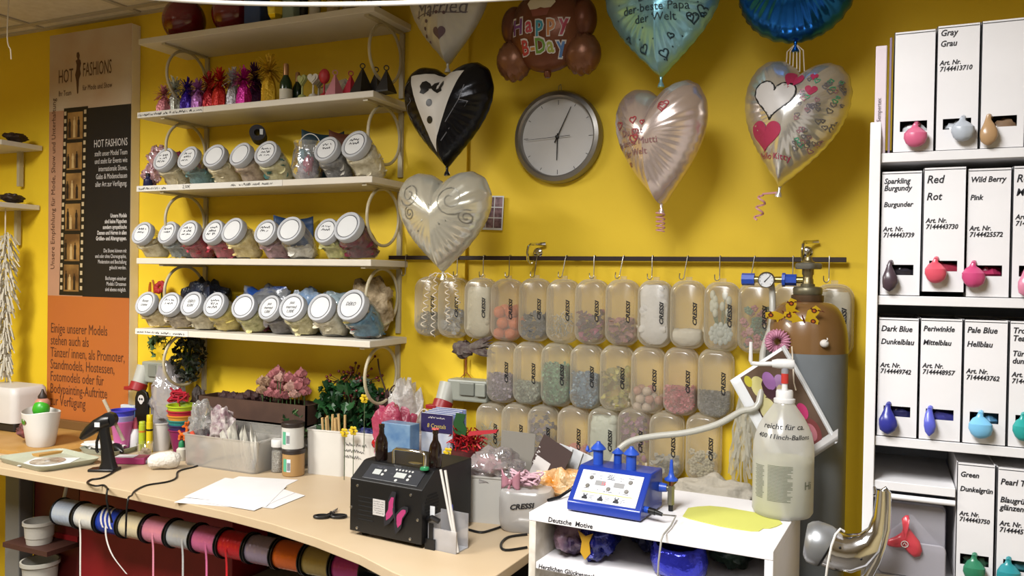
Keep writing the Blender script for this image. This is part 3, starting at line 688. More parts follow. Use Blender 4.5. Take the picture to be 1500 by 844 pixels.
# 3 pearl heart
pearl = foil('pearl_foil', 'cfccbc', .2, .55, .55, 9)
t, H, w, h, ty = balloon('foil_balloon', 'pearl white heart balloon with swirl print and curled ribbons, lowest of its column', 650, 326, -.245, 155, 148, pearl, .09, wa=.07, notch=.9)
b = MB()
def spiral(x, y, r, t0, n=26, d=1): return [(x+r*(1-i/n*.85)*cos(t0+d*i*.42), y+r*(1-i/n*.85)*sin(t0+d*i*.42)) for i in range(n)]
for pts in (spiral(-.085, .085, .04, 3.6), spiral(.065, .065, .05, 5.4, d=-1), spiral(-.08, .025, .022, 2), spiral(.11, .01, .025, 1), [(-.005, .12), (.0, .06), (-.03, .0), (-.11, -.06)], [(.0, .06), (.05, .0), (.12, -.055)], [(.0, .05), (.03, -.01), (.10, -.085)], [(-.005, .05), (-.05, -.03), (-.10, -.08)]): decal_line(H, b, pts, .0016)
b.build('swirl_print', mat('grey_pearl_print', '9f9c90', .35, .4), t, smooth=False, recalc=False)
for k, (dx, L, tr, R) in enumerate(((-.045, .16, 7, .008), (-.02, .19, 8, .007), (.02, .15, 7, .007), (.045, .085, 5, .006))):
    string(t, [V((0, 0, ty-.004)), V((dx*.5, -.01, ty+.0))]+curl((dx, -.01, ty-.012), L, R, tr, k, 90, (dx*.4, 0)), r=.0016)
# 4 teddy bear
brown = foil('brown_foil', '5e3624', .34, .4, .3, 16, '7a4428', 4)
lb = foil('light_brown_foil', '85563a', .34, .4, .3, 16)
p = at(803, 52, Y=-.2); pz = (p-CAM).dot(FWD); k = pz/FPX
t = T('foil_balloon', 'brown teddy bear birthday balloon above the wall clock', 'balloon', p, 0, BG)
b = MB()
def lobe(b, x, y, rx, ry, d, mi=0, z=0): b.ell((x*k, -z, y*k), (rx*k, d, ry*k), 36, 18, mi)
lobe(b, 0, 8, 60, 62, .07); b.build('body', brown, t)
for sx in (-1, 1):
    b = MB(); lobe(b, sx*54, -32, 27, 30, .05); 
    for q in b.v: q.z += .004*sin(atan2(q.z+32*k, q.x-sx*54*k)*16)
    b.build('leg', lb, t); b = MB(); lobe(b, sx*54, 18, 20, 30, .042); b.build('arm', brown, t)
b = MB(); lobe(b, 0, 100, 62, 52, .065); hd = b.build('head', brown, t)
for sx in (-1, 1): b = MB(); lobe(b, sx*50, 142, 20, 20, .03); b.build('ear', brown, hd)
b = MB(); lobe(b, 0, 84, 26, 20, .045, 0, .04); b.build('muzzle', lb, hd)
b = MB(); b.lathe([(.01, .01), (.012, -.012), (.008, -.02)], 10, c=(0, 0, -52*k)); b.build('neck', brown, t)
class Flat:   # print surface on the bear's belly
    def surf(s, x, y, e=.002):
        q = (x/(60*k))**2+((y-8*k)/(62*k))**2; return V((x, -.07*sqrt(max(.02, 1-q))-e, y))
HB = Flat(); cols = ['7a3f86', 'c94a5a', '3f9ab0', 'd28a4a', 'b03a54', 'c03a3a', 'c98a3a', '6f9a3a', 'a8b04a', '5a86c0']
x = -37*k
for i, ch in enumerate('Happy'): 
    for e, s, mm in ((.0018, .068, PW), (.0026, .064, mat('letter_'+cols[i], cols[i], .45))):
        text('lettering', ch, s, mm, t, Matrix(), 'CENTER', wx=.82, bold=.0042 if mm is PW else .0016, warp=lambda a, b_: HB.surf(x+a, -2*k+b_, e))
    x += (20, 17, 17, 18, 18)[i]*k
x = -25*k
for i, ch in enumerate('B-Day'):
    for e, s, mm in ((.0018, .062, PW), (.0026, .058, mat('letter_'+cols[5+i], cols[5+i], .45))):
        text('lettering', ch, s, mm, t, Matrix(), 'CENTER', wx=.82, bold=.004 if mm is PW else .0014, warp=lambda a, b_: HB.surf(x+a, -32*k+b_, e))
    x += (13, 12, 15, 15, 16)[i]*k
cake = [(-16, 30), (16, 30), (22, 38), (18, 46), (12, 52), (6, 60), (-2, 62), (-8, 56), (-16, 50), (-22, 40)]
decal(HB, 'cupcake_print', [(a*k, c*k) for a, c in cake], mat('icing_print', 'ddd3b8', .5), t, .002); decal(HB, 'cherry_print', circ(5*k, 58*k, 5*k), mat('cherry_red_print', 'b8404a', .4), t, .0028)
decal(HB, 'cake_cup_print', [(-15*k, 30*k), (-11*k, 19*k), (11*k, 19*k), (15*k, 30*k)], mat('cup_print', '8c4a3a', .5), t, .0018)
string(t, [(0, 0, 150*k), (0, 0, CEIL-p.z)])
# 5 light blue heart
lbf = foil('light_blue_foil', '9fd2e2', .26, .6, .5, 9, '86bfd2')
t, H, w, h, ty = balloon('foil_balloon', 'light blue heart balloon with best dad message, above the plain silver one', 970, 26, -.22, 178, 180, lbf, .095, wa=.07)
dbp = mat('dark_teal_print', '2c4a58', .5)
for ln, yy in (('Du bist', .022), ('der beste Papa', -.006), ('der Welt', -.034)): decal_text(H, ln, .031, dbp, t, 0, yy)
rnd = random.Random(5); b = MB()
for q in range(9):
    a = rnd.uniform(-2.9, .3) if q else -1.9; r = rnd.uniform(.075, .125); s = rnd.uniform(.012, .03)
    P_ = hpts(r*cos(a)*1.1, -.02+r*sin(a)*.8, s, 20, rnd.uniform(-.4, .4)); decal_line(H, b, P_+P_[:1], .0016)
for q in range(26): x, y = rnd.uniform(-.12, .12), rnd.uniform(-.13, .03); b.add([H.surf(a_, c_) for a_, c_ in circ(x, y, .0022, 6)], [tuple(range(6))])
b.build('heart_print', dbp, t, smooth=False, recalc=False); string(t, [(0, 0, h/2-.06), (0, 0, CEIL-t.location.z)])
# 6 silver-rose heart
srf = foil('silver_rose_foil', 'e2d2cc', .24, .75, .35, 8)
t, H, w, h, ty = balloon('foil_balloon', 'silver heart balloon with red print, right of the wall clock', 968, 213, -.24, 150, 178, srf, .10, yaw=-.30, wr=30, wa=.07, notch=.95, roll=-.03)
rp = mat('red_print', 'b8454c', .4); b = MB(); rnd = random.Random(11)
for q in range(10):
    x, y, s = rnd.uniform(-.10, .06), rnd.uniform(-.10, .09), rnd.uniform(.012, .03); P_ = hpts(x, y, s, 18, rnd.uniform(-.3, .3)); decal_line(H, b, P_+P_[:1], .0015)
b.build('heart_print', rp, t, smooth=False, recalc=False)
for ln, yy in (('Du bist', .02), ('die beste Mutti', -.008), ('der Welt', -.036)): decal_text(H, ln, .026, mat('rose_print', '9c6a6a', .5), t, -.035, yy)
string(t, [(0, 0, ty)]+curl((0, -.005, ty-.012), .06, .012, 5, 0, 60), m=mat('pink_ribbon', 'e6a5ac', .4), r=.002)
# 7 blue round
blf = foil('blue_foil', '1a5fae', .18, .85, .4, 9)
t, H, w, h, ty = balloon('foil_balloon', 'shiny royal blue round balloon at the top right', 1167, -22, -.24, 170, 172, blf, .10, kind='round', wr=34, wa=.08)
for q in range(6): string(t, [(.0, 0, ty), ((q-2.5)*.008, -.005, ty-.02), ((q-2.5)*.009+.002*sin(q*3), -.005, ty-.075)], r=.0016)
string(t, [(0, 0, h/2), (0, 0, CEIL-t.location.z)])
# 8 silver heart with pink print
skf = foil('silver_foil', 'e2e0da', .22, .78, .4, 10)
t, H, w, h, ty = balloon('foil_balloon', 'silver heart balloon with pink hearts, holographic specks and pink curl, nearest the white rack', 1160, 184, -.25, 152, 186, skf, .105, roll=.17, yaw=-.12, wr=32, wa=.07, notch=.85)
wp = mat('white_gloss_print', 'e2dedb', .4); pp = mat('pink_print', 'c23a62', .4)
decal(H, 'heart_print', hpts(-.035, .045, .105, 40), wp, t); b = MB(); P_ = hpts(-.035, .045, .107, 40); decal_line(H, b, P_+P_[:1], .0022); b.build('outline_print', bk, t, smooth=False, recalc=False)
decal(H, 'heart_print', hpts(-.042, -.045, .085, 40), pp, t); decal(H, 'heart_print', hpts(.0, .10, .05, 30, -.3), pp, t, .0024); decal(H, 'heart_print', hpts(.052, .075, .03, 20), pp, t); decal(H, 'heart_print', hpts(.05, .112, .02, 20), pp, t)
decal_text(H, 'Hello Kitty', .022, pp, t, -.02, -.098)
b = MB(); rnd = random.Random(3)
for q in range(70): P_ = hpts(rnd.uniform(.03, .125), rnd.uniform(-.07, .11), rnd.uniform(.008, .014), 10, rnd.uniform(-.5, .5)); decal_line(H, b, P_+P_[:1], .0009, mi=rnd.choice((0, 0, 0, 1, 2)))
b.build('speck_print', [mat('spk_grey', '8a8890', .3, .6), mat('spk_green', '58b890', .3, .5), mat('spk_pink', 'b88a98', .3, .5)], t, smooth=False, recalc=False)
string(t, [V((0, 0, ty-.01)), V((-.03, -.01, ty-.018))]+curl((-.038, -.01, ty-.02), .07, .010, 2.6, 1, 60), m=mat('pink_ribbon'), r=.0028)

# ---------------- wall clock ----------------
p = at(817, 201, Y=-.02); t = T('wall_clock', 'round silver wall clock with plain white dial showing five past six', 'clock', (p.x, 0, p.z))
Rm = Matrix.Rotation(radians(90), 4, 'X'); R0 = .150
b = MB(); b.lathe([(R0*.86, 0), (R0*.97, .0), (R0, .008), (R0, .026), (R0*.96, .038), (R0*.88, .042), (R0*.84, .036), (R0*.83, .022), (R0*.83, .0)], 72, M=Rm, cap=False); b.build('rim', mat('silver_clock_rim', '8e8a84', .32, .75), t)
b = MB(); b.lathe([(0.001, .018), (R0*.835, .018)], 64, M=Rm, cap=False); b.build('dial', mat('white_dial', 'e4e2e0', .5), t, recalc=False)
b = MB()
for q in range(12):
    a = pi/6*q; r1 = R0*.80; r0 = R0*(.70 if q % 3 == 0 else .74); wd = .0009
    d = V((sin(a), 0, cos(a))); s = V((cos(a), 0, -sin(a)))*wd; y = V((0, -.0188, 0)); b.add([d*r0-s+y, d*r1-s+y, d*r1+s+y, d*r0+s+y], [(0, 1, 2, 3)])
b.build('hour_marks', INK, t, smooth=False, recalc=False)
def hand(a, L, back, w, y, n, m=BLACKM):
    d = V((sin(a), 0, cos(a))); s = V((cos(a), 0, -sin(a)))*w; b = MB(); o = V((0, y, 0)); h_ = V((0, -.0012, 0))
    q = [d*(-back)-s+o, d*L-s*.6+o, d*L+s*.6+o, d*(-back)+s+o]; b.add(q+[v+h_ for v in q], [(0, 1, 2, 3), (7, 6, 5, 4), (0, 4, 5, 1), (1, 5, 6, 2), (2, 6, 7, 3), (3, 7, 4, 0)]); b.build(n, m, t, smooth=False)
hand(radians(181), .075, .012, .0022, -.022, 'hour_hand'); hand(radians(26), .105, .02, .0018, -.025, 'minute_hand'); hand(radians(267), .11, .045, .0008, -.028, 'second_hand')
MB().lathe([(.005, .018), (.005, .031), (.003, .032)], 16, M=Rm).build('pivot', BLACKM, t)
MB().tube([(-.006, -.006, R0-.002), (-.004, -.006, R0+.02), (.002, -.006, R0+.024), (.006, -.006, R0-.002)], .001, 5).build('hanger', STEEL, t)

# photo sheet behind the pearl heart, on the wall
p0, p1 = at(700, 287, Y=-.002), at(738, 336, Y=-.002)
t = T('photo_sheet', 'white sheet of small photos stuck on wall behind pearl heart balloon', 'photo', (p0.x, -.014, p1.z)); t.rotation_euler.y = .04
MB().box(((p1.x-p0.x)/2, 0, (p0.z-p1.z)/2), (p1.x-p0.x, .001, p0.z-p1.z)).build('sheet', LIDP, t, smooth=False)
ph = MB(); pw, phh = p1.x-p0.x, p0.z-p1.z
for i in range(3):
    for j in range(3): ph.add([((.06+.31*i)*pw, -.0008, (.06+.31*j)*phh), ((.34+.31*i)*pw, -.0008, (.06+.31*j)*phh), ((.34+.31*i)*pw, -.0008, (.34+.31*j)*phh), ((.06+.31*i)*pw, -.0008, (.34+.31*j)*phh)], [(0, 1, 2, 3)])
ph.build('photo_print', mat('photo_print', '5a4048', .4, col2='9a7a80', scale=60), t, smooth=False, recalc=False)

# ---------------- hook rail and hanging boxes ----------------
RZ = at(900, 379, Y=-.03).z
xl, xr = at(570, 379, Y=-.03).x, at(1240, 380, Y=-.03).x
t = T('hook_rail', 'long dark brown wall rail carrying steel hooks', 'rail', ((xl+xr)/2, -.03, RZ))
MB().box((0, 0, 0), (xr-xl, .008, .014)).build('bar', mat('dark_brown_rail', '2c1712', .45), t, bevel=.001)
b = MB(); 
for x in (-.6, -.05, .62): b.box((x, .017, 0), (.02, .026, .012))
b.build('wall_bracket', mat('dark_brown_rail'), t, smooth=False)
HP = [(595, 0), (671, 0), (709, 0), (747, 0), (787, .25), (829, .35), (871, 0), (913, .35), (956, .0), (1007, .3), (1055, 0), (1105, .3), (1162, 0), (1215, 0)]
for i, (px, lean) in enumerate(HP):
    p = at(px, 379, Y=-.034); t = T('wall_hook', ['steel hook', 'slanting steel hook'][lean > 0]+' on the brown rail, '+['beside the shelf end', 'behind pearl balloon ribbons', 'over the white filled box', 'over the orange ball box', 'over the dark blue box', 'over the paper shred box', 'over purple and pink box', 'over the dusky pink box', 'over the fluffy white box', 'over the white powder box', 'over the tulip box', 'over the gauge', 'left of the gas valve', 'right of the gas valve'][i], 'hook', (p.x, -.03, RZ), (0, lean*.5, 0), 'steel hooks on the brown rail')
    pts = [(0, .006, -.004), (0, .007, .006), (0, .002, .010), (0, -.006, .009), (0, -.008, 0), (0, -.009, -.05)]+[(0.0, -.009-.008*sin(a)*1.2, -.05-.008*(1-cos(a))*0-.012*sin(a)) for a in ()]
    pts += [(.0+(-.007+.007*cos(a)), -.009-.003*sin(a), -.055-.009*sin(a)) for a in [pi*q/8 for q in range(9)]]+[(-.014, -.010, -.046)]
    MB().tube(pts, .0016, 6).build('wire', STEEL, t)
p = at(785, 378, Y=-.02); t = T('coat_hook', 'large chrome double coat hook on the wall just above the rail', 'hook', (p.x, 0, p.z))
MB().lathe([(.016, .0), (.016, .004), (.010, .008)], 20, M=Matrix.Translation((0.0, 0, .018)) @ Rm).build('plate', CHROME, t)
MB().tube([(.008, -.004, .022), (.004, -.012, .01), (0, -.03, -.008), (-.004, -.055, -.018), (-.006, -.072, -.008), (-.006, -.078, .016), (-.005, -.072, .036), (-.002, -.058, .044), (.012, -.03, .045), (.03, -.015, .046)], [.004]*3+[.0045]*5+[.005, .0065], 8).build('hook', CHROME, t)
BLK = mat('black_lettering', '17171c', .5)
def rrect(w, h, r, n=6):
    P = []
    for cx, cy, a0 in ((w/2-r, h/2-r, 0), (-w/2+r, h/2-r, pi/2), (-w/2+r, -h/2+r, pi), (w/2-r, -h/2+r, 1.5*pi)):
        for i in range(n+1): a = a0+pi/2*i/n; P.append((cx+r*cos(a), cy+r*sin(a)))
    return P
def loft(b, secs, mi=0, cap0=True, cap1=True, M=None):
    n = len(secs[0]); vs = [p for s in secs for p in s]; fs = []
    for j in range(len(secs)-1):
        for i in range(n): q = (i+1) % n; fs.append((j*n+i, j*n+q, j*n+n+q, j*n+n+i))
    if cap0: fs.append(tuple(range(n-1, -1, -1)))
    if cap1: fs.append(tuple(range((len(secs)-1)*n, len(secs)*n)))
    b.add(vs, fs, mi, M)
MBOX = {}
BOXW, BOXH, BOXD = .098, .20, .074
def box_meshes():
    b = MB(); secs = []
    for y, k in ((0, .93), (.004, .97), (.012, 1), (BOXD-.022, 1), (BOXD-.010, .96), (BOXD-.003, .90), (BOXD, .80)):
        secs.append([(x*(1 if abs(k-1) < .01 else (BOXW*k)/BOXW), -y, z*(1-(1-k)*.6)) for x, z in rrect(BOXW, BOXH, .036, 7)])
    loft(b, secs); MBOX['box'] = b.mesh('shell', FROST, ang=60)
    b = MB(); b.tube([(x*1.01, -BOXD*.52, z*1.01) for x, z in rrect(BOXW, BOXH, .036, 7)], .0022, 6, closed=True); MBOX['rim'] = b.mesh('closing_rim', FROST)
    b = MB(); b.box((0, -.03, BOXH/2+.006), (.018, .006, .014)); MBOX['tab'] = b.mesh('hang_tab', FROST)
    vs, fs = text_mesh('CRESSI', .0165, shear=.3, bold=.0007, wx=1.35); M = Matrix.Translation((BOXW*.34, -BOXD-.0012, -.032)) @ FRONT @ Matrix.Rotation(pi/2, 4, 'Z')
    b = MB(); b.add(vs, fs, 0, M); MBOX['text'] = b.mesh('lettering', BLK, smooth=False)
box_meshes()
def heap(kind, cols, top, seed):
    """filling of a hanging box: loose bits piled on the bottom"""
    rnd = random.Random(seed); b = MB(); ms = [mat('bit_'+c, c, .45, bump=.3) for c in cols]; w, d, h = BOXW*.44, BOXD*.42, BOXH
    z0 = -h/2+.008; H_ = h*top; cy = -BOXD*.5; n = len(ms)
    def xlim(z): return w*(1-.55*max(0, 1-(z-z0)/.03)**2)
    if kind in ('solid', 'fluff'):
        secs = []; N = 20
        for j in range(9):
            z = z0+H_*j/8; k = xlim(z)/w*(1 if j < 8 else .8); secs.append([V((w*k*cos(2*pi*i/N), cy+d*sin(2*pi*i/N)*k, z+.006*noise.noise(V((i*.9, j, seed))))) for i in range(N)])
        for s in secs:
            for i, p in enumerate(s): s[i] = V((max(-w, min(w, p.x*1.25))*(.95+.1*noise.noise(p*60)), p.y, p.z))
        loft(b, secs)
        if kind == 'fluff':
            for q in range(16): b.ell((rnd.uniform(-.7, .7)*w, cy-d*.6, z0+rnd.uniform(.1, .95)*H_), (.016, .01, .016), 8, 6, q % n, lump=.5, seed=q)
    if kind == 'glitter':
        secs = []; N = 20
        for j in range(7):
            z = z0+H_*.93*j/6; k = xlim(z)/w; secs.append([V((max(-w, min(w, 1.2*w*k*cos(2*pi*i/N))), cy+d*.92*sin(2*pi*i/N)*k, z+(.012*noise.noise(V((i*.6, seed, 0))) if j > 4 else 0))) for i in range(N)])
        loft(b, secs)
        for q in range(330):
            z = z0+rnd.random()*H_*1.02; x = rnd.uniform(-1, 1)*xlim(z); s = rnd.uniform(.002, .0045); M = Matrix.Translation((x, cy-d*rnd.uniform(.85, 1.02), z)) @ Matrix.Rotation(rnd.uniform(0, 6), 4, rnd.choice('XYZ')) @ Matrix.Rotation(rnd.uniform(-.8, .8), 4, 'X')
            b.add([(-s, 0, -s), (s, 0, -s), (s, 0, s), (-s, 0, s)], [(0, 1, 2, 3)], rnd.randrange(n), M)
    if kind == 'balls':
        r = .0145 if seed % 2 else .021; z = z0+r*.6; k = 0
        while z < z0+H_:
            for i in range(int(2*w/(2*r))+ (1 if k % 2 else 0)):
                x = -w+r+i*2*r+(r*.6 if k % 2 else 0)-.002
                if abs(x) < w: b.ell((x, cy-d*.35, z), (r*.96, r*.96, r*.96), 14, 10, rnd.randrange(n)); b.ell((x+r*.5, cy+d*.3, z+r*.3), (r*.96, r*.96, r*.96), 12, 8, rnd.randrange(n))
            z += r*1.7; k += 1
    if kind == 'bits':
        for q in range(70):
            z = z0+.006+rnd.random()*H_; x = rnd.uniform(-.9, .9)*xlim(z); s = rnd.uniform(.007, .014); M = Matrix.Translation((x, cy-d*rnd.uniform(-.5, .9), z)) @ Matrix.Rotation(rnd.uniform(0, 6), 4, 'X') @ Matrix.Rotation(rnd.uniform(0, 6), 4, 'Z')
            b.sheet(lambda u, v: (s*(u-.5)*2, s*(v-.5)*1.3*sin(pi*(.2+.6*u)), s*.9*((u-.5)**2*3)), 3, 2, rnd.randrange(n), M)
    if kind == 'shreds':
        for q in range(80):
            z = z0+.006+rnd.random()*H_*.8; x = rnd.uniform(-.8, .8)*w; a = rnd.uniform(0, 6); L = rnd.uniform(.02, .05)
            p0 = V((x, cy-d*rnd.uniform(-.2, .85), z)); p1 = p0+V((cos(a)*L*.6, rnd.uniform(-.006, .006), abs(sin(a))*L*.6)); p1.x = max(-w, min(w, p1.x)); b.tube([p0, (p0+p1)/2+V((0, 0, .006)), p1], .0014, 4, rnd.randrange(n))
    if kind == 'tulips':
        for q in range(11):
            x, z = rnd.uniform(-.75, .75)*w, z0+H_*rnd.uniform(.55, .95); b.ell((x, cy-d*.5, z), (.008, .008, .014), 8, 8, 0); b.tube([(x, cy-d*.5, z-.01), (x*.4, cy-d*.2, z0+.05)], .002, 5, 1)
        for q in range(24): a = 2*pi*q/12; r = .016 if q < 12 else .028; b.ell((r*cos(a), cy-d*.6, z0+.042+r*sin(a)*.9), (.007, .004, .010), 6, 5, 2)
        b.ell((0, cy-d*.62, z0+.042), (.012, .008, .012), 10, 8, 2)
    if kind == 'flowers':
        for q in range(34):
            z = z0+.01+rnd.random()*H_; x = rnd.uniform(-.85, .85)*xlim(z); c = q % n; y = cy-d*rnd.uniform(.2, .9)
            for k in range(5): a = 2*pi*k/5+q; b.ell((x+.006*cos(a), y, z+.006*sin(a)), (.005, .003, .005), 6, 4, c)
    return b.mesh('contents', ms, ang=50)
def mbox(px, py, w_px, kind, cols, top, label, rowg, Y=-.004, lettering=True, roll=0., hs=1.):
    p = at(px, py, Y=Y-BOXD*.6); z = (p-CAM).dot(FWD); s = w_px*z/FPX/.91/BOXW/ .95
    s = max(.78, min(1.02, s))
    t = T('storage_box', label, 'box', (p.x, Y, p.z), (0, roll, 0), rowg); t.scale = (s, s*.98, hs)
    if kind: ob('contents', heap(kind, cols, top, int(px)), t)
    ob('shell', MBOX['box'], t); ob('closing_rim', MBOX['rim'], t); ob('hang_tab', MBOX['tab'], t)
    if lettering: ob('lettering', MBOX['text'], t)
G1 = 'milky boxes in the upper hanging row'; G2 = 'milky boxes in the middle hanging row'; G3 = 'milky boxes in the lowest hanging row'
for a in [(629, 449, 36, 'bits', ['4a453c', '6a6658', '8a8672'], .34, 'milky box of grey brown scraps at left end of upper row'),
          (664, 451, 38, 'bits', ['d4d6da', '6e7480', 'b6bac0'], .38, 'milky box of silver white scraps below the curled ribbons'),
          (703, 452, 39, 'fluff', ['d2cdb8', 'c9c4b0'], .82, 'milky box filled with off white stuffing left of orange balls'),
          (742, 454, 40, 'balls', ['e0743c', 'd9662f'], .52, 'milky box of orange balls in the upper row'),
          (783, 454, 40, 'bits', ['2c3a52', '22304a', '3e4a60'], .36, 'milky box of dark blue pieces right of the orange balls'),
          (824, 456, 41, 'shreds', ['d4cfbc', '8f8c78', 'b8b4a0'], .42, 'milky box of white paper sticks in upper row'),
          (866, 457, 41, 'bits', ['4a2a4c', 'a83a72', '6a2a4a'], .42, 'milky box of purple and hot pink pieces'),
          (911, 458, 44, 'bits', ['a86a72', '6a3a4a', 'c08a8a'], .34, 'milky box of dusky pink pieces in upper row'),
          (959, 460, 44, 'fluff', ['f0f0f4', 'e4e6ee'], .90, 'milky box packed with white fluff'),
          (1007, 461, 46, 'solid', ['f2eee4'], .24, 'milky box of white powder low in the box'),
          (1057, 464, 50, 'tulips', ['dfe3d4', '5a7a52', 'ccd6d4'], .9, 'milky box with white tulips and a white bloom'),
          (1107, 466, 44, 'flowers', ['c47a8a', '5a8a72', 'd8a0a8', '4a6a58'], .55, 'milky box of pink and green blossoms left of gas cylinder'),
          (1158, 466, 44, 'fluff', ['d8d4c4'], .5, 'milky box behind the gas valve in upper row'),
          (1221, 470, 46, 'fluff', ['ece8da', 'dcd8ca'], .86, 'milky box with white filling right of the gas cylinder')]: mbox(*a, G1)
for a in [(736, 545, 40, 'glitter', ['8a7a9a', '6a5a80', 'c0b4cc', '5a4a6a'], .45, 'milky box of lilac glitter at left end of the middle row'),
          (775, 547, 40, 'glitter', ['8a9a8c', '6a7a70', 'b0bcae'], .34, 'milky box of grey green glitter right of lilac one'),
          (816, 549, 43, 'glitter', ['4a8a68', '2f6a4c', '7ab090', '2a4a3a'], .66, 'milky box of green glitter in the middle row'),
          (859, 552, 43, 'glitter', ['5a84a8', '3f6488', '8ab0cc', '3a506a'], .55, 'milky box of blue glitter in the middle row'),
          (903, 554, 44, 'bits', ['b0a83a', '8a8430', 'c8c060'], .6, 'milky box of yellow green flakes beside the blue glitter'),
          (949, 557, 45, 'balls', ['b05a52', 'd8c4b4', 'c08878'], .34, 'milky box of red and white pearls'),
          (997, 559, 48, 'glitter', ['c8405c', 'a82a48', 'e0788c'], .40, 'milky box of pink red glitter'),
          (1048, 562, 48, 'glitter', ['4a4a50', '2f2f36', '7a7a80'], .36, 'milky box of dark grey glitter at right end of middle row')]: mbox(*a, G2)
for a in [(720, 634, 38, 'shreds', ['d4dcd0', 'b8c4b8'], .6, 'milky box of pale green white shreds at left end of lowest row'),
          (757, 636, 38, None, [], 0, 'empty looking milky box second in lowest row'),
          (796, 640, 40, 'bits', ['4a4058', '6a5a74', '383048'], .85, 'milky box full of dark purple pieces in lowest row'),
          (840, 642, 44, 'balls', ['e08478', 'd87468'], .36, 'milky box of salmon balls in lowest row'),
          (885, 644, 44, 'fluff', ['cfd8cc', 'dde4da'], .82, 'milky box of minty white fluff in lowest row'),
          (929, 645, 45, 'bits', ['8a4a74', '6a3458', 'a8648c'], .8, 'milky box of plum pink pieces in lowest row'),
          (976, 652, 48, 'bits', ['c4c4c0', 'a8a8a4'], .24, 'milky box of clear silver pieces in lowest row'),
          (1030, 656, 52, 'flowers', ['cdc6a8', 'd8d0b8'], .34, 'milky box with cream roses at right end of lowest row')]: mbox(*a, G3)
# ---------------- white rack of balloon dispenser boxes ----------------
RKW = mat('white_laminate', 'efedee', .45); CARD = mat('white_cardboard', 'f1eff1', .6); DARK = mat('slot_shade_dark', '1e1d22', .7)
RX0, RX1, RYF, RYB = -.030, .312, -.762, -.47
t = T('balloon_rack', 'tall white rack with rows of balloon dispenser boxes', 'rack', (RX0, RYB, 0))
def rbox(b, x0, x1, y0, y1, z0, z1): return b.box(((x0+x1)/2-RX0, (y0+y1)/2-RYB, (z0+z1)/2), (x1-x0, y1-y0, z1-z0))
b = MB(); b.prism([(RYF-RYB, 0), (0, 0), (0, 1.835), (RYF-RYB+.012, 1.815), (RYF-RYB, 1.78)], 0, .0195, 0, Matrix(((0, 0, 1, 0), (1, 0, 0, 0), (0, 1, 0, 0), (0, 0, 0, 1)))); b.build('side_panel', RKW, t, smooth=False, bevel=.0015)
rbox(MB(), RX1, RX1+.02, RYF, RYB, 0, 1.83).build('side_panel', RKW, t, smooth=False)
rbox(MB(), RX0, RX1+.02, RYB, RYB+.006, 0, 1.8).build('back_panel', mat('grey_back_panel', 'a4acbc', .6, full=True), t, smooth=False)
for z in (1.753, 1.477, 1.203, .935, .62, .3): rbox(MB(), RX0+.0195, RX1, RYF+.008, RYB, z-.018, z).build('shelf_board', RKW, t, smooth=False, bevel=.001)
rbox(MB(), RX0+.0195, .130, RYF+.006, RYB, 1.100, 1.117).build('shelf_board', RKW, t, smooth=False, bevel=.001)
MB().cyl((.0195, RYF+.010-RYB, 1.088), (.160, RYF+.010-RYB, 1.088), .0055, n=12).build('hanging_rod', RKW, t)
BPX = .0735
RUB = {}
def rubber(c): return mat('rubber_'+c, c, .28, col2=None, spec=.55)
def latex(x, y, z, col, label, kind=0, sx=1.):
    """an uninflated balloon pulled out of the slot: flattened bulb, neck going back up through the slot"""
    t = T('latex_balloon', label, 'balloon', (x, y, z), 0, 'uninflated balloons hanging from the dispenser slots')
    m = rubber(col); rnd = random.Random(int(x*1e4+z*100))
    b = MB(); n = 20; secs = []
    prof = {0: [(.004, .012), (.006, .003), (.011, -.007), (.0165, -.018), (.0175, -.028), (.014, -.038), (.006, -.044), (.001, -.046)],
            1: [(.004, .010), (.006, .004), (.012, .0), (.019, -.009), (.0195, -.018), (.016, -.028), (.009, -.034), (.001, -.036)],
            2: [(.004, .010), (.007, .0), (.0095, -.012), (.0105, -.022), (.008, -.033), (.003, -.039), (.001, -.041)]}[kind]
    for r, zz in prof:
        r *= sx; secs.append([V((r*cos(2*pi*i/n)+.002*noise.noise(V((zz*80, 1, z))), -.004-max(0, min(.008, -zz*.8))+r*.55*sin(2*pi*i/n)*(1+.15*noise.noise(V((i*.7, zz*60, x*30)))), zz)) for i in range(n)])
    loft(b, secs); b.build('bulb', m, t)
    b = MB(); b.tube([(0, -.004, .008), (.002, .006, .012), (.004, .016, .012)], [.0045, .005, .006], 8); b.build('neck', m, t)
    return t
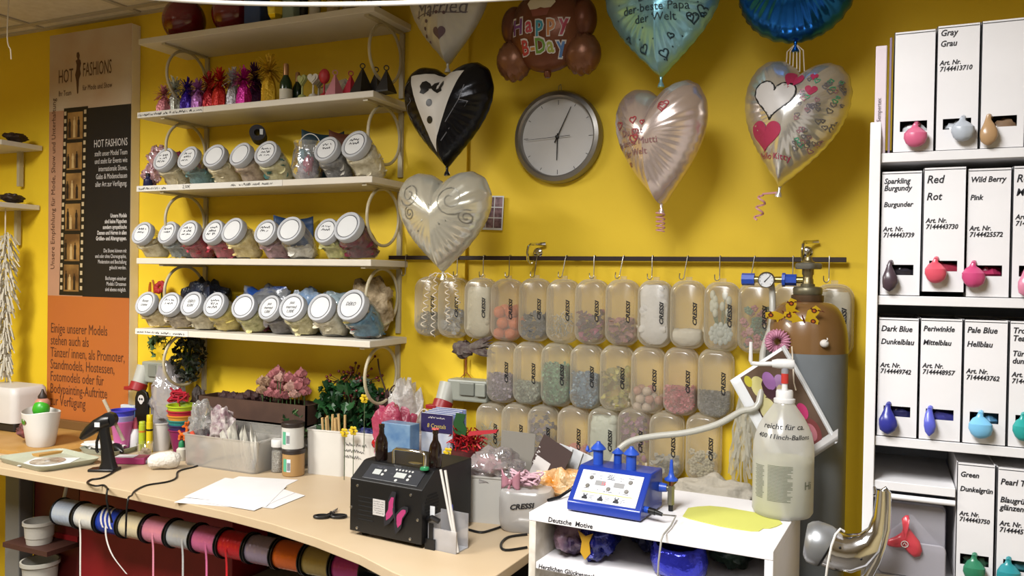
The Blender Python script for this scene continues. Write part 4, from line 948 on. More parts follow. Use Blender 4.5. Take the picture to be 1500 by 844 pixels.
def dbox(x, z0, h, words, label, w=BPX-.0015, slot=True, slx=0., bits='8a8a90', lines=None, yf=-.75):
    """tall cardboard dispenser with a slot in its front and handwriting on it"""
    d = .24; t = T('dispenser_box', label, 'box', (x+w/2, yf, z0), 0, 'white balloon dispenser boxes on the rack')
    s0, s1, a0, a1 = .040, .060, -.0235+slx, .0235+slx
    b = MB(); th = .0015
    b.box((0, th/2, s0/2), (w, th, s0)); b.box((0, th/2, (s1+h)/2), (w, th, h-s1)); b.box(((-w/2+a0)/2, th/2, (s0+s1)/2), (a0+w/2, th, s1-s0)); b.box(((w/2+a1)/2, th/2, (s0+s1)/2), (w/2-a1, th, s1-s0))
    b.box((-w/2+th/2, d/2, h/2), (th, d, h)); b.box((w/2-th/2, d/2, h/2), (th, d, h)); b.box((0, d-th/2, h/2), (w, th, h)); b.box((0, d/2, th/2), (w, d, th)); b.box((0, d/2, h-.004), (w-.004, d, th))
    b.build('carton', CARD, t, smooth=False)
    MB().box((0, .03, .052), (w-.006, .002, .09)).build('slot_shade', DARK, t, smooth=False)  # dark plate behind the slot, paints in the shaded carton interior
    b = MB(); b.ell((.004, .016, .044), (.022, .010, .012), 14, 8, lump=.6, seed=x*50); b.build('balloon_pile', mat('pile_'+bits, bits, .25), t)
    for body, sz, px_, pz, shear in (words or []):
        text('lettering', body, sz, INK, t, Matrix.Translation((-w/2+px_-.001, -.0006, pz)) @ FRONT, shear=shear, wx=.86, line=.95, bold=.00035)
    return t
def W4(a, b_, c, za=.205, zb=.165, zc=.105, sz=.0165, szn=.0125):
    L = []
    if a: L.append((a, sz, .006, za, .22))
    if b_: L.append((b_, sz*.95, .006, zb, .22))
    if c: L.append((c, szn, .006, zc, .22))
    return L
xs1 = [.0095+BPX*k for k in range(4)]; xs2 = [-.0085+BPX*k for k in range(4)]
dbox(xs1[0], 1.753, .232, [], 'blank white dispenser box with pink balloon, top row', bits='d8d8dc')
dbox(xs1[1], 1.753, .236, W4('Gray', 'Grau', 'Art. Nr.\n7144413710', .217, .197, .162), 'white dispenser box lettered Gray with pale grey balloon, top row', bits='c8ccd2')
dbox(xs1[2], 1.753, .237, [], 'blank white dispenser box with beige balloon, top row right', bits='8a7058')
dbox(xs2[0], 1.477, .240, W4('Sparkling\nBurgundy', 'Burgunder', 'Art. Nr.\n7144443739', .217, .172, .125, .0145), 'white dispenser box lettered Sparkling Burgundy, second row', bits='2f2a30')
dbox(xs2[1], 1.485, .236, W4('Red', 'Rot', 'Art. Nr.\n7144443730', .207, .175, .132, .021), 'white dispenser box lettered Red, pulled a little forward in second row', bits='a03048', yf=-.756)
dbox(xs2[2], 1.477, .240, W4('Wild Berry', 'Pink', 'Art. Nr.\n7144425572', .215, .182, .125, .0145), 'white dispenser box lettered Wild Berry, second row', bits='a83258')
dbox(xs2[3], 1.477, .242, W4('Rose', 'Mittelrosa', 'Art. Nr.\n7144443', .213, .188, .145, .02), 'white dispenser box lettered Rose at right edge of second row', bits='b05a78')
dbox(xs2[0]-.0, 1.203, .231, W4('Dark Blue', 'Dunkelblau', 'Art. Nr.\n7144449742', .205, .180, .135, .0155), 'white dispenser box lettered Dark Blue, third row', bits='2a2c5a')
dbox(xs2[1], 1.203, .232, W4('Periwinkle', 'Mittelblau', 'Art. Nr.\n7144448957', .208, .182, .138, .0145), 'white dispenser box lettered Periwinkle, third row', bits='3a3c8a')
dbox(xs2[2], 1.203, .232, W4('Pale Blue', 'Hellblau', 'Art. Nr.\n7144443762', .208, .182, .132, .0155), 'white dispenser box lettered Pale Blue, third row', bits='5a90b8')
dbox(xs2[3], 1.203, .232, W4('Tropical\nTeal', 'Türkis\ndunkel', 'Art. Nr.\n714444', .210, .168, .130, .015), 'white dispenser box lettered Tropical Teal at right edge of third row', bits='2a6a68')
dbox(.1325, .935, .231, W4('Green', 'Dunkelgrün', 'Art. Nr.\n7144443750', .205, .178, .132, .0138, .0115), 'white dispenser box lettered Green, bottom row', w=.063, bits='2a4a3a')
dbox(.198, .935, .229, W4('Pearl Teal', 'Blaugrün\nglänzend', 'Art. Nr.\n7144445', .198, .165, .122, .0155), 'white dispenser box lettered Pearl at right edge of bottom row', bits='2a6068')
for x, z, c, l, k, s in [(.049, 1.796, 'd9688c', 'pink balloon hanging from the blank top row box', 1, 1.05), (.128, 1.803, 'b9c0ca', 'pale grey balloon hanging from the Gray box', 1, 1.), (.170, 1.803, 'b8946c', 'beige balloon hanging from the right top row box', 0, .85),
                       (.010, 1.531, '4a3a42', 'dark burgundy balloon hanging from the Sparkling Burgundy box', 0, .8), (.088, 1.538, 'dc5468', 'coral red balloon in the slot of the Red box', 1, .95), (.151, 1.531, 'cc4a7c', 'berry pink balloon hanging from the Wild Berry box', 1, 1.), (.238, 1.525, 'd987a2', 'rose balloon hanging from the Rose box', 0, 1.),
                       (.012, 1.256, '2e3390', 'dark blue balloon hanging from the Dark Blue box', 0, .95), (.084, 1.254, '5a62cc', 'periwinkle balloon hanging from the Periwinkle box', 2, 1.), (.168, 1.252, '7cc0e8', 'pale blue balloon hanging from the Pale Blue box', 1, 1.02), (.236, 1.254, '2aa09a', 'teal balloon hanging from the Tropical Teal box', 1, .9),
                       (.163, .985, '2f7d5c', 'dark green balloon hanging from the Green box', 1, .95), (.218, .986, '2a8c94', 'pearl teal balloon hanging from the Pearl box', 1, 1.)]:
    latex(x, -.7525-(.006 if 'Red box' in l else 0), z, c, l, k, s)
# thin box and folder at the left end of the top row
t = T('thin_carton', 'slim upright pinkish white carton with vertical lettering at left end of the top row', 'box', (-.013, -.75, 1.753))
MB().box((0, .12, .105), (.0205, .24, .21)).build('carton', mat('pinkish_card', 'e2d3dc', .55), t, bevel=.002, smooth=False)
text('lettering', 'Sempertex', .0105, mat('grey_print_ink', '7d7078', .6), t, Matrix.Translation((.001, -.0008, .062)) @ FRONT @ Matrix.Rotation(pi/2, 4, 'Z'), bold=.0001)
o = MB().box((0, .12, .1125), (.004, .24, .225)).build('folder', mat('mauve_card', '8d7a90', .6), bevel=.001, smooth=False); o.location = (.0035, -.746, 1.753); tag(o, 'thin mauve folder standing between slim carton and blank box', 'folder')
# things lying deep in the rack's gaps
def gapbag(x, z, r, col, label, y=-.58, sd=1): 
    b = MB(); b.ell((0, 0, r[2]), r, 18, 12, lump=.5, ls=9, seed=sd); lo = min(p.z for p in b.v)
    for p in b.v: p.z -= lo
    o = b.build('balloon_bag', mat('gap_'+col, col, .3, bump=.5)); o.location = (x, y, z); tag(o, label, 'bag', 'balloon bags deep in the rack')
# frosted boxes lower left with a red balloon
FR = thin('frosted_grey_plastic', 'cfccd4', .45, .25, .10)
t = T('frosted_box', 'upper frosted plastic box with folded flap in the lower left of the rack', 'box', (.058, -.700, .935), 0, 'frosted plastic boxes in the rack'); 
b = MB(); secs = [[(x, -y, z+.07) for x, z in rrect(.118*k, .136*k, .012, 4)] for y, k in ((0, .96), (.004, 1), (.025, 1), (.03, .97))]; loft(b, secs); b.build('shell', FR, t)
b = MB(); b.add([(-.056, -.0315, .062), (.054, -.0315, .058), (.0, -.0315, .118)], [(0, 1, 2)]); b.add([(-.056, -.0325, .056), (.054, -.0325, .052), (.0, -.0325, .004)], [(0, 1, 2)]); b.build('folded_flap', FR, t, smooth=False, recalc=False)
t2 = T('frosted_box', 'lower frosted plastic box at the bottom edge of the photo, right of the chrome blower', 'box', (.058, -.742, .935), 0, 'frosted plastic boxes in the rack')
b = MB(); secs = [[(x, -y, z+.035) for x, z in rrect(.118*k, .066*k, .010, 4)] for y, k in ((0, .96), (.004, 1), (.006, 1), (.009, .97))]; loft(b, secs); b.build('shell', FR, t2)
t = T('latex_balloon', 'limp red balloon with white print lying over the frosted boxes', 'balloon', (.046, -.755, 1.003)); b = MB(); m = rubber('d84a56')
S = [(-.0, .052), (.006, .053), (.008, .046), (.007, .03), (.014, .02), (.026, .006), (.031, -.012), (.027, -.023), (.018, -.026), (.008, -.020), (-.002, -.009), (-.014, -.011), (-.028, -.011), (-.034, -.006), (-.030, .001), (-.017, .009), (-.006, .018), (-.003, .03), (-.006, .045)]
n = len(S); secs = []
for y, k in ((.004, .86), (.0, 1), (-.004, .96), (-.007, .72), (-.008, .35)): secs.append([(x*k+.0, y+.0015*sin(i*2.1), z*k) for i, (x, z) in enumerate(S)])
loft(b, secs); b.build('bulb', m, t, ang=70)
b = MB(); P8 = [(.006*cos(a), -.0092, .006*sin(a)-.001) for a in [2*pi*i/14 for i in range(14)]]; b.tube(P8, .0009, 4, closed=True); b.tube([(-.003, -.0092, -.002), (0, -.0092, .002), (.003, -.0092, -.003)], .0009, 4); b.build('white_print', PW, t)
# chrome blower hanging from the rack's rod
def cpt(px, py, y=-.815): return at(px, py, Y=y)
o0 = cpt(1283, 722, -.772); t = T('chrome_blower', 'shiny chrome balloon blower with grey motor end hanging by its handle beside the white unit', 'blower', o0)
L_ = lambda px, py, y=-.815: cpt(px, py, y)-o0
b = MB(); pts = [(1291, 718, .0085), (1290, 735, .010), (1288, 757, .0115), (1284, 778, .0155), (1274, 795, .024), (1258, 806, .033), (1242, 810, .037), (1226, 808, .037), (1213, 802, .037)]
b.tube([L_(x, y) for x, y, r in pts], [r for x, y, r in pts], 24); b.build('chrome_body', CHROME, t)
b = MB(); b.tube([L_(*q) for q in ((1291, 720), (1297, 716), (1301, 722), (1301, 745), (1299, 775), (1292, 800), (1283, 822), (1272, 842), (1260, 858), (1245, 868), (1228, 868))], [.004, .005, .0055, .006, .007, .008, .009, .010, .010, .009, .006], 12); b.build('handle', CHROME, t)
b = MB(); b.tube([L_(*q) for q in ((1214, 803), (1209, 800), (1200, 797), (1190, 793), (1184, 791), (1180, 790))], [.0385, .041, .042, .041, .036, .030], 24); b.build('motor_cap', mat('grey_metal_cap', '8e9092', .35, .7), t)
b = MB(); b.tube([L_(1213.5, 803), L_(1211, 801.5)], [.0400, .0415], 24); b.build('black_ring', BLACKM, t)
MB().tube([(-.002, .000, -.004), (-.003, .008, .008), (0, .022, .004), (.003, .024, -.004)], .0032, 8).build('rod_hook', CHROME, t)
b = MB(); b.tube([L_(1208, 862, -.87), L_(1212, 830, -.875), L_(1218, 800, -.875), L_(1224, 783, -.868), L_(1231, 775, -.855), L_(1237, 779, -.852)], .0022, 8); b.build('cord', mat('white_cord', 'e6e2dc', .5), t)
b = MB()
for q in ((1232, 795), (1262, 812)): b.ell(L_(*q)+V((0, -.034 if q[0] < 1250 else -.031, 0)), (.0025, .0015, .0025), 8, 6)
b.build('screw', BLACKM, t)

# ---------------- low white unit ----------------
UZ = .94; a = at(775, 750, Z=UZ); c = at(1133, 808, Z=UZ); UW = (c-a).xy.length; UA = atan2(c.y-a.y, c.x-a.x); UD = .385
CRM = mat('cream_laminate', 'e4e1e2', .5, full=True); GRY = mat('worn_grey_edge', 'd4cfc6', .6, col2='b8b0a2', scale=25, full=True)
t = T('shelf_unit', 'low white shelf unit with handwritten front edges, carrying blue inflator and pump bottle', 'shelf unit', (a.x, a.y, 0), UA)
def ub(n, x0, x1, y0, y1, z0, z1, m=CRM, bev=.0015): return MB().box(((x0+x1)/2, (y0+y1)/2, (z0+z1)/2), (x1-x0, y1-y0, z1-z0)).build(n, m, t, smooth=False, bevel=bev)
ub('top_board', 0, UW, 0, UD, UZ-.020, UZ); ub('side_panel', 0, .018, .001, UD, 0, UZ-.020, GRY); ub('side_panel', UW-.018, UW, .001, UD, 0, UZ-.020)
ub('back_panel', .018, UW-.018, UD-.008, UD, 0, UZ-.020, mat('unit_back', 'b8b0a4', .6)); ZS = UZ-.118
for k in range(4): ub('shelf_board', .018, UW-.018, .004, UD-.008, ZS-.016-.21*k, ZS-.21*k)
HW = mat('marker_black', '24222a', .6)
text('lettering', 'Deutsche  Motive', .0165, HW, t, Matrix.Translation((.05, -.0008, UZ-.0155)) @ FRONT, shear=.15, bold=.0003, wx=.95); text('lettering', 'Herzlichen Glückwunsch', .0145, HW, t, Matrix.Translation((.025, .0032, ZS-.0135)) @ FRONT, shear=.15, bold=.0003)
UM = Matrix.Translation((a.x, a.y, 0)) @ Matrix.Rotation(UA, 4, 'Z'); UI = UM.inverted()
S = [(1000, 757), (1008, 745), (1022, 743), (1040, 742), (1062, 744), (1085, 748), (1108, 752), (1130, 757), (1142, 763), (1146, 768), (1138, 772), (1128, 775), (1118, 775), (1112, 779), (1100, 779), (1078, 776), (1055, 772), (1030, 766), (1010, 761)]
b = MB(); b.prism([(lambda q: (q.x-a.x, q.y-a.y))(at(x, y, Z=UZ)) for x, y in S], UZ+.0002, UZ+.0016); o = b.build('yellow_patch', mat('pale_lime_paper', 'dfe072', .7), None, smooth=False); o.location = (a.x, a.y, 0); tag(o, 'pale lime yellow cutout lying on top of the white unit', 'paper')
# bags in the unit
def ubag(x, y, z, r, m, label, sd, lump=.4):
    b = MB(); b.ell((0, 0, r[2]), r, 28, 18, lump=lump, ls=9, seed=sd); lo = min(p.z for p in b.v)
    for p in b.v: p.z -= lo
    o = b.build('balloon_bag', m, ang=60); o.location = UM @ V((x, y, z)); o.rotation_euler.z = UA; return tag(o, label, 'bag', 'packs inside the white unit')
ubag(.072, .10, ZS, (.042, .06, .042), mat('clear_pack_pink', '9a7a86', .3, col2='4a3a5a', scale=22, bump=.6), 'clear pack with pink bits at left inside the white unit', 2)
o = ubag(.145, .10, ZS, (.04, .07, .044), mat('navy_foil_pack', '1a2078', .25, .3, bump=.6), 'dark blue foil pack beside the clear pink pack in the white unit', 5)
g = MB(); g.prism([(-.022, .078), (.0, .066), (.022, .076), (.012, .05), (.016, .02), (.0, .0), (-.014, .02), (-.01, .05)], 0, .004, 0, Matrix.Translation((-.012, -.066, .016)) @ FRONT @ Matrix.Scale(.85, 4)); g.build('gold_label', mat('gold_label', 'c89a2a', .4), o); 
ubag(.25, .22, ZS, (.055, .08, .044), mat('dark_navy_pack', '14173c', .4, bump=.5), 'dark navy pack at the back of the white unit', 8); ubag(.44, .22, ZS, (.06, .08, .046), mat('dark_green_pack', '24382c', .4, bump=.5), 'dark green pack at right inside the white unit', 11)
o = T('balloon_bag', 'open blue foil bag with shiny rim in the middle of the white unit', 'bag', UM @ V((.345, .075, ZS)), UA, 'packs inside the white unit')
b = MB(); b.lathe([(.045, 0), (.06, .01), (.066, .035), (.062, .06), (.052, .073)], 28, cap=False)
for p in b.v: p.y = p.y*.75-.25*max(0, p.z-.0)+.012; p.z = p.z*(1.05+.25*(p.y+.03)/.06*.6); p.z += .004*noise.noise(p*50)
b.build('foil', mat('blue_foil_bag', '2a2fa8', .2, .6, bump=.6, bscale=40), o, thick=.0015, ang=60); MB().ell((0, .005, .03), (.045, .03, .025), 16, 10, lump=.4).build('contents', mat('brown_scraps', '4a3226', .6, bump=.6), o)

# ---------------- blue inflator ----------------
a_ = at(830, 749, Z=UZ); c_ = at(938, 767, Z=UZ); iw = (c_-a_).xy.length; ia = atan2(c_.y-a_.y, c_.x-a_.x)
BLU = mat('blue_enamel', '1c3aa0', .3, coat=.2); BLP = mat('blue_plastic', '2a55c4', .35)
t = T('balloon_inflator', 'blue electric balloon inflator with white control panel and blue nozzles', 'inflator', (a_.x, a_.y, UZ), ia)
prof = [(0, .004), (0, .024), (.070, .096), (.076, .099), (.150, .099), (.156, .093), (.156, .004)]
b = MB(); b.prism(prof, .0, iw, 0, Matrix(((0, 0, 1, 0), (1, 0, 0, 0), (0, 1, 0, 0), (0, 0, 0, 1)))); b.build('housing', BLU, t, bevel=.003, ang=25)
b = MB()
for x in (.02, iw-.02):
    for y in (.02, .136): b.lathe([(.008, 0), (.008, .005)], 12, c=(x, y, 0))
b.build('feet', BLACKM, t)
sl = V((0, .070, .072)); sn = sl.normalized(); nn = V((0, -sn.z, sn.y)); PM = Matrix(((1, 0, 0, iw/2), (0, sn.y, nn.y, .035), (0, sn.z, nn.z, .060), (0, 0, 0, 1)))
PWW, PHH = iw*.84, .084
pn = MB().box((0, 0, .0008), (PWW, PHH, .0016)).build('control_panel', mat('panel_white', 'e8eaf0', .4), t, smooth=False); pn.matrix_local = PM
def on(n, b, m): return b.build(n, m, pn, smooth=True)
for x in (-.024, .024): MB().box((x, .010, .0018), (.026, .013, .001)).build('display', mat('grey_display', '9c9c9c', .35), pn, smooth=False)
text('lettering', '16', .013, mat('red_digits', 'e04a5a', .4, emit=.6), pn, Matrix.Translation((-.0215, .0052, .0026)))
for x, y in ((-.050, .022), (-.054, -.001), (.050, .022), (.046, -.003), (.0, -.003)):
    b = MB(); b.lathe([(.0056, .0016), (.0056, .003), (.0045, .004)], 18, c=(x, y, 0)); b.build('button', STEEL, pn)
GI = mat('grey_ink', '5a5a62', .6)
b = MB()
for x, y, w in ((-.050, .031, .014), (-.054, -.009, .014), (.050, .031, .014), (.046, -.012, .014), (0, -.012, .026), (-.026, .028, .01), (.026, .028, .01)): scribble(b, x-w/2, y, w, .0028, .0005, int(x*1e3+50), Matrix.Translation((0, 0, .0018)))
for x, y in ((-.026, .022), (.026, .022), (-.026, -.008), (.03, -.009)): b.add([(x+.0014*cos(k), y+.0014*sin(k), .0018) for k in [2*pi*i/8 for i in range(8)]], [tuple(range(8))])
for k in range(4): scribble(b, -.010, .022+.004*k, .02-.004*(k % 2), .0035, .0008, k+70, Matrix.Translation((0, 0, .0018)), 7)
b.build('panel_print', GI, pn, smooth=False, recalc=False)
b = MB()
for k in range(3): b.box((-.043+.043*k, -.0175, .0018), (.042, .0022, .0006))
b.build('lime_stripe', mat('lime_print', 'c8d66a', .5), pn, smooth=False)
for k in range(3):
    x = -.052+.040*k; b = MB(); b.box((x, -.034, .0019), (.014, .006, .0006)); b.prism([(x-.005, -.031), (x+.005, -.031), (x+.003, -.026), (x-.003, -.026)], .0016, .0022)
    for dx in ((-.004, .004) if k != 1 else (0,)): b.box((x+dx, -.0245, .0019), (.0022, .005, .0006))
    b.build('machine_symbol', INK, pn, smooth=False); b = MB()
    for j in range(3): scribble(b, x+.010, -.028-.004*j, .012, .0026, .0004, k*5+j, Matrix.Translation((0, 0, .0018)), 6)
    b.build('panel_print', GI, pn, smooth=False, recalc=False)
def nozzle(x, y, h, s=1., loc=None, par=None, n='nozzle'):
    c = loc or (x, y, .099); b = MB(); b.lathe([(.0125*s, 0), (.0125*s, h*.62), (.0165*s, h*.64), (.019*s, h*.66), (.019*s, h*.69), (.012*s, h*.84), (.0055*s, h*.94), (.0045*s, h)], 24, c=c); return b.build(n, BLP, par or t)
n1 = nozzle(.036, .105, .056); b = MB(); b.tube([(.022, .105, .131), (.012, .104, .127), (.007, .104, .128)], .003, 8); b.lathe([(.004, 0), (.0055, .004), (.002, .014)], 12, c=(.007, .104, .127)); b.build('side_cap', BLP, n1)
nozzle(.128, .092, .056); nozzle(.075, .138, .038, .8)
b = MB(); b.cyl((iw, .135, .055), (iw+.018, .136, .055), .012, .010, 14); b.build('side_port', BLP, t)
t2 = t; b = MB(); b.cyl((iw+.028, .136, .016), (iw+.028, .136, .062), .0085, n=6); b.cyl((iw+.016, .136, .055), (iw+.028, .136, .055), .006, n=10); v = b.build('valve_body', mat('brass_nickel', '8f8a72', .35, .8), t)
MB().cyl((iw+.028, .136, .001), (iw+.028, .136, .016), .006, n=12).build('valve_foot', BLACKM, v); b = MB(); b.lathe([(.005, 0), (.005, .012)], 12, c=(iw+.028, .136, .062)); b.build('valve_stem', mat('copper_stem', '8a5a44', .35, .8), v)
b = MB(); b.lathe([(.006, 0), (.0165, .002), (.0165, .005), (.008, .012), (.0055, .022), (.0035, .048), (.003, .052)], 22, c=(iw+.028, .136, .073)); b.build('tip', BLP, v)
b = MB(); b.cyl((iw, .028, .026), (iw+.012, .025, .026), .0075, n=12); b.build('socket', BLP, t); b = MB(); b.cyl((iw+.012, .025, .026), (iw+.028, .022, .025), .0075, n=12); b.cyl((iw+.028, .022, .025), (iw+.046, .018, .023), .006, .004, 12); pl = b.build('jack_plug', BLACKM, t)
IM = Matrix.Translation((a_.x, a_.y, UZ)) @ Matrix.Rotation(ia, 4, 'Z'); II = IM.inverted()
tail = [IM @ V((iw+.046, .018, .023)), at(990, 756, Z=UZ+.012), at(983, 770, Z=UZ+.008)]
q = at(972, 787, Z=UZ); tail += [V((q.x, q.y-.004, UZ+.006)), V((q.x-.002, q.y-.012, UZ-.004)), V((q.x-.006, q.y-.016, UZ-.05)), V((q.x-.009, q.y-.016, UZ-.14)), V((q.x-.008, q.y-.016, UZ-.3))]
b = MB(); b.tube([II @ p for p in tail], .0022, 8); b.build('cable', mat('grey_cable', 'a8a49c', .5), t)
b = MB(); b.tube([(0, .13, .05), (-.02, .135, .045), (-.045, .12, .02), (-.06, .085, .006), (-.075, .05, .004)], [.005, .0045, .004, .004, .004], 8); b.build('power_cord', BLACKM, t)

# ---------------- gas cylinder ----------------
cx, cy, R = -.182, -.222, .102
t = T('gas_cylinder', 'tall grey gas cylinder with brown shoulder and brass valve', 'gas cylinder', (cx, cy, 0))
zb = at(1185, 519, Y=cy-R).z; zt = 1.462
GC = mat('grey_cylinder_paint', '80868a', .5, col2='74797c', scale=7)
MB().lathe([(R*.92, 0), (R, .02), (R, zb)], 56).build('body', GC, t)
b = MB(); pr2 = [(R*1.001, zb-.001), (R*1.002, zb+.012)]
for k in range(1, 13): a = pi/2*k/12; pr2.append((.036+(R-.036)*(max(0, cos(a))**.72 if k < 12 else 0), zb+.012+(zt-zb-.024)*sin(a)))
b.lathe(pr2+[(.034, zt)], 56); b.build('shoulder', mat('brown_enamel', '86623a', .28, coat=.3), t)
b = MB(); b.lathe([(.040, 0), (.041, .003), (.041, .016), (.036, .018)], 32, c=(0, 0, zt-.012)); b.build('neck_ring', mat('dark_bronze', '5e4a38', .4, .6), t); b = MB(); b.lathe([(.035, 0), (.037, .004), (.037, .016), (.034, .020), (.018, .022), (.018, .028)], 32, c=(0, 0, zt+.006)); v = b.build('collar', mat('grey_bronze', '6f6a56', .4, .6), t)
BRZ = mat('bronze_valve', '8a7e5e', .35, .8)
b = MB(); b.lathe([(.015, 0), (.014, .012), (.0125, .014), (.0125, .022), (.015, .026), (.015, .042), (.017, .046), (.017, .058), (.011, .062), (.009, .070)], 20, c=(0, 0, zt+.034)); b.build('valve', BRZ, t)
zw = 1.535
b = MB(); pr3 = []
n = 48; secs = []
for rr, zz in ((.012, 0), (.030, .0), (.033, .004), (.033, .012), (.029, .016), (.012, .016)): secs.append([(rr*(1+.07*cos(5*2*pi*i/n)*(rr > .02))*cos(2*pi*i/n), rr*(1+.07*cos(5*2*pi*i/n)*(rr > .02))*sin(2*pi*i/n), zw+zz) for i in range(n)])
loft(b, secs); b.build('handwheel', mat('grey_handwheel', '77756c', .4, .5), t)
zr = 1.506
b = MB(); b.cyl((-.012, 0, zr), (-.168, 0, zr), .0085, n=16); b.build('regulator_pipe', mat('brass', 'a89a5c', .3, .9), t)
b = MB(); b.cyl((-.028, 0, zr), (-.056, 0, zr), .015, n=6); b.cyl((-.056, 0, zr), (-.064, 0, zr), .0185, n=8); b.build('blue_nut', BLP, t)
b = MB(); b.cyl((-.135, 0, zr), (-.168, 0, zr), .0165, n=8); b.build('blue_cap', BLP, t)
gz = Matrix.Translation((-.102, -.010, zr-.001)) @ Matrix.Rotation(radians(90), 4, 'X') 
b = MB(); b.lathe([(.0, 0), (.0215, 0), (.0215, .016), (.019, .019), (.0185, .015)], 36, M=gz, cap=False); g = b.build('gauge', STEEL, t); b = MB(); b.lathe([(.0005, .0155), (.0188, .0155)], 32, M=gz, cap=False); b.build('gauge_dial', LIDP, g, recalc=False)
b = MB(); b.add([gz @ V(q) for q in ((-.006, -.005, .0162), (.011, .013, .0162), (.012, .012, .0162), (-.004, -.007, .0162))], [(0, 1, 2, 3)])
for k in range(9):
    a = radians(225-33.75*k); b.add([gz @ V((r_*cos(a+d), r_*sin(a+d), .016)) for r_, d in ((.0145, -.04), (.017, -.04), (.017, .04), (.0145, .04))], [(0, 1, 2, 3)])
b.build('gauge_needle', INK, g, smooth=False, recalc=False)
HOSE = thin('clear_hose', 'd8d6cc', .35, .2, .15)
A = lambda px, py, y: at(px, py, Y=y)-V((cx, cy, 0))
hp = [V((-.092, 0, zr-.012)), V((-.088, 0, zr-.05)), V((-.086, -.03, zr-.12)), V((-.10, -.075, zr-.19)), A(1112, 590, -.36), A(1085, 603, -.365), A(1050, 622, -.37), A(1005, 634, -.375), A(960, 639, -.38), A(925, 646, -.385), A(906, 660, -.39), A(896, 680, -.385), A(880, 705, -.37), A(860, 712, -.365)]
def smooth(P, k=4):
    P = [V(p) for p in P]; out = []
    for i in range(len(P)-1):
        p0 = P[max(0, i-1)]; p1 = P[i]; p2 = P[i+1]; p3 = P[min(len(P)-1, i+2)]
        for j in range(k): u = j/k; out.append(.5*((2*p1)+(p2-p0)*u+(2*p0-5*p1+4*p2-p3)*u*u+(3*p1-p0-3*p2+p3)*u**3))
    return out+[P[-1]]
b = MB(); b.tube(smooth(hp), .0085, 10); b.build('hose', mat('grey_white_hose', 'c2c0b6', .3, spec=.6), t)
def dome(px, py): # point on the cylinder's shoulder under a photo pixel
    best = None
    for k in range(200):
        y = -.335+.0012*k; p = at(px, py, Y=y); rr = sqrt((p.x-cx)**2+(p.y-cy)**2); zz = p.z
        if zz < zb+.012: r2 = R
        else:
            s = (zz-zb-.012)/(zt-zb-.024); r2 = .036+(R-.036)*max(0, 1-min(1, s)**2)**.36
        if rr <= r2: return p
    return at(px, py, Y=cy)
def butterfly(px, py, ang, s, label):
    p = dome(px, py); o = T('paper_butterfly', label, 'butterfly', p+V((0, -.006, .003)), (radians(28), 0, 0), 'yellow butterflies on the gas cylinder')
    W_ = [(.002, -.004), (.012, .014), (.03, .022), (.036, .012), (.03, .004), (.022, -.002), (.026, -.012), (.02, -.022), (.008, -.018), (.002, -.010)]
    M = FRONT @ Matrix.Rotation(ang, 4, 'Z') @ Matrix.Scale(s, 4)
    for sx in (-1, 1):
        Q = [(sx*x, y) for x, y in W_]; b = MB(); b.prism(Q if sx > 0 else Q[::-1], -.0005, .0005, 0, M); w = b.build('wing', mat('butterfly_yellow', 'e8c01c', .5), o, smooth=False)
        b = MB()
        for x, y, r in ((.024, .012, .005), (.016, -.010, .005)): b.prism([(sx*x+r*cos(k), y+r*sin(k)) for k in [2*pi*i/12 for i in range(12)]], .0006, .0010, 0, M)
        for x, y, r in ((.024, .012, .0025), (.016, -.010, .0025)): b.prism([(sx*x+r*cos(k), y+r*sin(k)) for k in [2*pi*i/12 for i in range(12)]], .0010, .0014, 1, M)
        for k in range(4): x = .018+.006*k; b.prism([(sx*x, .017-.003*k), (sx*(x+.003), .021-.004*k), (sx*(x+.006), .013-.003*k)], .0006, .0010, 0, M)
        b.build('wing_marks', [mat('butterfly_brown', '6a2a18', .5), mat('butterfly_orange', 'd8701c', .5)], w, smooth=False)
    b = MB(); b.ell((0, -.004, .001), (.002, .014, .002), 8, 8, 0, M); b.build('body', mat('butterfly_brown'), o)
butterfly(1150, 461, radians(35), 1.3, 'upper left yellow butterfly stuck on the cylinder shoulder'); butterfly(1177, 468, radians(15), 1.3, 'lower right yellow butterfly stuck on the brown shoulder')
p = dome(1140, 500); o = T('hair_ring', 'pink ruffled ring stuck on the gas cylinder above the pump nozzle', 'ring', p+V((0, -.014, 0)), 0)
b = MB(); n = 72
for i in range(n): pass
secs = []
b.tube([(.020*cos(2*pi*i/n), -.002, .020*sin(2*pi*i/n)) for i in range(n)], [.0095+.0035*(i % 3 == 0)+.001*sin(i*1.7) for i in range(n)], 10, closed=True)
for i in range(46): a = 2*pi*i/23; e = .4+.9*(i % 2); d = V((cos(a), -.6*e, sin(a))).normalized(); c = V((.020*cos(a), -.002, .020*sin(a))); b.cyl(c+d*.007, c+d*.0135, .0026, .0012, 6)
b.build('ruffle', mat('pink_ruffle', 'd99ab4', .5, bump=.3), o)
p = dome(1208, 503); o = T('white_bell', 'small white round knob stuck on the brown cylinder shoulder', 'knob', p, 0); b = MB(); b.ell((0, -.008, 0), (.011, .009, .010), 16, 10); b.build('ball', WHITE, o); MB().tube([(.004, -.014, .004), (.008, -.016, .012), (.006, -.014, .014)], .0015, 5).build('tip', WHITE, o)
p = at(1203, 483, Y=cy-R*.75)

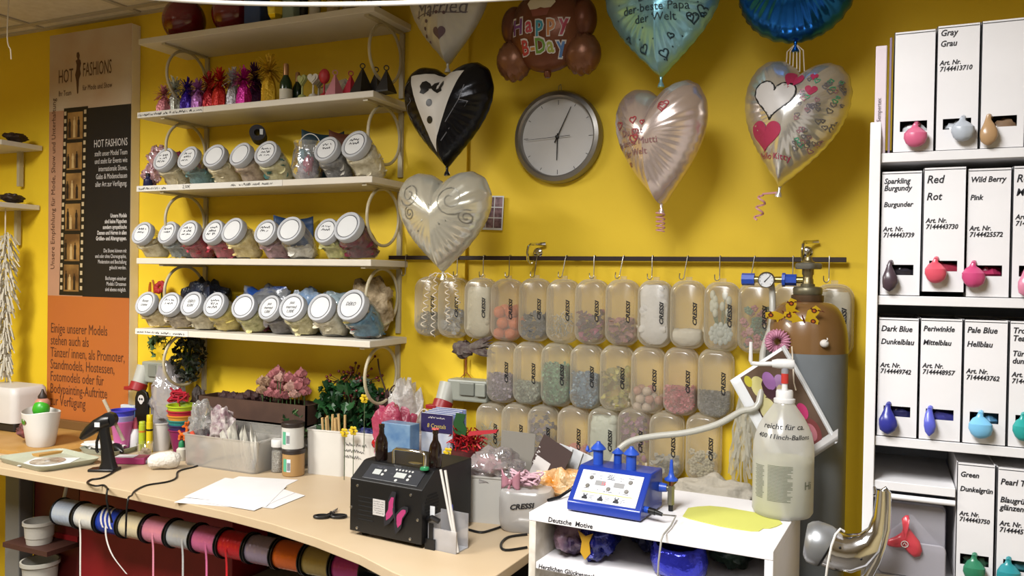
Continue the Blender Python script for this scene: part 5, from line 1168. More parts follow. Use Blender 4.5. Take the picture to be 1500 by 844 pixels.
# ---------------- curled photo sheet behind the bottle ----------------
YP = -.352
ctr = at(1149, 592, Y=YP); ex = (at(1228, 646, Y=YP)-at(1150, 690, Y=YP)); 
LL, TT, RRr, BB = at(1070, 557, Y=YP), at(1150, 505, Y=YP), at(1228, 646, Y=YP), at(1148, 700, Y=YP)
t = T('photo_print_sheet', 'white bordered photo sheet of decorated balloons hanging behind the pump bottle', 'poster', ctr)
def shp(u, v, e=0.): # u along L->T, v along L->B
    p = LL*(1-u)*(1-v)+TT*u*(1-v)+RRr*u*v+BB*(1-u)*v-ctr; p.y += .012*(cos(pi*(u-.5))-1)*.6+.010*sin(3*v)*u-e; return p
MB().sheet(lambda u, v: shp(u, v), 14, 14).build('sheet', LIDP, t, thick=.0006)
MB().sheet(lambda u, v: shp(.16+.80*u, .03+.87*v, .0010), 12, 12).build('photo', mat('photo_dull', '6e5a48', .35, col2='4a302c', scale=5), t, recalc=False)
def pdisc(u, v, r, m, n=20, e=.0016, sq=1.):
    b = MB(); b.add([shp(u+r*cos(2*pi*i/n)*sq, v+r*sin(2*pi*i/n), e) for i in range(n)], [tuple(range(n))]); b.build('balloon_print', mat('pp_'+m, m, .35), t, smooth=False, recalc=False)
for u, v, r, m, e in ((.24, .10, .055, 'c8bc3a', .0016), (.34, .20, .11, 'd8cf8e', .0015), (.3, .42, .12, 'd8cf98', .0015), (.46, .26, .10, '4a2a34', .0018), (.52, .20, .09, 'a874b4', .0021), (.66, .28, .09, 'b088b8', .0018), (.62, .38, .10, 'd4c29c', .0020), (.74, .60, .08, 'c83a74', .0020), (.72, .80, .13, '7a3a3a', .0018), (.70, .80, .085, 'b8707a', .0022), (.66, .80, .05, 'c8c8cc', .0026)): pdisc(u, v, r, m, e=e)
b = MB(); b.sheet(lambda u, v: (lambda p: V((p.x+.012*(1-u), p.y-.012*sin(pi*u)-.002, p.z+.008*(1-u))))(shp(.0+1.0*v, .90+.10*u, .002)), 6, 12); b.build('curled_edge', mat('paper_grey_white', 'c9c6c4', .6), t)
b = MB(); b.sheet(lambda u, v: (lambda p: V((p.x, p.y-.002-.006*sin(pi*u), p.z)))(shp(.93+.07*u, v, .001)), 5, 12); b.build('curled_edge', LIDP, t)
MB().tube([p-ctr for p in (at(1160, 508, Y=-.335), at(1161, 525, Y=-.365), at(1163, 560, Y=-.368), at(1166, 572, Y=-.368))], .0016, 6).build('string', RIBBON, t)

# ---------------- pump bottle ----------------
p = at(1146, 751, Z=UZ); bt = V((p.x, -.432, UZ)); bt.x = at(1146, 740, Y=-.432).x
t = T('pump_bottle', 'large translucent white pump bottle half full of pale liquid', 'bottle', bt, radians(6))
HD = thin('translucent_bottle', 'f2f1ea', .62, .22, .10, edge=.3)
R = .0705; prof = [(.055, 0), (.065, .003), (R, .012), (R, .155), (R*.985, .172), (R*.93, .192), (R*.82, .214), (R*.65, .236), (R*.44, .257), (.025, .266), (.0225, .270), (.0225, .275)]
b = MB(); b.lathe(prof, 56); b.build('bottle', HD, t); b = MB(); b.lathe([(.053, .003), (R*.95, .013), (R*.95, .134), (.001, .1345)], 48); b.build('liquid', mat('pale_liquid', 'c6c498', .3), t)
b = MB(); b.lathe([(.0245, .270), (.025, .272), (.025, .279), (.020, .281), (.020, .296), (.018, .300)], 32); cpz = b.build('screw_cap', mat('white_plastic', 'efeeec', .4), t)
b = MB(); b.lathe([(.007, .300), (.0065, .322)], 16); b.build('pump_stem', mat('white_plastic'), t); b = MB(); b.lathe([(.0085, .316), (.0085, .340)], 18); b.build('red_clip', mat('red_plastic', 'cc3a34', .4), t)
b = MB(); b.lathe([(.0085, .340), (.0085, .355)], 16); b.build('stem_top', mat('grey_plastic', '9a9aa0', .4), t)
hz = .363; b = MB(); b.tube([(.021, 0, hz), (.016, 0, hz), (.0, 0, hz), (-.018, 0, hz), (-.030, 0, hz-.001)], [.010, .0125, .0125, .0115, .009], 14)
b.tube([(-.026, 0, hz-.001), (-.06, 0, hz-.003), (-.077, 0, hz-.002), (-.080, 0, hz+.004), (-.080, 0, hz+.05)], [.006, .0052, .0052, .005, .004], 12); b.build('pump_head', mat('white_plastic'), t)
def prof_r(z):
    for (r0, z0), (r1, z1) in zip(prof, prof[1:]):
        if z0 <= z <= z1 and z1 > z0: return r0+(r1-r0)*(z-z0)/(z1-z0)
    return R
def wrapb(z0):   # writing that follows the bottle's sloping shoulder
    return lambda x, y: (lambda r: V((sin(x/r)*r, -cos(x/r)*r, z0+y*.85)))(prof_r(z0+y*.85)+.0014)
def wrapc(r, z0, tilt=0.): return lambda x, y: V((sin(x/r)*(r+.0006+(.003 if tilt else 0)-tilt*y), -cos(x/r)*(r+.0006+(.003 if tilt else 0)-tilt*y), z0+y*(1 if tilt == 0 else .9)))
text('lettering', 'reicht für ca.', .020, INK, t, Matrix(), 'CENTER', shear=.2, warp=wrapb(.214), bold=.0002); text('lettering', '400 11inch-Ballons', .0175, INK, t, Matrix(), 'CENTER', shear=.2, warp=wrapb(.192), bold=.0002)
b = MB(); OLV = mat('olive_print', '6e7260', .6); rnd = random.Random(2)
def strip(b, x0, x1, z, h, r=R+.0004):
    for k in range(6):
        u0 = x0+(x1-x0)*k/6; u1 = x0+(x1-x0)*(k+1)/6
        b.add([(sin(u0/R)*r, -cos(u0/R)*r, z), (sin(u1/R)*r, -cos(u1/R)*r, z), (sin(u1/R)*r, -cos(u1/R)*r, z+h), (sin(u0/R)*r, -cos(u0/R)*r, z+h)], [(0, 1, 2, 3)])
for k in range(26):
    z = .128-.0033*k; x1 = .022-rnd.choice((0, 0, .004, .012)); strip(b, -.036, x1, z, .0015)
    if k < 24: strip(b, -.075+.002*(k % 3), -.045-rnd.choice((0, .004)), z-.004, .0014)
b.build('label_print', OLV, t, smooth=False, recalc=False)
text('lettering', 'Hi', .026, OLV, t, Matrix(), 'LEFT', warp=lambda x, y: wrapc(R, .075)(x+.052, y), bold=.0004)
# clear tinsel tassel hanging between the boxes and the cylinder
p = at(1092, 600, Y=-.13); o = T('tinsel_fringe', 'clear silvery tinsel fringe hanging left of the gas cylinder', 'fringe', (p.x, -.105, p.z), 0); b = MB(); rnd = random.Random(9)
for k in range(60):
    x = rnd.uniform(-.045, .05); y = rnd.uniform(-.012, .012); L = rnd.uniform(.16, .27); q = [V((x*.5, y, .03))]
    for j in range(1, 7): q.append(V((x*(.5+.5*j/6)+rnd.uniform(-.008, .008), y+rnd.uniform(-.006, .006), .03-L*j/6)))
    w = V((.0022, .001, 0)); 
    for a2, b2 in zip(q, q[1:]): b.add([a2-w, a2+w, b2+w, b2-w], [(0, 1, 2, 3)])
b.build('strands', thin('tinsel_film', 'e8e4d4', .35, .1, .3), o, smooth=False, recalc=False); MB().tube([(0, .0, .02), (0, .06, .05), (0, .104, .055)], .002, 5).build('tie', RIBBON, o)
p = at(1181, 378, Y=-.02); src = [q for q in bpy.data.objects if q.name == 'coat_hook'][0]; t = src.copy(); C.objects.link(t); t.location = (p.x, 0, p.z); t['label'] = 'chrome double coat hook above the gas valve'
for ch in list(src.children): c = ch.copy(); C.objects.link(c); c.parent = t
src['group'] = t['group'] = 'chrome coat hooks holding the rail'
# ---------------- long table with curved front ----------------
TZ = .80
WOODT = mat('maple_laminate', 'ceb898', .42, col2='c8b08e', scale=4, bump=.02, bscale=300)
fr = [at(x, y, Z=TZ) for x, y in ((70, 698), (160, 714), (251, 733), (331, 750), (397, 767), (462, 788), (527, 813), (575, 838))]
P_ = [(-3.75, -.60), (-3.2, -.605)]+[(p.x, p.y) for p in fr]+[(-.96, -.885), (-.90, -.895), (-.85, -.875), (-.825, -.84), (-.815, -.76), (-.81, -.60), (-.81, -.03), (-3.75, -.03)]
t = T('work_table', 'long maple topped work table with curved front edge and grey legs', 'table', (-2.2, -.35, 0))
b = MB(); b.prism([(x+2.2, y+.35) for x, y in P_], TZ-.026, TZ); b.build('tabletop', WOODT, t, smooth=False, bevel=.002)
LEGM = mat('grey_leg_metal', '7d7a74', .45)
for x, y in ((-3.11, -.35), (-1.05, -.45)):
    b = MB(); b.box((x+2.2, y+.35, (TZ-.026)/2), (.085, .06, TZ-.026)); b.box((x+2.2, y+.35, .03), (.07, .44, .03)); b.build('leg', LEGM, t, bevel=.004, smooth=False)
b = MB(); b.box((0, .30, .55), (2.5, .02, .30)); b.build('shade_panel', mat('under_table_shade', '2b2320', .6), t, smooth=False)  # made-up dark board, stands in for the deep shadow below the tabletop
# under the table
def crate(name, label, cat, x0, x1, y0, y1, z0, z1, m, grp=None, open_=False):
    t = T(name, label, cat, ((x0+x1)/2, (y0+y1)/2, z0), 0, grp); w, d, h = x1-x0, y1-y0, z1-z0
    if not open_: MB().box((0, 0, h/2), (w, d, h)).build('body', m, t, bevel=.004, smooth=False)
    else:
        b = MB(); th = .004
        b.box((0, 0, th/2), (w, d, th))
        for s in (-1, 1): b.box((s*(w-th)/2, 0, h/2), (th, d, h)); b.box((0, s*(d-th)/2, h/2), (w, th, h))
        b.build('body', m, t, smooth=False)
    return t
RED = mat('red_board', '9e1c22', .5, col2='8a161c', scale=5)
crate('red_cabinet', 'red front cabinet under the table behind the ribbon spools', 'cabinet', -2.78, -2.02, -.34, -.16, 0, .665, RED)
crate('shade_block', 'added dark block standing in for shadow under the table, right of the red cabinet', 'crate', -1.62, -1.12, -.34, -.12, 0, .6, mat('shade_block_black', '1c1a20', .6))  # added black block in place of the shadow beneath the table
t = crate('grey_bin', 'pale grey bin under the table beside the red cabinet', 'bin', -2.0, -1.66, -.34, -.16, 0, .44, mat('pale_grey_plastic', 'b4b2ac', .5))
t = crate('red_shelf_box', 'open dark red box with shelf left of the red cabinet under the table', 'box', -3.05, -2.79, -.33, -.10, 0, .70, mat('dark_red_board', '6e1d1a', .55), open_=True)
b = MB()
b.box((0, -.11, .47), (.25, .02, .02)); b.build('red_rail', RED, t, smooth=False)
def pot(x, y, z, r, h, col, label, nm='flower_pot', grp='pots under the table'):
    t = T(nm, label, 'pot', (x, y, z), 0, grp); MB().lathe([(r*.8, 0), (r*.97, h*.85), (r*1.06, h*.86), (r*1.06, h), (r*.96, h), (r*.9, h*.3), (.001, h*.28)], 28, cap=False).build('pot', mat('pot_'+col, col, .5), t)
pot(-2.92, -.40, .46, .055, .085, 'c4bfb4', 'white pot under the left end of the table, upper one'); pot(-2.90, -.41, .30, .065, .10, 'b8b4a8', 'white pot under the left end of the table, lower one')
b = MB(); b.box((-2.92, -.395, .45), (.25, .13, .018)); b.box((-2.92, -.395, .29), (.25, .13, .018)); b.box((-2.92, -.395, .14), (.03, .1, .28)); b.box((-2.92, -.34, .22), (.03, .012, .45)); o = b.build('pot_stand', mat('dark_stand', '4a2a20', .6), smooth=False); tag(o, 'dark brown pot stand under the left end of the table', 'stand')
crumple('plastic_bag', 'dark clear bag pressed under the table above the red cabinet', 'bag', 330, 790, -.25, .665, (.22, .07, .05), thin('dark_film', '6a5a58', .4, .15, .2, bump=.8), .4, 10, 31)

# ribbon spools on a rod
SY, SZ = -.50, .639; sx0 = at(105, 757, Y=SY).x; sx1 = at(517, 846, Y=SY).x; pit = (sx1-sx0)/11
t = T('spool_rod', 'steel rod with round knob hung under the table edge, threaded with ribbon spools', 'rod', (sx0, SY, SZ)); b = MB(); b.cyl((-.075, 0, 0), (pit*12.2, 0, 0), .006, n=12); b.build('rod', STEEL, t); b = MB(); b.ell((-.08, 0, 0), (.012, .012, .012), 14, 10); b.build('knob', STEEL, t)
b = MB(); b.tube([(-.055, 0, 0), (-.055, .02, .08), (-.055, .05, TZ-.026-SZ)], .006, 8); b.tube([(pit*12.1, 0, 0), (pit*12.1, .0, TZ-.026-SZ)], .006, 8); b.build('strap', WHITE, t)
SPC = [('a9b4c4', 'silver blue'), ('dcdcd8', 'white'), ('2440a8', 'royal blue'), ('dccfae', 'cream'), ('dd8ca4', 'rose pink'), ('b9babc', 'silver'), ('cf6c98', 'deep pink'), ('c01f2a', 'bright red'), ('9c8ca2', 'lilac grey'), ('dc6a26', 'orange'), ('b09a58', 'old gold'), ('b83a86', 'magenta')]
fl = None
for i, (c, nm) in enumerate(SPC):
    t = T('ribbon_spool', '%s ribbon spool on the rod under the table edge' % nm, 'ribbon spool', (sx0+pit*i, SY, SZ), 0, 'ribbon spools on the rod')
    M = Matrix.Rotation(radians(90), 4, 'Y'); L = pit*.5-.0045; r = .043*(1.06 if i == 0 else 1)
    if fl is None:
        fl = []
        for s in (-1, 1): b = MB(); b.lathe([(.008, s*L-.002), (.049, s*L-.002), (.049, s*L+.002), (.008, s*L+.002), (.008, s*L-.002)], 36, M=M, cap=False); fl.append(b.build('flange', BLACKM, t))
    else:
        for q in fl: dup(q, t)
    b = MB(); pf = [(r*.98, -L+.003)]
    for k in range(1, 18): z = -L+.003+(2*L-.006)*k/18; pf.append((r*(1+.012*sin(k*2.2+i)), z))
    pf.append((r*.98, L-.003)); b.lathe(pf, 36, M=M); b.build('wound_ribbon', mat('satin_'+c, c, .22, .3, bump=.15, bscale=40, spec=.8, full=True), t, ang=60)
    if i in (1, 2, 4, 5, 6, 7):
        b = MB(); w = V((.004, 0, 0)); x0 = random.uniform(-.03, .03); Lh = {1: .28, 2: .10, 4: .22, 5: .24, 6: .2, 7: .2}[i]
        q = [V((x0, -r*.6, r*.8)), V((x0+.002, -r*1.02, .0)), V((x0+.006, -r*1.0, -.05)), V((x0+.01+.03*(i == 2), -r*1.05, -.05-Lh*.5)), V((x0+.012+.09*(i == 2), -r, -.05-Lh))]
        q = smooth(q)
        for a2, b2 in zip(q, q[1:]): b.add([a2-w, a2+w, b2+w, b2-w], [(0, 1, 2, 3)])
        b.build('loose_end', mat('satin_e9e4e0' if i == 2 else 'satin_'+c, 'e9e4e0', .3), t, recalc=False)
    if i == 2:
        b = MB()
        for k in range(3):
            q = [V((-.03+.02*k, r*1.03*sin(a)*-1, r*1.03*cos(a))) + V((.022*(a-.8), 0, 0)) for a in [-.2+.25*j for j in range(9)]]; w = V((.0045, 0, 0))
            for a2, b2 in zip(q, q[1:]): b.add([a2-w, a2+w, b2+w, b2-w], [(0, 1, 2, 3)])
        b.build('crossed_ribbon', mat('satin_e9e4e0'), t, recalc=False)

# ---------------- left end: board, trays, bins ----------------
bo = [at(203, 642, Z=.815), at(57, 666, Z=.815)]
o = MB().prism([(-3.6, -.035), (-2.79, -.035), (bo[0].x, bo[0].y-.01), (bo[1].x, bo[1].y), (-3.08, -.47), (-3.6, -.47)], TZ+.0002, .815).build('wooden_board', mat('oak_board', 'c69a58', .5, col2='b4863f', scale=6), smooth=False, bevel=.001); tag(o, 'light brown wooden board at the left back of the table under the banner', 'board')
o = MB().box((-3.12, -.062, .8335), (.62, .022, .037)).build('wooden_ledge', mat('brown_ledge', '7d5a30', .55), smooth=False, bevel=.002); tag(o, 'brown wooden ledge along the foot of the advertising banner', 'ledge')
p = at(44, 654, Z=.816); t = T('storage_basket', 'white tapered oval basket with handle slot on the wooden board', 'basket', (p.x, p.y+.045, .8153), radians(-25))
b = MB(); secs = []; n = 40
for z, k in ((0, .72), (.004, .75), (.05, .86), (.095, .96), (.128, 1.02), (.130, 1.0), (.095, .94), (.05, .84), (.01, .73)): secs.append([(.098*k*cos(2*pi*i/n), .066*k*sin(2*pi*i/n), z+.010*abs(cos(2*pi*i/n))**3*(z > .09)) for i in range(n)])
loft(b, secs); b.build('basket', mat('white_basket', 'eeebe6', .45), t)
b = MB(); S = [(.030*cos(2*pi*i/20), .0105*sin(2*pi*i/20)) for i in range(20)]
b.add([(x+.012, -.0655*sqrt(max(0, 1-((x+.012)/.099)**2))*.965-.0022, .098+y) for x, y in S], [tuple(range(20))], 0); b.build('handle_slot', mat('slot_green_red', '3f8a2c', .5, col2='8a2a24', scale=25, contrast=(.48, .52)), t, recalc=False)
t = T('toy_parrot', 'green and pink rubber toy with dark cap poking out of the white basket', 'toy', (p.x-.0, p.y+.045, .90)); b = MB(); b.ell((0, 0, .055), (.032, .030, .036), 20, 14); b.build('body', mat('toy_green', '3fae2c', .35), t); b = MB(); b.ell((-.004, .008, .075), (.028, .028, .026), 18, 12); b.build('head', mat('toy_pink', 'c58a78', .4), t); b = MB(); b.lathe([(.016, .094), (.017, .104), (.008, .118), (.003, .132)], 16, c=(-.004, .008, 0)); b.build('cap', mat('toy_cap', '33241f', .5), t)
b = MB(); b.cyl((0, 0, 0), (0, 0, .03), .012, n=10); b.build('foot', mat('toy_green'), t)
crumple('fabric_scraps', 'dark scraps inside the white basket', 'scraps', 45, 640, p.y+.045, .826, (.06, .04, .035), mat('dark_scraps', '4a3a3c', .7, col2='8a4a4a', scale=40), .4, 10, 6)
t = T('sewing_case', 'rounded white plastic case with dark base at the left edge of the photo', 'case', (at(18, 640, Y=-.17).x, -.155, .8153)); b = MB(); b.box((-.03, 0, .018), (.26, .15, .036)); b.build('base', mat('dark_base', '2a2624', .5), t, bevel=.006, smooth=False); b = MB(); secs = [[(x-.03, y, z) for x, y in rrect(.27*k, .165*k, .03, 5)] for z, k in ((.036, 1), (.15, 1), (.175, .97), (.185, .9))]; loft(b, secs); b.build('cover', mat('white_case', 'e6e2de', .4), t)
def tray(pts, z, label):
    q = [at(x, y, Z=z) for x, y in pts]; c = sum(q, V())/4; t = T('tray', label, 'tray', (c.x, c.y, z), 0, 'grey green plastic trays')
    b = MB(); secs = []
    def ring(k, h):
        out = []; Q = [V((p.x-c.x, p.y-c.y, 0))*k for p in q]
        for i in range(4):
            a, m, d = Q[i-1], Q[i], Q[(i+1) % 4]; r = .035
            for u in range(6): w = u/5; e0 = m+(a-m).normalized()*r; e1 = m+(d-m).normalized()*r; x = e0*(1-w)**2+m*2*w*(1-w)+e1*w*w; out.append((x.x, x.y, h))
        return out
    loft(b, [ring(k, h) for k, h in ((.86, .0), (.90, .001), (1.0, .018), (1.01, .021), (.99, .021), (.90, .006), (.3, .0055), (.05, .0055))]); b.build('tray', mat('grey_green_tray', 'b8bca8', .4), t); return t, c
t1, c1 = tray([(-8, 677), (60, 694), (150, 679), (90, 664)], TZ+.0002, 'grey green tray with printed disc at the left front of the table')
t2, c2 = tray([(112, 664), (166, 671), (208, 659), (156, 652)], TZ+.0002, 'grey green tray behind the glue gun')
b = MB(); b.lathe([(.010, .0), (.058, 0), (.058, .0012), (.010, .0012), (.010, 0)], 40, cap=False); o = b.build('disc', mat('disc_print', '8a7458', .25, .3, col2='d8d0c0', scale=25), None); o.location = (c1.x+.0, c1.y-.01, TZ+.0085); tag(o, 'shiny printed disc lying on paper in the front tray', 'disc')
o = MB().box((0, 0, 0), (.16, .13, .0012)).build('paper_sheet', LIDP, smooth=False); o.location = (c1.x+.01, c1.y-.01, TZ+.0070); o.rotation_euler.z = .5; tag(o, 'white paper under the disc in the front tray', 'paper')
o = crumple('paper_scraps', 'crumpled white paper in the tray behind the glue gun', 'paper', 150, 658, c2.y, TZ+.007, (.10, .05, .012), mat('white_paper', 'ece9e4', .7), .4, 10, 8)
# glue gun standing on its base
p = at(143, 692, Z=TZ); t = T('glue_gun', 'black hot glue gun standing upright on its foot near the table front', 'glue gun', (p.x, p.y+.03, TZ), radians(25))
b = MB(); b.prism([(-.048, -.03), (.040, -.03), (.046, -.02), (.046, .025), (-.02, .03), (-.048, .005)], 0, .010); b.build('foot', BLACKM, t, bevel=.003)
b = MB(); secs = [[(x+o, y, z) for x, y in rrect(w, d, min(w, d)*.4, 4)] for z, w, d, o in ((.010, .062, .038, .012), (.03, .046, .034, .012), (.09, .038, .03, .004), (.135, .034, .03, -.004), (.16, .036, .03, -.006))]; loft(b, secs); b.build('grip', BLACKM, t)
b = MB(); b.tube([(.018, 0, .178), (-.002, 0, .174), (-.03, 0, .16), (-.055, 0, .14), (-.075, 0, .122), (-.085, 0, .112)], [.020, .024, .022, .020, .014, .008], 16); b.build('barrel', BLACKM, t)
b = MB(); b.lathe([(.018, -.014), (.026, -.012), (.026, .012), (.018, .014)], 24, M=Matrix.Translation((.014, 0, .18)) @ Matrix.Rotation(radians(90), 4, 'X')); b.build('rear_housing', BLACKM, t); MB().box((-.018, -.0235, .165), (.018, .001, .016)).build('rating_label', LIDP, t, smooth=False)
b = MB(); b.tube([(-.020, 0, .13), (-.030, 0, .10), (-.030, 0, .07), (-.024, 0, .062)], .005, 8); b.build('trigger', BLACKM, t)
b = MB(); b.cyl((-.022, .03, .245), (.05, .03, .10), .0058, n=14); b.build('glue_stick', thin('glue_stick', 'd8d0bc', .35), t)
def cable(pts, r, label, z=TZ, name='cable', m=BLACKM, raw=None):
    q = [at(x, y, Z=z+r) if len(k) == 0 else at(x, y, Z=z+k[0]) for x, y, *k in pts]; q = smooth(q+(raw or []), 5)
    o = MB(); o.tube(q, r, 8); o = o.build(name, m); return tag(o, label, 'cable')
e0 = at(162, 716, Z=TZ+.004)
cable([(153, 690), (166, 684), (168, 690), (150, 700), (133, 703), (128, 708), (140, 712), (152, 711), (158, 717)], .0032, 'black glue gun cable snaking to the table front', raw=[V((e0.x, e0.y-.012, TZ+.003)), V((e0.x+.005, e0.y-.018, TZ-.03)), V((e0.x+.02, e0.y-.01, TZ-.10))])
e0 = at(192, 728, Z=TZ+.004)
cable([(297, 655, .03), (296, 672), (290, 682), (262, 690), (258, 700), (245, 706), (215, 711), (198, 719), (193, 726)], .003, 'thin black cable running from the clear container to the table front', raw=[V((e0.x, e0.y-.010, TZ+.002)), V((e0.x, e0.y-.016, TZ-.04)), V((e0.x-.01, e0.y-.01, TZ-.12))])

# ---------------- cups, bottles, pens ----------------
def cup(x, y, z, r, h, col, label, grp, rim=1.06, k0=.68):
    t = T('cup', label, 'cup', (x, y, z), 0, grp); b = MB(); b.lathe([(r*k0, 0), (r*k0*1.02, .002), (r, h-.006), (r*rim, h-.004), (r*rim, h), (r*.95, h), (r*k0*.94, .004), (.001, .004)], 32, cap=False); b.build('cup', mat('cup_'+col, col, .35), t); return t
def px2m(x, y, z): p = at(x, y, Z=z); return (p-CAM).dot(FWD)/FPX
p = at(179, 657, Z=TZ+.007); p.y = -.20; p.x = at(179, 640, Y=-.2).x
for k, (c, n) in enumerate((('d66aa8', 'pink plastic cup at the bottom of the small nested stack'), ('a9a4d8', 'lilac cup nested in the pink cup'), ('3c3fc4', 'blue cup on top of the small nested stack'))): cup(p.x, p.y, TZ+.008+.022*k, .0415+.0015*k, .105, c, n, 'small nested cups behind the glue gun', 1.10 if k == 2 else 1.03, .62)
sp = V((at(267, 640, Y=-.16).x, -.16, TZ))
for k, (c, n) in enumerate((('8a2458', 'magenta cup at the bottom of the big nested stack'), ('3a2a5e', 'dark violet cup in the nested stack'), ('2a8a84', 'teal cup in the nested stack'), ('e09a3a', 'yellow orange cup in the nested stack'), ('b8243c', 'raspberry red cup below the lime one'), ('bcd62a', 'lime green cup on top of the big nested stack'))):
    cup(sp.x, sp.y, TZ+.0005+.0185*k, .0485+.0014*k, .10, c, n, 'big nested cups beside the clear container', 1.08, .60)
def bottle(name, label, cat, px, y, z, prof, m, cap=None, cm=None, grp=None, py=650):
    t = T(name, label, cat, (at(px, py, Y=y).x, y, z), 0, grp); MB().lathe(prof, 24).build('body', m, t)
    if cap: MB().lathe(cap, 20).build('cap', cm, t)
    return t
bottle('glue_bottle', 'white squeeze bottle with pink red cap beside the nested cups', 'bottle', 198, -.17, TZ, [(.018, 0), (.02, .003), (.02, .06), (.009, .082)], mat('white_bottle', 'e6e2e4', .4), [(.010, .08), (.009, .10), (.004, .125)], mat('pink_cap', 'c85a6a', .4))
bottle('paint_tube', 'lime green marker tube standing upright', 'pen', 208, -.20, TZ, [(.0125, 0), (.0125, .105), (.0115, .106), (.0115, .118), (.010, .12)], mat('lime_tube', 'b8c832', .35), [(.0128, .078), (.0128, .085)], mat('orange_band', 'd87a2a', .4), 'upright marker tubes')
bottle('paint_tube', 'tall yellow marker tube standing right of the green one', 'pen', 219, -.19, TZ, [(.0125, 0), (.0125, .118), (.0115, .119), (.0115, .145), (.010, .147)], mat('yellow_tube', 'e6cc1c', .35), [(.0128, .085), (.0128, .092)], BLACKM, 'upright marker tubes')
cup(at(236, 640, Y=-.13).x, -.13, TZ, .045, .11, 'ece8e2', 'white plastic cup behind the yellow marker', None)
o = MB().box((0, 0, .075), (.13, .02, .15)).build('blue_packet', mat('blue_packet', '3f78b4', .4, col2='d8e2ea', scale=14, contrast=(.48, .54)), bevel=.002); o.location = (at(197, 630, Y=-.07).x, -.075, TZ); tag(o, 'blue and white packet standing behind the small cups', 'packet')
bottle('dropper_bottle', 'white bottle with green cap in front of the nested cups', 'bottle', 266, -.232, TZ, [(.0165, 0), (.018, .003), (.018, .042), (.008, .052)], mat('ivory_bottle', 'd8d4c4', .4), [(.011, .05), (.0105, .066), (.006, .075)], mat('green_cap', '2a8a58', .4))
t = T('balloon_dog_figure', 'small orange balloon dog figure on the green capped bottle', 'figure', (at(269, 640, Y=-.232).x, -.232, TZ+.076)); OR = mat('orange_plastic', 'e46a22', .3); b = MB()
b.tube([(-.012, 0, .02), (0, 0, .022), (.014, 0, .026)], [.007, .008, .007], 10); 
for x, y in ((-.012, -.006), (-.012, .006), (.012, -.006), (.012, .006)): b.tube([(x, y, .02), (x*1.1, y*1.3, .003)], [.006, .005], 8); b.ell((x*1.1, y*1.3, .004), (.006, .006, .004), 8, 6)
b.tube([(.014, 0, .026), (.018, 0, .045), (.012, 0, .055)], [.006, .006, .007], 8); b.tube([(.012, 0, .055), (-.004, -.002, .05)], [.007, .004], 8); b.tube([(.014, .004, .058), (.018, .008, .072)], [.005, .004], 8); b.tube([(.014, -.004, .058), (.018, -.008, .070)], [.005, .004], 8); b.tube([(-.014, 0, .022), (-.024, 0, .034)], [.004, .005], 8); b.build('body', OR, t, ang=80)
t = T('sprinkle_jar', 'small clear jar of red sprinkles beside the clear container', 'jar', (at(284, 660, Y=-.238).x, -.238, TZ)); b = MB(); b.lathe([(.026, 0), (.0285, .003), (.0285, .062), (.0275, .064)], 28, cap=False); b.add([(.0285*cos(2*pi*i/28), .0285*sin(2*pi*i/28), 0) for i in range(28)], [tuple(range(28))]); b.build('glass', GLASS, t); b = MB(); b.lathe([(.025, .002), (.027, .005), (.027, .024), (.015, .030), (.001, .031)], 24); b.build('sprinkles', mat('red_sprinkles', 'c84058', .4, col2='e8c4c8', scale=220, bump=.8, bscale=220), t)
t = T('clear_cup', 'clear cup holding small brown bits in front of the markers', 'cup', (at(212, 665, Y=-.26).x, -.26, TZ)); b = MB(); b.lathe([(.022, 0), (.030, .055), (.031, .056)], 28, cap=False); b.build('cup', GLASS, t); b = MB(); b.ell((0, 0, .018), (.02, .02, .017), 14, 10, lump=.5); b.build('bits', mat('brown_bits', '7a6248', .6, col2='c4b49a', scale=60), t)
p = at(228, 690, Z=TZ); t = T('wool_bundle', 'white fleecy bundle wrapped in film lying on the table', 'bundle', (p.x, p.y+.035, TZ), radians(40)); t.scale = (.68, .74, .74); b = MB(); b.tube([(-.075, 0, .034), (-.06, 0, .036), (-.02, 0, .042), (.03, 0, .043), (.07, 0, .038), (.082, 0, .034)], [.02, .033, .040, .042, .034, .015], 20)
for q in b.v: d = noise.noise(q*55)*.004; q.z = max(0.0005, q.z+d); q.y += d
b.build('fleece', mat('white_fleece', 'e9e3d8', .8, bump=.6, bscale=60), t, ang=80); b = MB(); b.lathe([(.006, 0), (.010, 0), (.010, .004), (.006, .004), (.006, 0)], 16, cap=False, M=Matrix.Translation((-.081, 0, .036)) @ Matrix.Rotation(radians(-90), 4, 'Y')); b.build('core', mat('core_grey', '6a6470', .5), t)
p = at(182, 681, Z=TZ); t = T('stamp_pad', 'pink and green stamp pad box lying in front of the cups', 'box', (p.x, p.y+.035, TZ), radians(24)); MB().box((0, 0, .0125), (.115, .06, .025)).build('case', mat('berry_box', 'b03a70', .4), t, bevel=.004); MB().box((-.02, -.004, .0255), (.07, .045, .001)).build('label', LIDP, t, smooth=False); MB().box((-.0585, 0, .012), (.004, .056, .022)).build('green_end', mat('green_end', '3f7a62', .5), t, smooth=False)
b = MB(); b.tube([(0, 0, .022), (.02, 0, .02), (.05, 0, .015), (.06, 0, .012)], [.019, .021, .009, .005], 14); o = b.build('black_nozzle', BLACKM); q = at(190, 660, Z=TZ); o.location = (q.x, -.27, TZ+.002); o.rotation_euler.z = -.2; tag(o, 'black cone shaped nozzle lying between cups and stamp pad', 'nozzle')
o = MB(); o.tube([(0, 0, .006), (.03, .008, .006), (.05, -.004, .007)], .005, 8); o.box((.015, 0, .008), (.03, .016, .014)); o = o.build('metal_clip', STEEL); q = at(168, 655, Z=TZ); o.location = (q.x+.02, -.30, TZ); tag(o, 'small steel clip lying beside the black nozzle', 'clip')

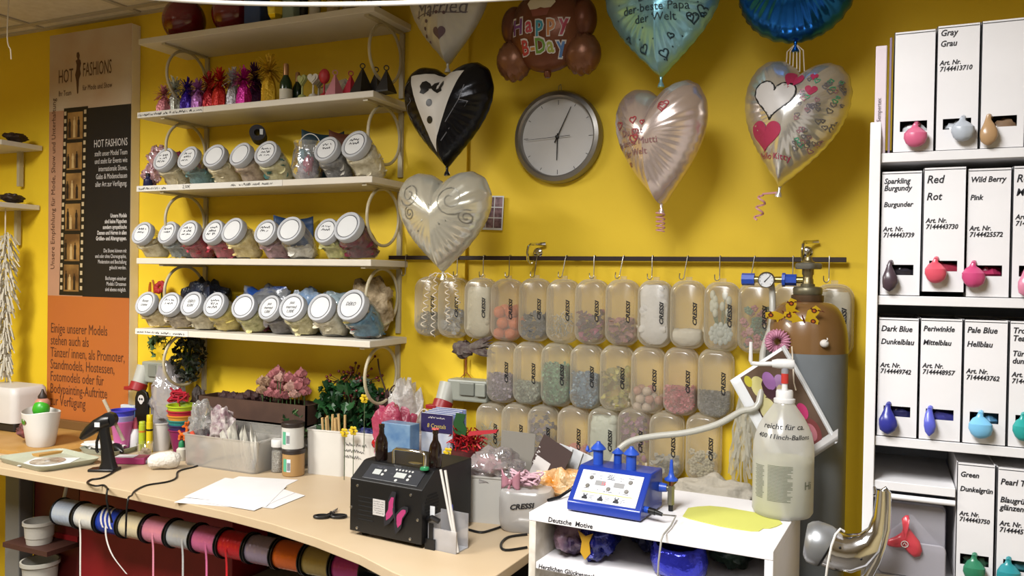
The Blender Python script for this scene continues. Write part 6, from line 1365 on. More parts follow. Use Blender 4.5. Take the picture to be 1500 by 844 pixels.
# ---------------- clear container, tubs, planters ----------------
CLR = thin('cloudy_bin_plastic', 'f6f2ea', .80, .15, .14)
def openbin(name, label, x, y, z, w, d, h, m, rot=0, flare=.06, rim=True, cat='bin', grp=None):
    t = T(name, label, cat, (x, y, z), rot, grp); b = MB(); secs = []
    for zz, k in ((0, 1-flare*1.1), (.003, 1-flare), (h*.5, 1-flare*.5), (h-.006, 1), (h-.005, 1.03 if rim else 1), (h, 1.03 if rim else 1), (h, .975), (h*.5, .97-flare*.5), (.005, .965-flare), (.005, .1)): secs.append([(px*k, py*k, zz) for px, py in rrect(w, d, .016, 4)])
    loft(b, secs); b.build('bin', m, t); return t
t = openbin('clear_container', 'clear plastic container with small white packs and orange scoop', -2.145, -.215, TZ, .345, .13, .115, CLR, radians(0), .05)
def flat_pack(name, label, cat, loc, w, h, th, m, rot=(0, 0, 0), grp=None):
    b = MB(); b.sheet(lambda u, v: (w*(u-.5), -th*sin(pi*u)*sin(pi*v), h*v), 8, 8); b.sheet(lambda u, v: (w*(u-.5), th*sin(pi*u)*sin(pi*v), h*v), 8, 8)
    o = b.build(name, m); o.location = loc; o.rotation_euler = rot; return tag(o, label, cat, grp)
for k in range(7): flat_pack('white_pack', 'small white pack stacked in the clear container, %s' % ['leftmost', 'second from left', 'third from left', 'middle one leaning', 'third from right', 'second from right', 'rightmost'][k], 'pack', (-2.155+.023*k, -.215+.01*(k % 2), TZ+.006), .088, .135+.012*(k % 3), .011, mat('white_pack_film', 'eceae2', .3, bump=.5, full=True), (.12, .18, -1.1+.05*k), 'white packs in the clear container')
for k in range(3): crumple('clear_bag', ['clear crinkled bag at left in the clear container', 'dark berry bits bag in the clear container', 'clear bag with lace bits in the clear container'][k], 'bag', 0, 0, -.215, TZ+.006, (.045, .04, [.075, .05, .07][k]), [FILM, mat('berry_bits', '5a2a34', .6, col2='2a1a1e', scale=40, bump=.6), mat('lace_white', 'd8d0cc', .5, col2='8a6a74', scale=40, bump=.6)][k], .5, 10, 40+k).location = ([-2.29, -2.265, -2.19][k], -.215, TZ+[.05, .006, .05][k])
p = V((-2.265, -.295, TZ)); t = T('orange_scoop', 'orange red plastic scoop standing at the front inside the clear container', 'scoop', (-2.25, -.262, TZ+.006)); b = MB(); b.box((.0, 0, .028), (.042, .005, .055)); b.build('blade', mat('coral_plastic', 'e0563a', .4), t, bevel=.003); b = MB(); b.tube([(-.005, 0, .055), (-.02, -.005, .09), (-.035, -.006, .115)], [.009, .007, .008], 8); b.build('handle', mat('coral_plastic'), t)
t = T('sugar_shaker', 'clear shaker of white pearls with white lid beside the tubs', 'jar', (at(407, 670, Y=-.205).x, -.205, TZ)); b = MB(); b.lathe([(.020, 0), (.0225, .003), (.0225, .07), (.019, .085), (.019, .092)], 26, cap=False); b.build('glass', GLASS, t); b = MB(); b.lathe([(.0195, .003), (.021, .006), (.021, .075), (.001, .08)], 22); b.build('pearls', mat('white_pearls', 'e6e2d6', .5, col2='a8a294', scale=260, bump=1., bscale=260), t); b = MB(); b.lathe([(.0225, .09), (.0235, .092), (.0235, .113), (.022, .116)], 26); b.build('lid', mat('white_lid', 'f0eeea', .4), t)
tx = at(430, 670, Y=-.215).x
for k, (c, c2, h, l) in enumerate((('b8905a', 'caramel', .078, 'caramel brown tub with dark lid, lower of the stacked pair'), ('dcdad2', 'white', .076, 'white tub with dark lid, upper of the stacked pair'))):
    z = TZ+k*.0935; t = T('paint_tub', l, 'tub', (tx-.004*k, -.215, z), 0, 'stacked craft tubs'); MB().lathe([(.035, 0), (.038, .003), (.038, h), (.036, h+.002)], 32).build('body', mat('tub_'+c, c, .4), t); MB().lathe([(.0395, h+.0005), (.040, h+.002), (.040, h+.013), (.038, h+.0155)], 32).build('lid', mat('dark_brown_lid', '2f2622', .4), t)
    b = MB(); r = .0384
    for a0, a1, mi in ((-1.95, -1.55, 0), (-1.53, -1.15, 1)):
        for j in range(5): u0 = a0+(a1-a0)*j/5; u1 = a0+(a1-a0)*(j+1)/5; b.add([(r*cos(u0), r*sin(u0), .018), (r*cos(u1), r*sin(u1), .018), (r*cos(u1), r*sin(u1), .062), (r*cos(u0), r*sin(u0), .062)], [(0, 1, 2, 3)], mi)
    for j in range(9): u0 = -1.48+.035*j; b.add([((r+.0003)*cos(u0), (r+.0003)*sin(u0), .022), ((r+.0003)*cos(u0+.018), (r+.0003)*sin(u0+.018), .022), ((r+.0003)*cos(u0+.018), (r+.0003)*sin(u0+.018), .05), ((r+.0003)*cos(u0), (r+.0003)*sin(u0), .05)], [(0, 1, 2, 3)], 2)
    b.build('label', [mat('mint_label', '5ab890', .5), LIDP, INK], t, smooth=False, recalc=False)
WB = mat('white_bin_plastic', 'e9e5dc', .45)
x0, x1 = at(447, 690, Y=-.17).x, at(503, 694, Y=-.15).x
t = openbin('white_planter', 'white bin of wooden sticks beside the stacked tubs', (x0+x1)/2, -.115, TZ, x1-x0, .11, .158, WB, radians(6), .03)
rnd = random.Random(4)
for k in range(9):
    o = MB(); o.cyl((0, 0, 0), (rnd.uniform(-.012, .012), -.012, .185+rnd.uniform(0, .022)), .0046, n=8); o = o.build('wooden_stick', mat('birch_stick', 'd8b478', .6)); o.location = ((x0+x1)/2-.005+.0095*k-.012, -.132+.005*(k % 3), TZ+.008); tag(o, 'pale wooden stick standing in the white bin, %s' % ['first from left', 'second from left', 'third from left', 'fourth from left', 'middle one', 'fourth from right', 'third from right', 'second from right', 'last on the right'][k], 'stick', 'wooden sticks in the white bin')
x2, x3 = at(506, 694, Y=-.13).x, at(565, 690, Y=-.11).x
t = openbin('white_planter', 'white bin with handwriting, holding blue bits beside the black machine', (x2+x3)/2, -.095, TZ, x3-x2, .11, .158, WB, 0, .02)
b = MB()
for k in range(3): scribble(b, -.075+.003*k, .108-.022*k, .10-.015*k, .013, .0008, 90+k, Matrix.Translation((0, -.0565, 0)) @ FRONT)
b.build('lettering', INK, t, smooth=False, recalc=False)
crumple('glass_nuggets', 'dark blue nuggets filling the lettered white bin', 'nuggets', 535, 640, -.095, TZ+.10, (.07, .045, .03), mat('navy_nuggets', '20244e', .3, col2='4a4f8a', scale=90, bump=.8, bscale=90), .3, 12, 51)
crumple('moss', 'dark green filling in the white bin of sticks', 'moss', 475, 640, -.09, TZ+.10, (.058, .03, .028), mat('dark_moss', '2c4a2a', .8, bump=.8), .4, 12, 53)
def daffodil(px, py, y, z0, label):
    p = at(px, py, Y=y); t = T('daffodil_pick', label, 'flower pick', (p.x, y, z0), 0, 'yellow daffodil picks'); h = p.z-z0; MB().cyl((0, 0, 0), (0, 0, h), .0014, n=6).build('wire', mat('wire_green', '5a6a4a', .5), t); b = MB()
    for k in range(6): a = 2*pi*k/6; b.ell((.011*cos(a), -.002, h+.011*sin(a)), (.0075, .002, .0055), 8, 6, 0, None)
    b.cyl((0, -.002, h), (0, -.012, h), .004, .006, 10); b.build('bloom', mat('daffodil_yellow', 'e4c41c', .5), t)
daffodil(505, 634, -.19, TZ, 'left yellow daffodil pick beside the bin of sticks'); daffodil(518, 631, -.20, TZ, 'right yellow daffodil pick on tall wire in front of lettered bin'); daffodil(534, 584, -.17, TZ+.10, 'yellow daffodil in the ivy above the lettered bin'); daffodil(657, 663, -.27, TZ, 'small yellow daffodil right of the black machine')
p = at(550, 650, Y=-.18); t = T('ladybird_pick', 'red ladybird decoration on a stick beside the lettered bin', 'decoration', (p.x, -.18, TZ)); h = p.z-TZ; MB().cyl((0, 0, 0), (0, 0, h), .0016, n=6).build('stick', mat('birch_stick'), t); b = MB(); b.ell((0, 0, h), (.015, .009, .016), 16, 12); b.build('body', mat('ladybird_red', 'b8161e', .25), t); b = MB(); b.ell((.004, -.002, h+.015), (.007, .006, .006), 10, 8); b.ell((.006, -.0078, h+.004), (.003, .002, .003), 8, 6); b.ell((-.007, -.0068, h-.003), (.003, .002, .003), 8, 6); b.build('spots', INK, t)
# trough with roses on a clear bin
t = openbin('clear_bin', 'long clear bin carrying the brown trough against the wall', at(376, 640, Y=-.075).x, -.082, TZ, .50, .105, .150, CLR, 0, .03)
crumple('green_bits', 'yellow green bits inside the long clear bin', 'bits', 380, 640, -.082, TZ+.006, (.08, .035, .06), mat('yellow_green_bits', '8a8a3a', .7, col2='5a6a2a', scale=50, bump=.7), .5, 10, 61); crumple('clear_bag', 'crinkled clear bag at right inside the long clear bin', 'bag', 425, 640, -.082, TZ+.006, (.09, .035, .06), FILM, .5, 10, 63)
crumple('berry_bits', 'dark berry bits at left inside the long clear bin', 'bits', 335, 640, -.082, TZ+.006, (.08, .035, .06), mat('berry_bits'), .5, 10, 65)
xa, xb = at(297, 590, Y=-.11).x, at(456, 590, Y=-.11).x
t = T('flower_trough', 'dark brown wooden flower trough with pink roses against the wall', 'trough', ((xa+xb)/2, -.085, TZ+.1515)); b = MB(); w, d, h, th = xb-xa, .105, .078, .006
b.box((0, 0, th/2), (w, d, th))
for s in (-1, 1): b.box((s*(w-th)/2, 0, h/2), (th, d, h)); b.box((0, s*(d-th)/2, h/2), (w, th, h))
b.build('trough', mat('brown_trough', '5a4034', .6, col2='4a342a', scale=12), t, smooth=False)
def rose(p, r, m, label, grp, leaf=None):
    t = T('rose', label, 'flower', p, random.uniform(0, 6), grp); b = MB()
    for j, (k, n, rr) in enumerate(((.35, 3, .0), (.6, 4, .3), (.85, 5, .55), (1.05, 6, .75))):
        for i in range(n): a = 2*pi*i/n+j; b.sheet(lambda u, v: V((r*(rr*.7+.25*k*v)*cos(a)-(u-.5)*r*k*1.1*sin(a), r*(rr*.7+.25*k*v)*sin(a)+(u-.5)*r*k*1.1*cos(a), r*(v*1.0*(1.15-.22*j))-r*.35+.25*r*sin(pi*u))), 4, 4)
    b.ell((0, 0, -.05*r), (r*.55, r*.55, r*.5), 10, 8); b.build('bloom', m, t, recalc=False); MB().cyl((0, 0, -r*.3), (0, 0, -r*2.2), .002, n=6).build('stem', mat('stem_green', '3e5a2c', .6), t)
RM = [mat('rose_pink', 'd58a8e', .6), mat('rose_pale', 'dcb0a4', .6), mat('rose_peach', 'c8a488', .6)]
rnd = random.Random(12)
spots = [(385, 572), (396, 576), (408, 578), (420, 580), (432, 578), (391, 561), (402, 564), (414, 566), (426, 568), (438, 566), (446, 574), (399, 552), (411, 554), (423, 555), (434, 556), (444, 560), (384, 560), (407, 546), (441, 548)]
for i, (px, py) in enumerate(spots):
    y = -.125+.012*(i % 4); p = at(px, py, Y=y); rose(p, .0255+rnd.uniform(0, .004), RM[2 if px < 393 else (1 if i % 4 == 0 else 0)], 'pink rose in the brown trough, one of the dense bunch' if px >= 393 else 'pale peach rose at the left of the bunch in the trough', 'roses in the brown trough')
for k in range(6):
    b = MB(); b.ell((0, 0, .02), (.026, .022, .02), 14, 10, lump=.4, seed=k); o = b.build('dark_bloom', mat('dark_brown_bloom', '3a1c1c', .7, bump=.6)); q = at(330+12*k, 575, Y=-.09); o.location = (q.x, -.09, TZ+.1515+.055+.012*(k > 2)); tag(o, 'dark brown dried bloom in the left half of the trough', 'flower', 'dark dried blooms in the brown trough')

# ---------------- greenery ----------------
def foliage(name, label, cat, c, R, n, m, leaf=.016, seed=1, stems=True, grp=None, m2=None, flat=.7, floor=None):
    rnd = random.Random(seed); t = T(name, label, cat, c, 0, grp); b = MB(); s = MB()
    for i in range(n):
        d = V((rnd.gauss(0, 1), rnd.gauss(0, 1)*.7, rnd.gauss(0, 1))).normalized(); r = rnd.uniform(.35, 1)**.6
        p = V((d.x*R[0]*r, d.y*R[1]*r, d.z*R[2]*r)); k = leaf*rnd.uniform(.7, 1.3)
        if floor is not None and p.z < floor: p.z = floor+rnd.uniform(0, .04)
        M = Matrix.Translation(p) @ Matrix.Rotation(rnd.uniform(0, 6.3), 4, 'Z') @ Matrix.Rotation(rnd.uniform(-1.2, 1.2), 4, 'X') @ Matrix.Rotation(rnd.uniform(-1, 1), 4, 'Y')
        L = [(0, -1), (.45, -.75), (.95, -.45), (.6, -.05), (.75, .3), (.3, .45), (0, 1), (-.3, .45), (-.75, .3), (-.6, -.05), (-.95, -.45), (-.45, -.75)]
        b.add([(x*k*flat, y*k, abs(x)*k*.25) for x, y in L]+[(0, -.1*k, 0)], [(j, (j+1) % 12, 12) for j in range(12)], rnd.randrange(2), M)
        if i % 5 == 0: s.tube([(0, 0, (floor if floor is not None else -R[2])*.9), p*.5+V((0, 0, .01)), p], .0014, 4)
    b.build('leaves', [m, m2 or m], t, smooth=False, recalc=False); s.build('stems', mat('stem_green'), t); return t
GD, GM, GL = mat('ivy_dark', '17401f', .4), mat('ivy_mid', '28572c', .4), mat('leaf_light', '6f8f5a', .5)
c = at(508, 600, Y=-.10); foliage('ivy_plant', 'dense dark green ivy bush behind the lettered white bins', 'plant', (c.x, -.075, c.z), (.155, .058, .115), 560, GD, .021, 3, m2=GM, floor=-.105)
c = at(440, 620, Y=-.1); foliage('ivy_plant', 'small loose green plant left of the ivy bush above the tubs', 'plant', (c.x, -.115, c.z), (.06, .045, .06), 110, GM, .015, 5, m2=GL, floor=-.09)
rnd = random.Random(6); c = at(515, 556, Y=-.07); t = T('berry_branch', 'branch of dark red berries above the ivy', 'branch', (c.x, -.07, c.z)); b = MB(); s = MB()
for k in range(60): p = V((rnd.gauss(.02, .055), rnd.gauss(0, .02), rnd.gauss(-.01, .03))); b.ell(p, (.0052, .0052, .0052), 8, 6); s.tube([(0.02, 0, -.12), p*.6+V((0, 0, -.01)), p], .0011, 4)
b.build('berries', mat('dark_berry', '6a1418', .35), t); s.build('twigs', mat('twig_brown', '4a2e20', .7), t)
c = at(560, 555, Y=-.06); t = T('twig_branch', 'dark curved twig with dried bloom inside the right bracket ring', 'branch', (c.x, -.06, c.z)); b = MB()
for q in ([(.03, 0, -.16), (.02, 0, -.06), (-.01, 0, .02), (-.02, 0, .07)], [(.02, 0, -.06), (.05, 0, -.02), (.08, 0, -.05)], [(-.02, -.02, -.05), (-.07, -.03, -.1), (-.12, -.03, -.13)]): b.tube(smooth(q), .0028, 6)
b.build('twig', mat('twig_brown'), t); b = MB(); b.ell((.01, 0, -.10), (.055, .03, .05), 18, 12, lump=.7, ls=14); b.build('dried_bloom', mat('dark_dried', '4a2420', .7, col2='2a1614', scale=50, bump=.8), t)
# hanging wreath, light leaves and yellow flower under the lowest shelf at left
c = at(272, 525, Y=-.10); foliage('dark_wreath', 'dark leafy wreath hanging in the left bracket ring below the lowest shelf', 'wreath', (c.x, -.085, c.z), (.075, .055, .10), 230, mat('wreath_dark', '232b20', .6), .016, 8, m2=mat('wreath_grey', '3a4034', .6))
c = at(232, 505, Y=-.14); foliage('leaf_spray', 'pale green leaf spray hanging from the left end of the lowest shelf', 'leaves', (c.x, -.14, c.z-.005), (.055, .035, .045), 44, GL, .018, 11, m2=mat('leaf_pale', '8fae88', .5))
c = at(237, 515, Y=-.17); t = T('yellow_lily', 'yellow flower hanging below the left end of the lowest shelf', 'flower', (c.x, -.175, c.z)); b = MB()
for k in range(6): a = 2*pi*k/6; b.sheet(lambda u, v: V((cos(a)*.042*v+sin(a)*(u-.5)*.018*sin(pi*(.1+.8*v)), -.012+.010*v, sin(a)*.042*v-cos(a)*(u-.5)*.018*sin(pi*(.1+.8*v)))), 3, 6)
b.build('petals', mat('lily_yellow', 'dcb81c', .5), t, recalc=False); MB().tube([(0, -.01, 0), (.01, .02, .02), (.014, .05, SH[4]-.026-c.z)], .002, 6).build('stem', mat('stem_green'), t)
# wall power sockets (grey with red flap)
def cee(px0, py0, px1, py1, label, flip=1, red=(0, .0)):
    a, b_ = at(px0, py0, Y=-.05), at(px1, py1, Y=-.05); t = T('power_socket', label, 'socket', ((a.x+b_.x)/2, 0, (a.z+b_.z)/2), 0, 'grey wall power sockets with red flaps'); w, h = b_.x-a.x, a.z-b_.z; G = mat('socket_grey', 'a9ada2', .4)
    MB().box((w*.1, -.035, h*.15), (w*.8, .07, h*.7)).build('housing', G, t, bevel=.006, smooth=False); b = MB(); b.box((w*.12, -.074, h*.22), (w*.30, .008, h*.42)); b.build('cover_flap', mat('socket_grey_dark', '8d9188', .4), t, bevel=.003, smooth=False); b = MB(); b.box((w*.40, -.076, h*.22), (w*.2, .012, h*.42)); b.build('cover_flap', G, t, bevel=.003, smooth=False)
    b = MB(); b.cyl((-w*.33, -.045, h*.30), (-w*.36, -.070, -h*.28), .033, .030, 20); b.build('plug_body', mat('socket_pale', 'c8c9bf', .4), t); b = MB(); b.cyl((-w*.36, -.070, -h*.24), (-w*.38, -.082, -h*.5), .034, .034, 20); b.box((-w*.5, -.095, -h*.40), (.045, .03, .014)); b.build('red_flap', mat('cee_red', 'a8262c', .4), t, bevel=.002)
cee(205, 528, 246, 575, 'grey wall power socket with red flap left, below the yellow flower'); cee(645, 553, 716, 604, 'grey wall power socket with red flap left of the hanging milky boxes')
t = T('feather_bird', 'dark feathered ornament hanging below the upper box row', 'ornament', at(690, 508, Y=-.06)); b = MB(); rnd = random.Random(3)
b.ell((-.03, 0, -.01), (.035, .02, .028), 14, 10, lump=.5, ls=12); 
for k in range(26): a = rnd.uniform(-.25, .45); L = rnd.uniform(.06, .12); x = -.02; w_ = .007; d = V((cos(a), rnd.uniform(-.1, .1), sin(a))); s_ = V((-sin(a), 0, cos(a)))*w_; p0 = V((x, -.01, -.005)); b.add([p0-s_*.5, p0+d*L*.6-s_, p0+d*L, p0+d*L*.6+s_, p0+s_*.5], [(0, 1, 2, 3, 4)])
b.build('feathers', mat('dark_feather', '4a3434', .6, col2='7a7068', scale=50, bump=.4), t, recalc=False); MB().tube([(-.02, 0, -.03), (-.02, 0, -.07), (-.03, .01, -.10)], .0012, 5).build('tail_string', mat('rust_string', '9a4a3a', .6), t); MB().tube([(0, 0, .02), (.005, .03, .045), (.005, .058, .05)], .0012, 5).build('hanging_thread', RIBBON, t)
t = T('wire_hanger', 'thin orange wire hanger on the wall above the right power socket', 'hanger', at(683, 545, Y=-.012)); b = MB(); b.tube([(0, 0, .05), (0, 0, .0), (-.02, 0, -.02), (-.055, 0, -.035), (.055, 0, -.035), (.02, 0, -.02), (0, 0, 0)], .0018, 5); b.build('wire', mat('orange_wire', 'b8702a', .5), t)
# ---------------- packs at the left of the wall under the shelf ----------------
crumple('film_bag', 'crumpled silver grey film bag leaning on the wall behind the nested cups', 'bag', 245, 590, -.085, TZ, (.075, .05, .155), thin('silver_film', 'd0ccd0', .35, .12, .3, bump=.8, bscale=30), .35, 9, 71)
t = T('skull_pack', 'black pirate skull pack standing behind the marker tubes', 'pack', (at(210, 598, Y=-.10).x, -.105, TZ)); o = MB(); S = [(-.034, 0), (.034, 0), (.036, .19), (.026, .215), (0, .225), (-.026, .215), (-.036, .19)]; o.prism(S, -.006, .006, 0, FRONT); o.build('pack', BLACKM, t, bevel=.002); b = MB()
sk = [(.017*cos(a)*(1 if sin(a) > -.3 else .7), .185+.019*sin(a)) for a in [2*pi*i/24 for i in range(24)]]; b.prism(sk, .0065, .0075, 0, FRONT)
for x in (-.006, .006): b.prism([(x+.0042*cos(a), .187+.0048*sin(a)) for a in [2*pi*i/10 for i in range(10)]], .0078, .0085, 1, FRONT)
b.build('skull_print', [PW, INK], t, smooth=False)
t = T('red_trim', 'tangled bright red trim on top of the silver film bag', 'trim', at(262, 580, Y=-.14)); b = MB(); rnd = random.Random(8)
for k in range(9): q = [V((rnd.uniform(-.05, .05), rnd.uniform(-.015, .015), rnd.uniform(-.03, .03))) for _ in range(4)]; b.tube(smooth(q, 5), .004, 6)
b.build('strands', mat('bright_red_trim', 'b81a34', .45), t); MB().tube([(0, .0, -.02), (0, .015, -.08), (0, .02, -.12)], .002, 5).build('tail', mat('bright_red_trim'), t)
t = T('brown_pouch', 'dark brown pouch standing between film bag and trough', 'pouch', (at(292, 600, Y=-.06).x, -.062, TZ)); b = MB(); b.ell((0, 0, .12), (.045, .035, .12), 18, 14, lump=.3, ls=8, seed=3); lo = min(p.z for p in b.v)
for q in b.v: q.z -= lo
b.build('pouch', mat('dark_pouch', '33241c', .6, bump=.5), t)
t = T('white_blossom_sprig', 'green sprig with white blossoms over the clear container', 'sprig', (at(318, 615, Y=-.20).x, -.19, TZ+.12)); b = MB(); b.tube(smooth([(-.09, 0, 0), (-.06, 0, .05), (-.02, 0, .065), (.03, 0, .055)]), .003, 6); b.build('stem', mat('stem_green'), t); b = MB()
for k, (x, z) in enumerate(((.0, .075), (.018, .062), (.045, .068), (.035, .05), (.055, .055))):
    for j in range(5): a = 2*pi*j/5+k; b.ell((x+.006*cos(a), -.004, z+.006*sin(a)), (.0055, .003, .0055), 6, 5)
b.build('blossoms', mat('white_blossom', 'e2dcd4', .5), t)

# ---------------- tulle, packets, bag ----------------
crumple('pink_tulle', 'magenta pink tulle heap behind the packets', 'tulle', 578, 600, -.17, TZ+.0, (.07, .055, .115), thin('tulle_pink', 'c8486e', .35, .4, .08, bump=.8, bscale=40), .6, 9, 81)
crumple('white_tulle', 'white tulle cloud against the wall above the pink tulle', 'tulle', 592, 590, -.065, TZ, (.065, .05, .155), thin('white_tulle', 'e8e4e0', .35, .4, .1, bump=.8, bscale=40), .45, 9, 83)
p = at(618, 610, Y=-.13); t = T('paper_bag', 'white paper bag with looped cord handles behind the packets', 'bag', (p.x+.01, -.10, TZ)); MB().box((0, 0, .085), (.12, .05, .17)).build('bag', mat('white_bag_paper', 'ddd5cc', .6), t, bevel=.003, smooth=False); MB().tube([(-.035+.032*(1-cos(a)), -.026, .165+.09*sin(a)) for a in [pi*i/16 for i in range(17)]], .0028, 6).build('handle', mat('cream_cord', 'e4d2bc', .6), t); MB().tube([(-.01+.028*(1-cos(a)), .02, .165+.08*sin(a)) for a in [pi*i/16 for i in range(17)]], .0028, 6).build('handle', mat('cream_cord'), t)
def packet(px, py0, py1, y, w, th, m, label, rot=0., grp=None, name='craft_packet'):
    p0 = at(px, py1, Y=y); zt_ = at(px, py0, Y=y).z; t = T(name, label, 'packet', (p0.x, y, TZ), rot, grp); MB().box((0, 0, (zt_-TZ)/2), (w, th, zt_-TZ)).build('packet', m, t, bevel=.002, smooth=False); return t, zt_-TZ
t, h = packet(586, 619, 660, -.27, .115, .05, mat('blue_pack_card', '7fa0be', .35, col2='4f78a8', scale=18), 'blue box packet with butterfly print behind the black machine', -.1)
b = MB(); b.sheet(lambda u, v: (-.052+.104*u, -.0258, .01+.10*v), 1, 1); b.build('window_print', mat('violet_window', '9a8ab0', .3, col2='d0c8dc', scale=30), t, smooth=False, recalc=False); b = MB()
for s in (-1, 1):
    for dx in (-.025, .025): b.add([(dx, -.0265, .06), (dx+s*.02, -.0265, .085), (dx+s*.022, -.0265, .065), (dx+s*.014, -.0265, .045)], [(0, 1, 2, 3)])
b.build('butterfly_print', mat('plum_print', '6a3058', .5), t, smooth=False, recalc=False)
PK = ['front packet with purple header in the row behind the machine', 'second packet in the row behind the machine', 'third packet in the row behind the machine', 'fourth packet in the row behind the machine', 'rearmost packet in the row behind the machine']
for k in range(5):
    t, h = packet(640+5*k, 606-2*k, 660, -.245+.028*k, .115, .006, mat('packet_white', 'd8dae0', .3, col2='a8b0c8', scale=16), PK[k], -.04, 'white craft packets in a row')
    MB().box((0, -.0042, h-.03), (.115, .002, .058)).build('header_card', mat('purple_header', '2e2458', .4) if k == 0 else mat('lilac_header', '7a84b4', .4), t, smooth=False)
    if k == 0: text('lettering', '8 Crystals', .019, mat('gold_print', 'd8c060', .4), t, Matrix.Translation((0, -.0056, h-.045)) @ FRONT, 'CENTER', shear=.15, wx=.9); b = MB(); scribble(b, -.03, h-.016, .06, .007, .0006, 4, Matrix.Translation((0, -.0056, 0)) @ FRONT); b.build('lettering', PW, t, smooth=False, recalc=False)
    if k > 1: 
        b = MB()
        for j in range(6): b.box((.045+.0+.0, -.0038, .03+.014*j), (.014, .0015, .006))
        b.build('barcode_print', GI, t, smooth=False)
t = T('silver_tube_pack', 'pack of small silver tubes lying before the purple packet', 'pack', (at(617, 655, Y=-.31).x, -.315, TZ), 0); b = MB()
for k in range(6): b.cyl((-.055+.022*k, -.02, .095), (-.055+.022*k, .02, .125), .0105, n=12)
b.build('tubes', mat('silver_tube', 'c9cace', .25, .6), t); MB().box((0, .002, .045), (.14, .05, .09)).build('tray', mat('grey_card_box', '9c9890', .5), t, smooth=False)

# ---------------- black sealing machine ----------------
a_ = at(512, 783, Z=TZ); c_ = at(617, 806, Z=TZ); mw = (c_-a_).xy.length; ma = atan2(c_.y-a_.y, c_.x-a_.x); BLKM = mat('black_powder_coat', '0f0f11', .42, bump=.08, bscale=500); md = .235
t = T('sealing_machine', 'black boxy machine with slanted control panel and carrying handle on the table', 'machine', (a_.x, a_.y, TZ), ma)
YZ = Matrix(((0, 0, 1, 0), (1, 0, 0, 0), (0, 1, 0, 0), (0, 0, 0, 1)))
b = MB(); b.prism([(0, .012), (0, .152), (.055, .192), (.065, .194), (md, .194), (md, .012)], 0, mw, 0, YZ); b.build('housing', BLKM, t, bevel=.002, smooth=False)
b = MB()
for x in (.03, mw-.03):
    for y in (.03, md-.03): b.lathe([(.010, 0), (.012, .012)], 14, c=(x, y, 0))
b.build('foot', BLACKM, t)
sn = V((0, .055, .040)).normalized(); nn = V((0, -sn.z, sn.y)); pn = MB().box((0, 0, .001), (mw*.76, .050, .002)).build('control_panel', mat('dark_grey_panel', '33353a', .35), t, smooth=False, bevel=.001); pn.matrix_local = Matrix(((1, 0, 0, mw*.53), (0, sn.y, nn.y, .0275), (0, sn.z, nn.z, .172), (0, 0, 0, 1)))
for x, w in ((-.055, .024), (.022, .034)): MB().box((x, .0, .0024), (w, .017, .001)).build('display', mat('pale_display', 'b9bcb8', .35), pn, smooth=False)
b = MB()
for x, y in ((-.032, .008), (-.034, -.006), (.052, .002), (.052, -.010), (.018, -.018)): b.lathe([(.0042, .002), (.0042, .0032)], 14, c=(x, y, 0))
for k in range(6): b.lathe([(.003, .002), (.003, .003)], 10, c=(.0+.0105*k, .017, 0))
b.build('button', mat('grey_button', 'c4c4c0', .4), pn); b = MB(); scribble(b, -.066, .014, .03, .006, .0006, 5, Matrix.Translation((0, 0, .0023))); scribble(b, -.012, .0, .012, .003, .0005, 6, Matrix.Translation((0, 0, .0023))); b.build('panel_print', GI, pn, smooth=False, recalc=False)
b = MB()
for x, z in ((.026, .136), (mw-.035, .136), (.005, .075), (mw-.012, .075), (.026, .022), (mw-.035, .022)): b.lathe([(.0042, 0), (.0036, .002), (.001, .0025)], 12, M=Matrix.Translation((x, 0, z)) @ Matrix.Rotation(radians(90), 4, 'X'))
b.build('screw', STEEL, t)
o = MB().box((mw*.42, -.0008, .088), (.040, .0016, .042)).build('type_plate', mat('plate_pale', 'c9c4c0', .5), t, smooth=False); b = MB()
for k in range(6): scribble(b, mw*.42-.017, .072+.006*k, .034, .0035, .0004, k+40, Matrix.Translation((0, -.0018, 0)) @ FRONT, 7)
b.build('lettering', INK, o, smooth=False, recalc=False)
b = MB(); b.tube([(mw*.42, .06, .194), (mw*.42, .06, .228), (mw*.42+.008, .06, .234), (mw*.42+.095, .06, .234), (mw*.42+.103, .06, .228), (mw*.42+.103, .06, .194)], .0048, 10); b.build('handle', CHROME, t)
b = MB(); b.lathe([(.022, .1942), (.022, .1952)], 24, c=(0, 0, 0))
for q in b.v: q.x = q.x*1+mw*.42+.05; q.y = q.y*.5+.09
b.build('slot_cover', STEEL, t)
for k in range(7): b = MB(); zz = .070+.0085*k; L = .030+.030*sin(pi*(k+1)/8); b.box((mw+.0004, .045, zz+.012), (.0012, L, .0042)); b.build('vent_slot', mat('vent_black', '050506', .8), t, smooth=False)
for k in range(6): b = MB(); b.box((.055, -.0004, .048+.012*k), (.05, .001, .003)); b.build('vent_slot', mat('vent_black'), t, smooth=False)
MM = Matrix.Translation((a_.x, a_.y, TZ)) @ Matrix.Rotation(ma, 4, 'Z')
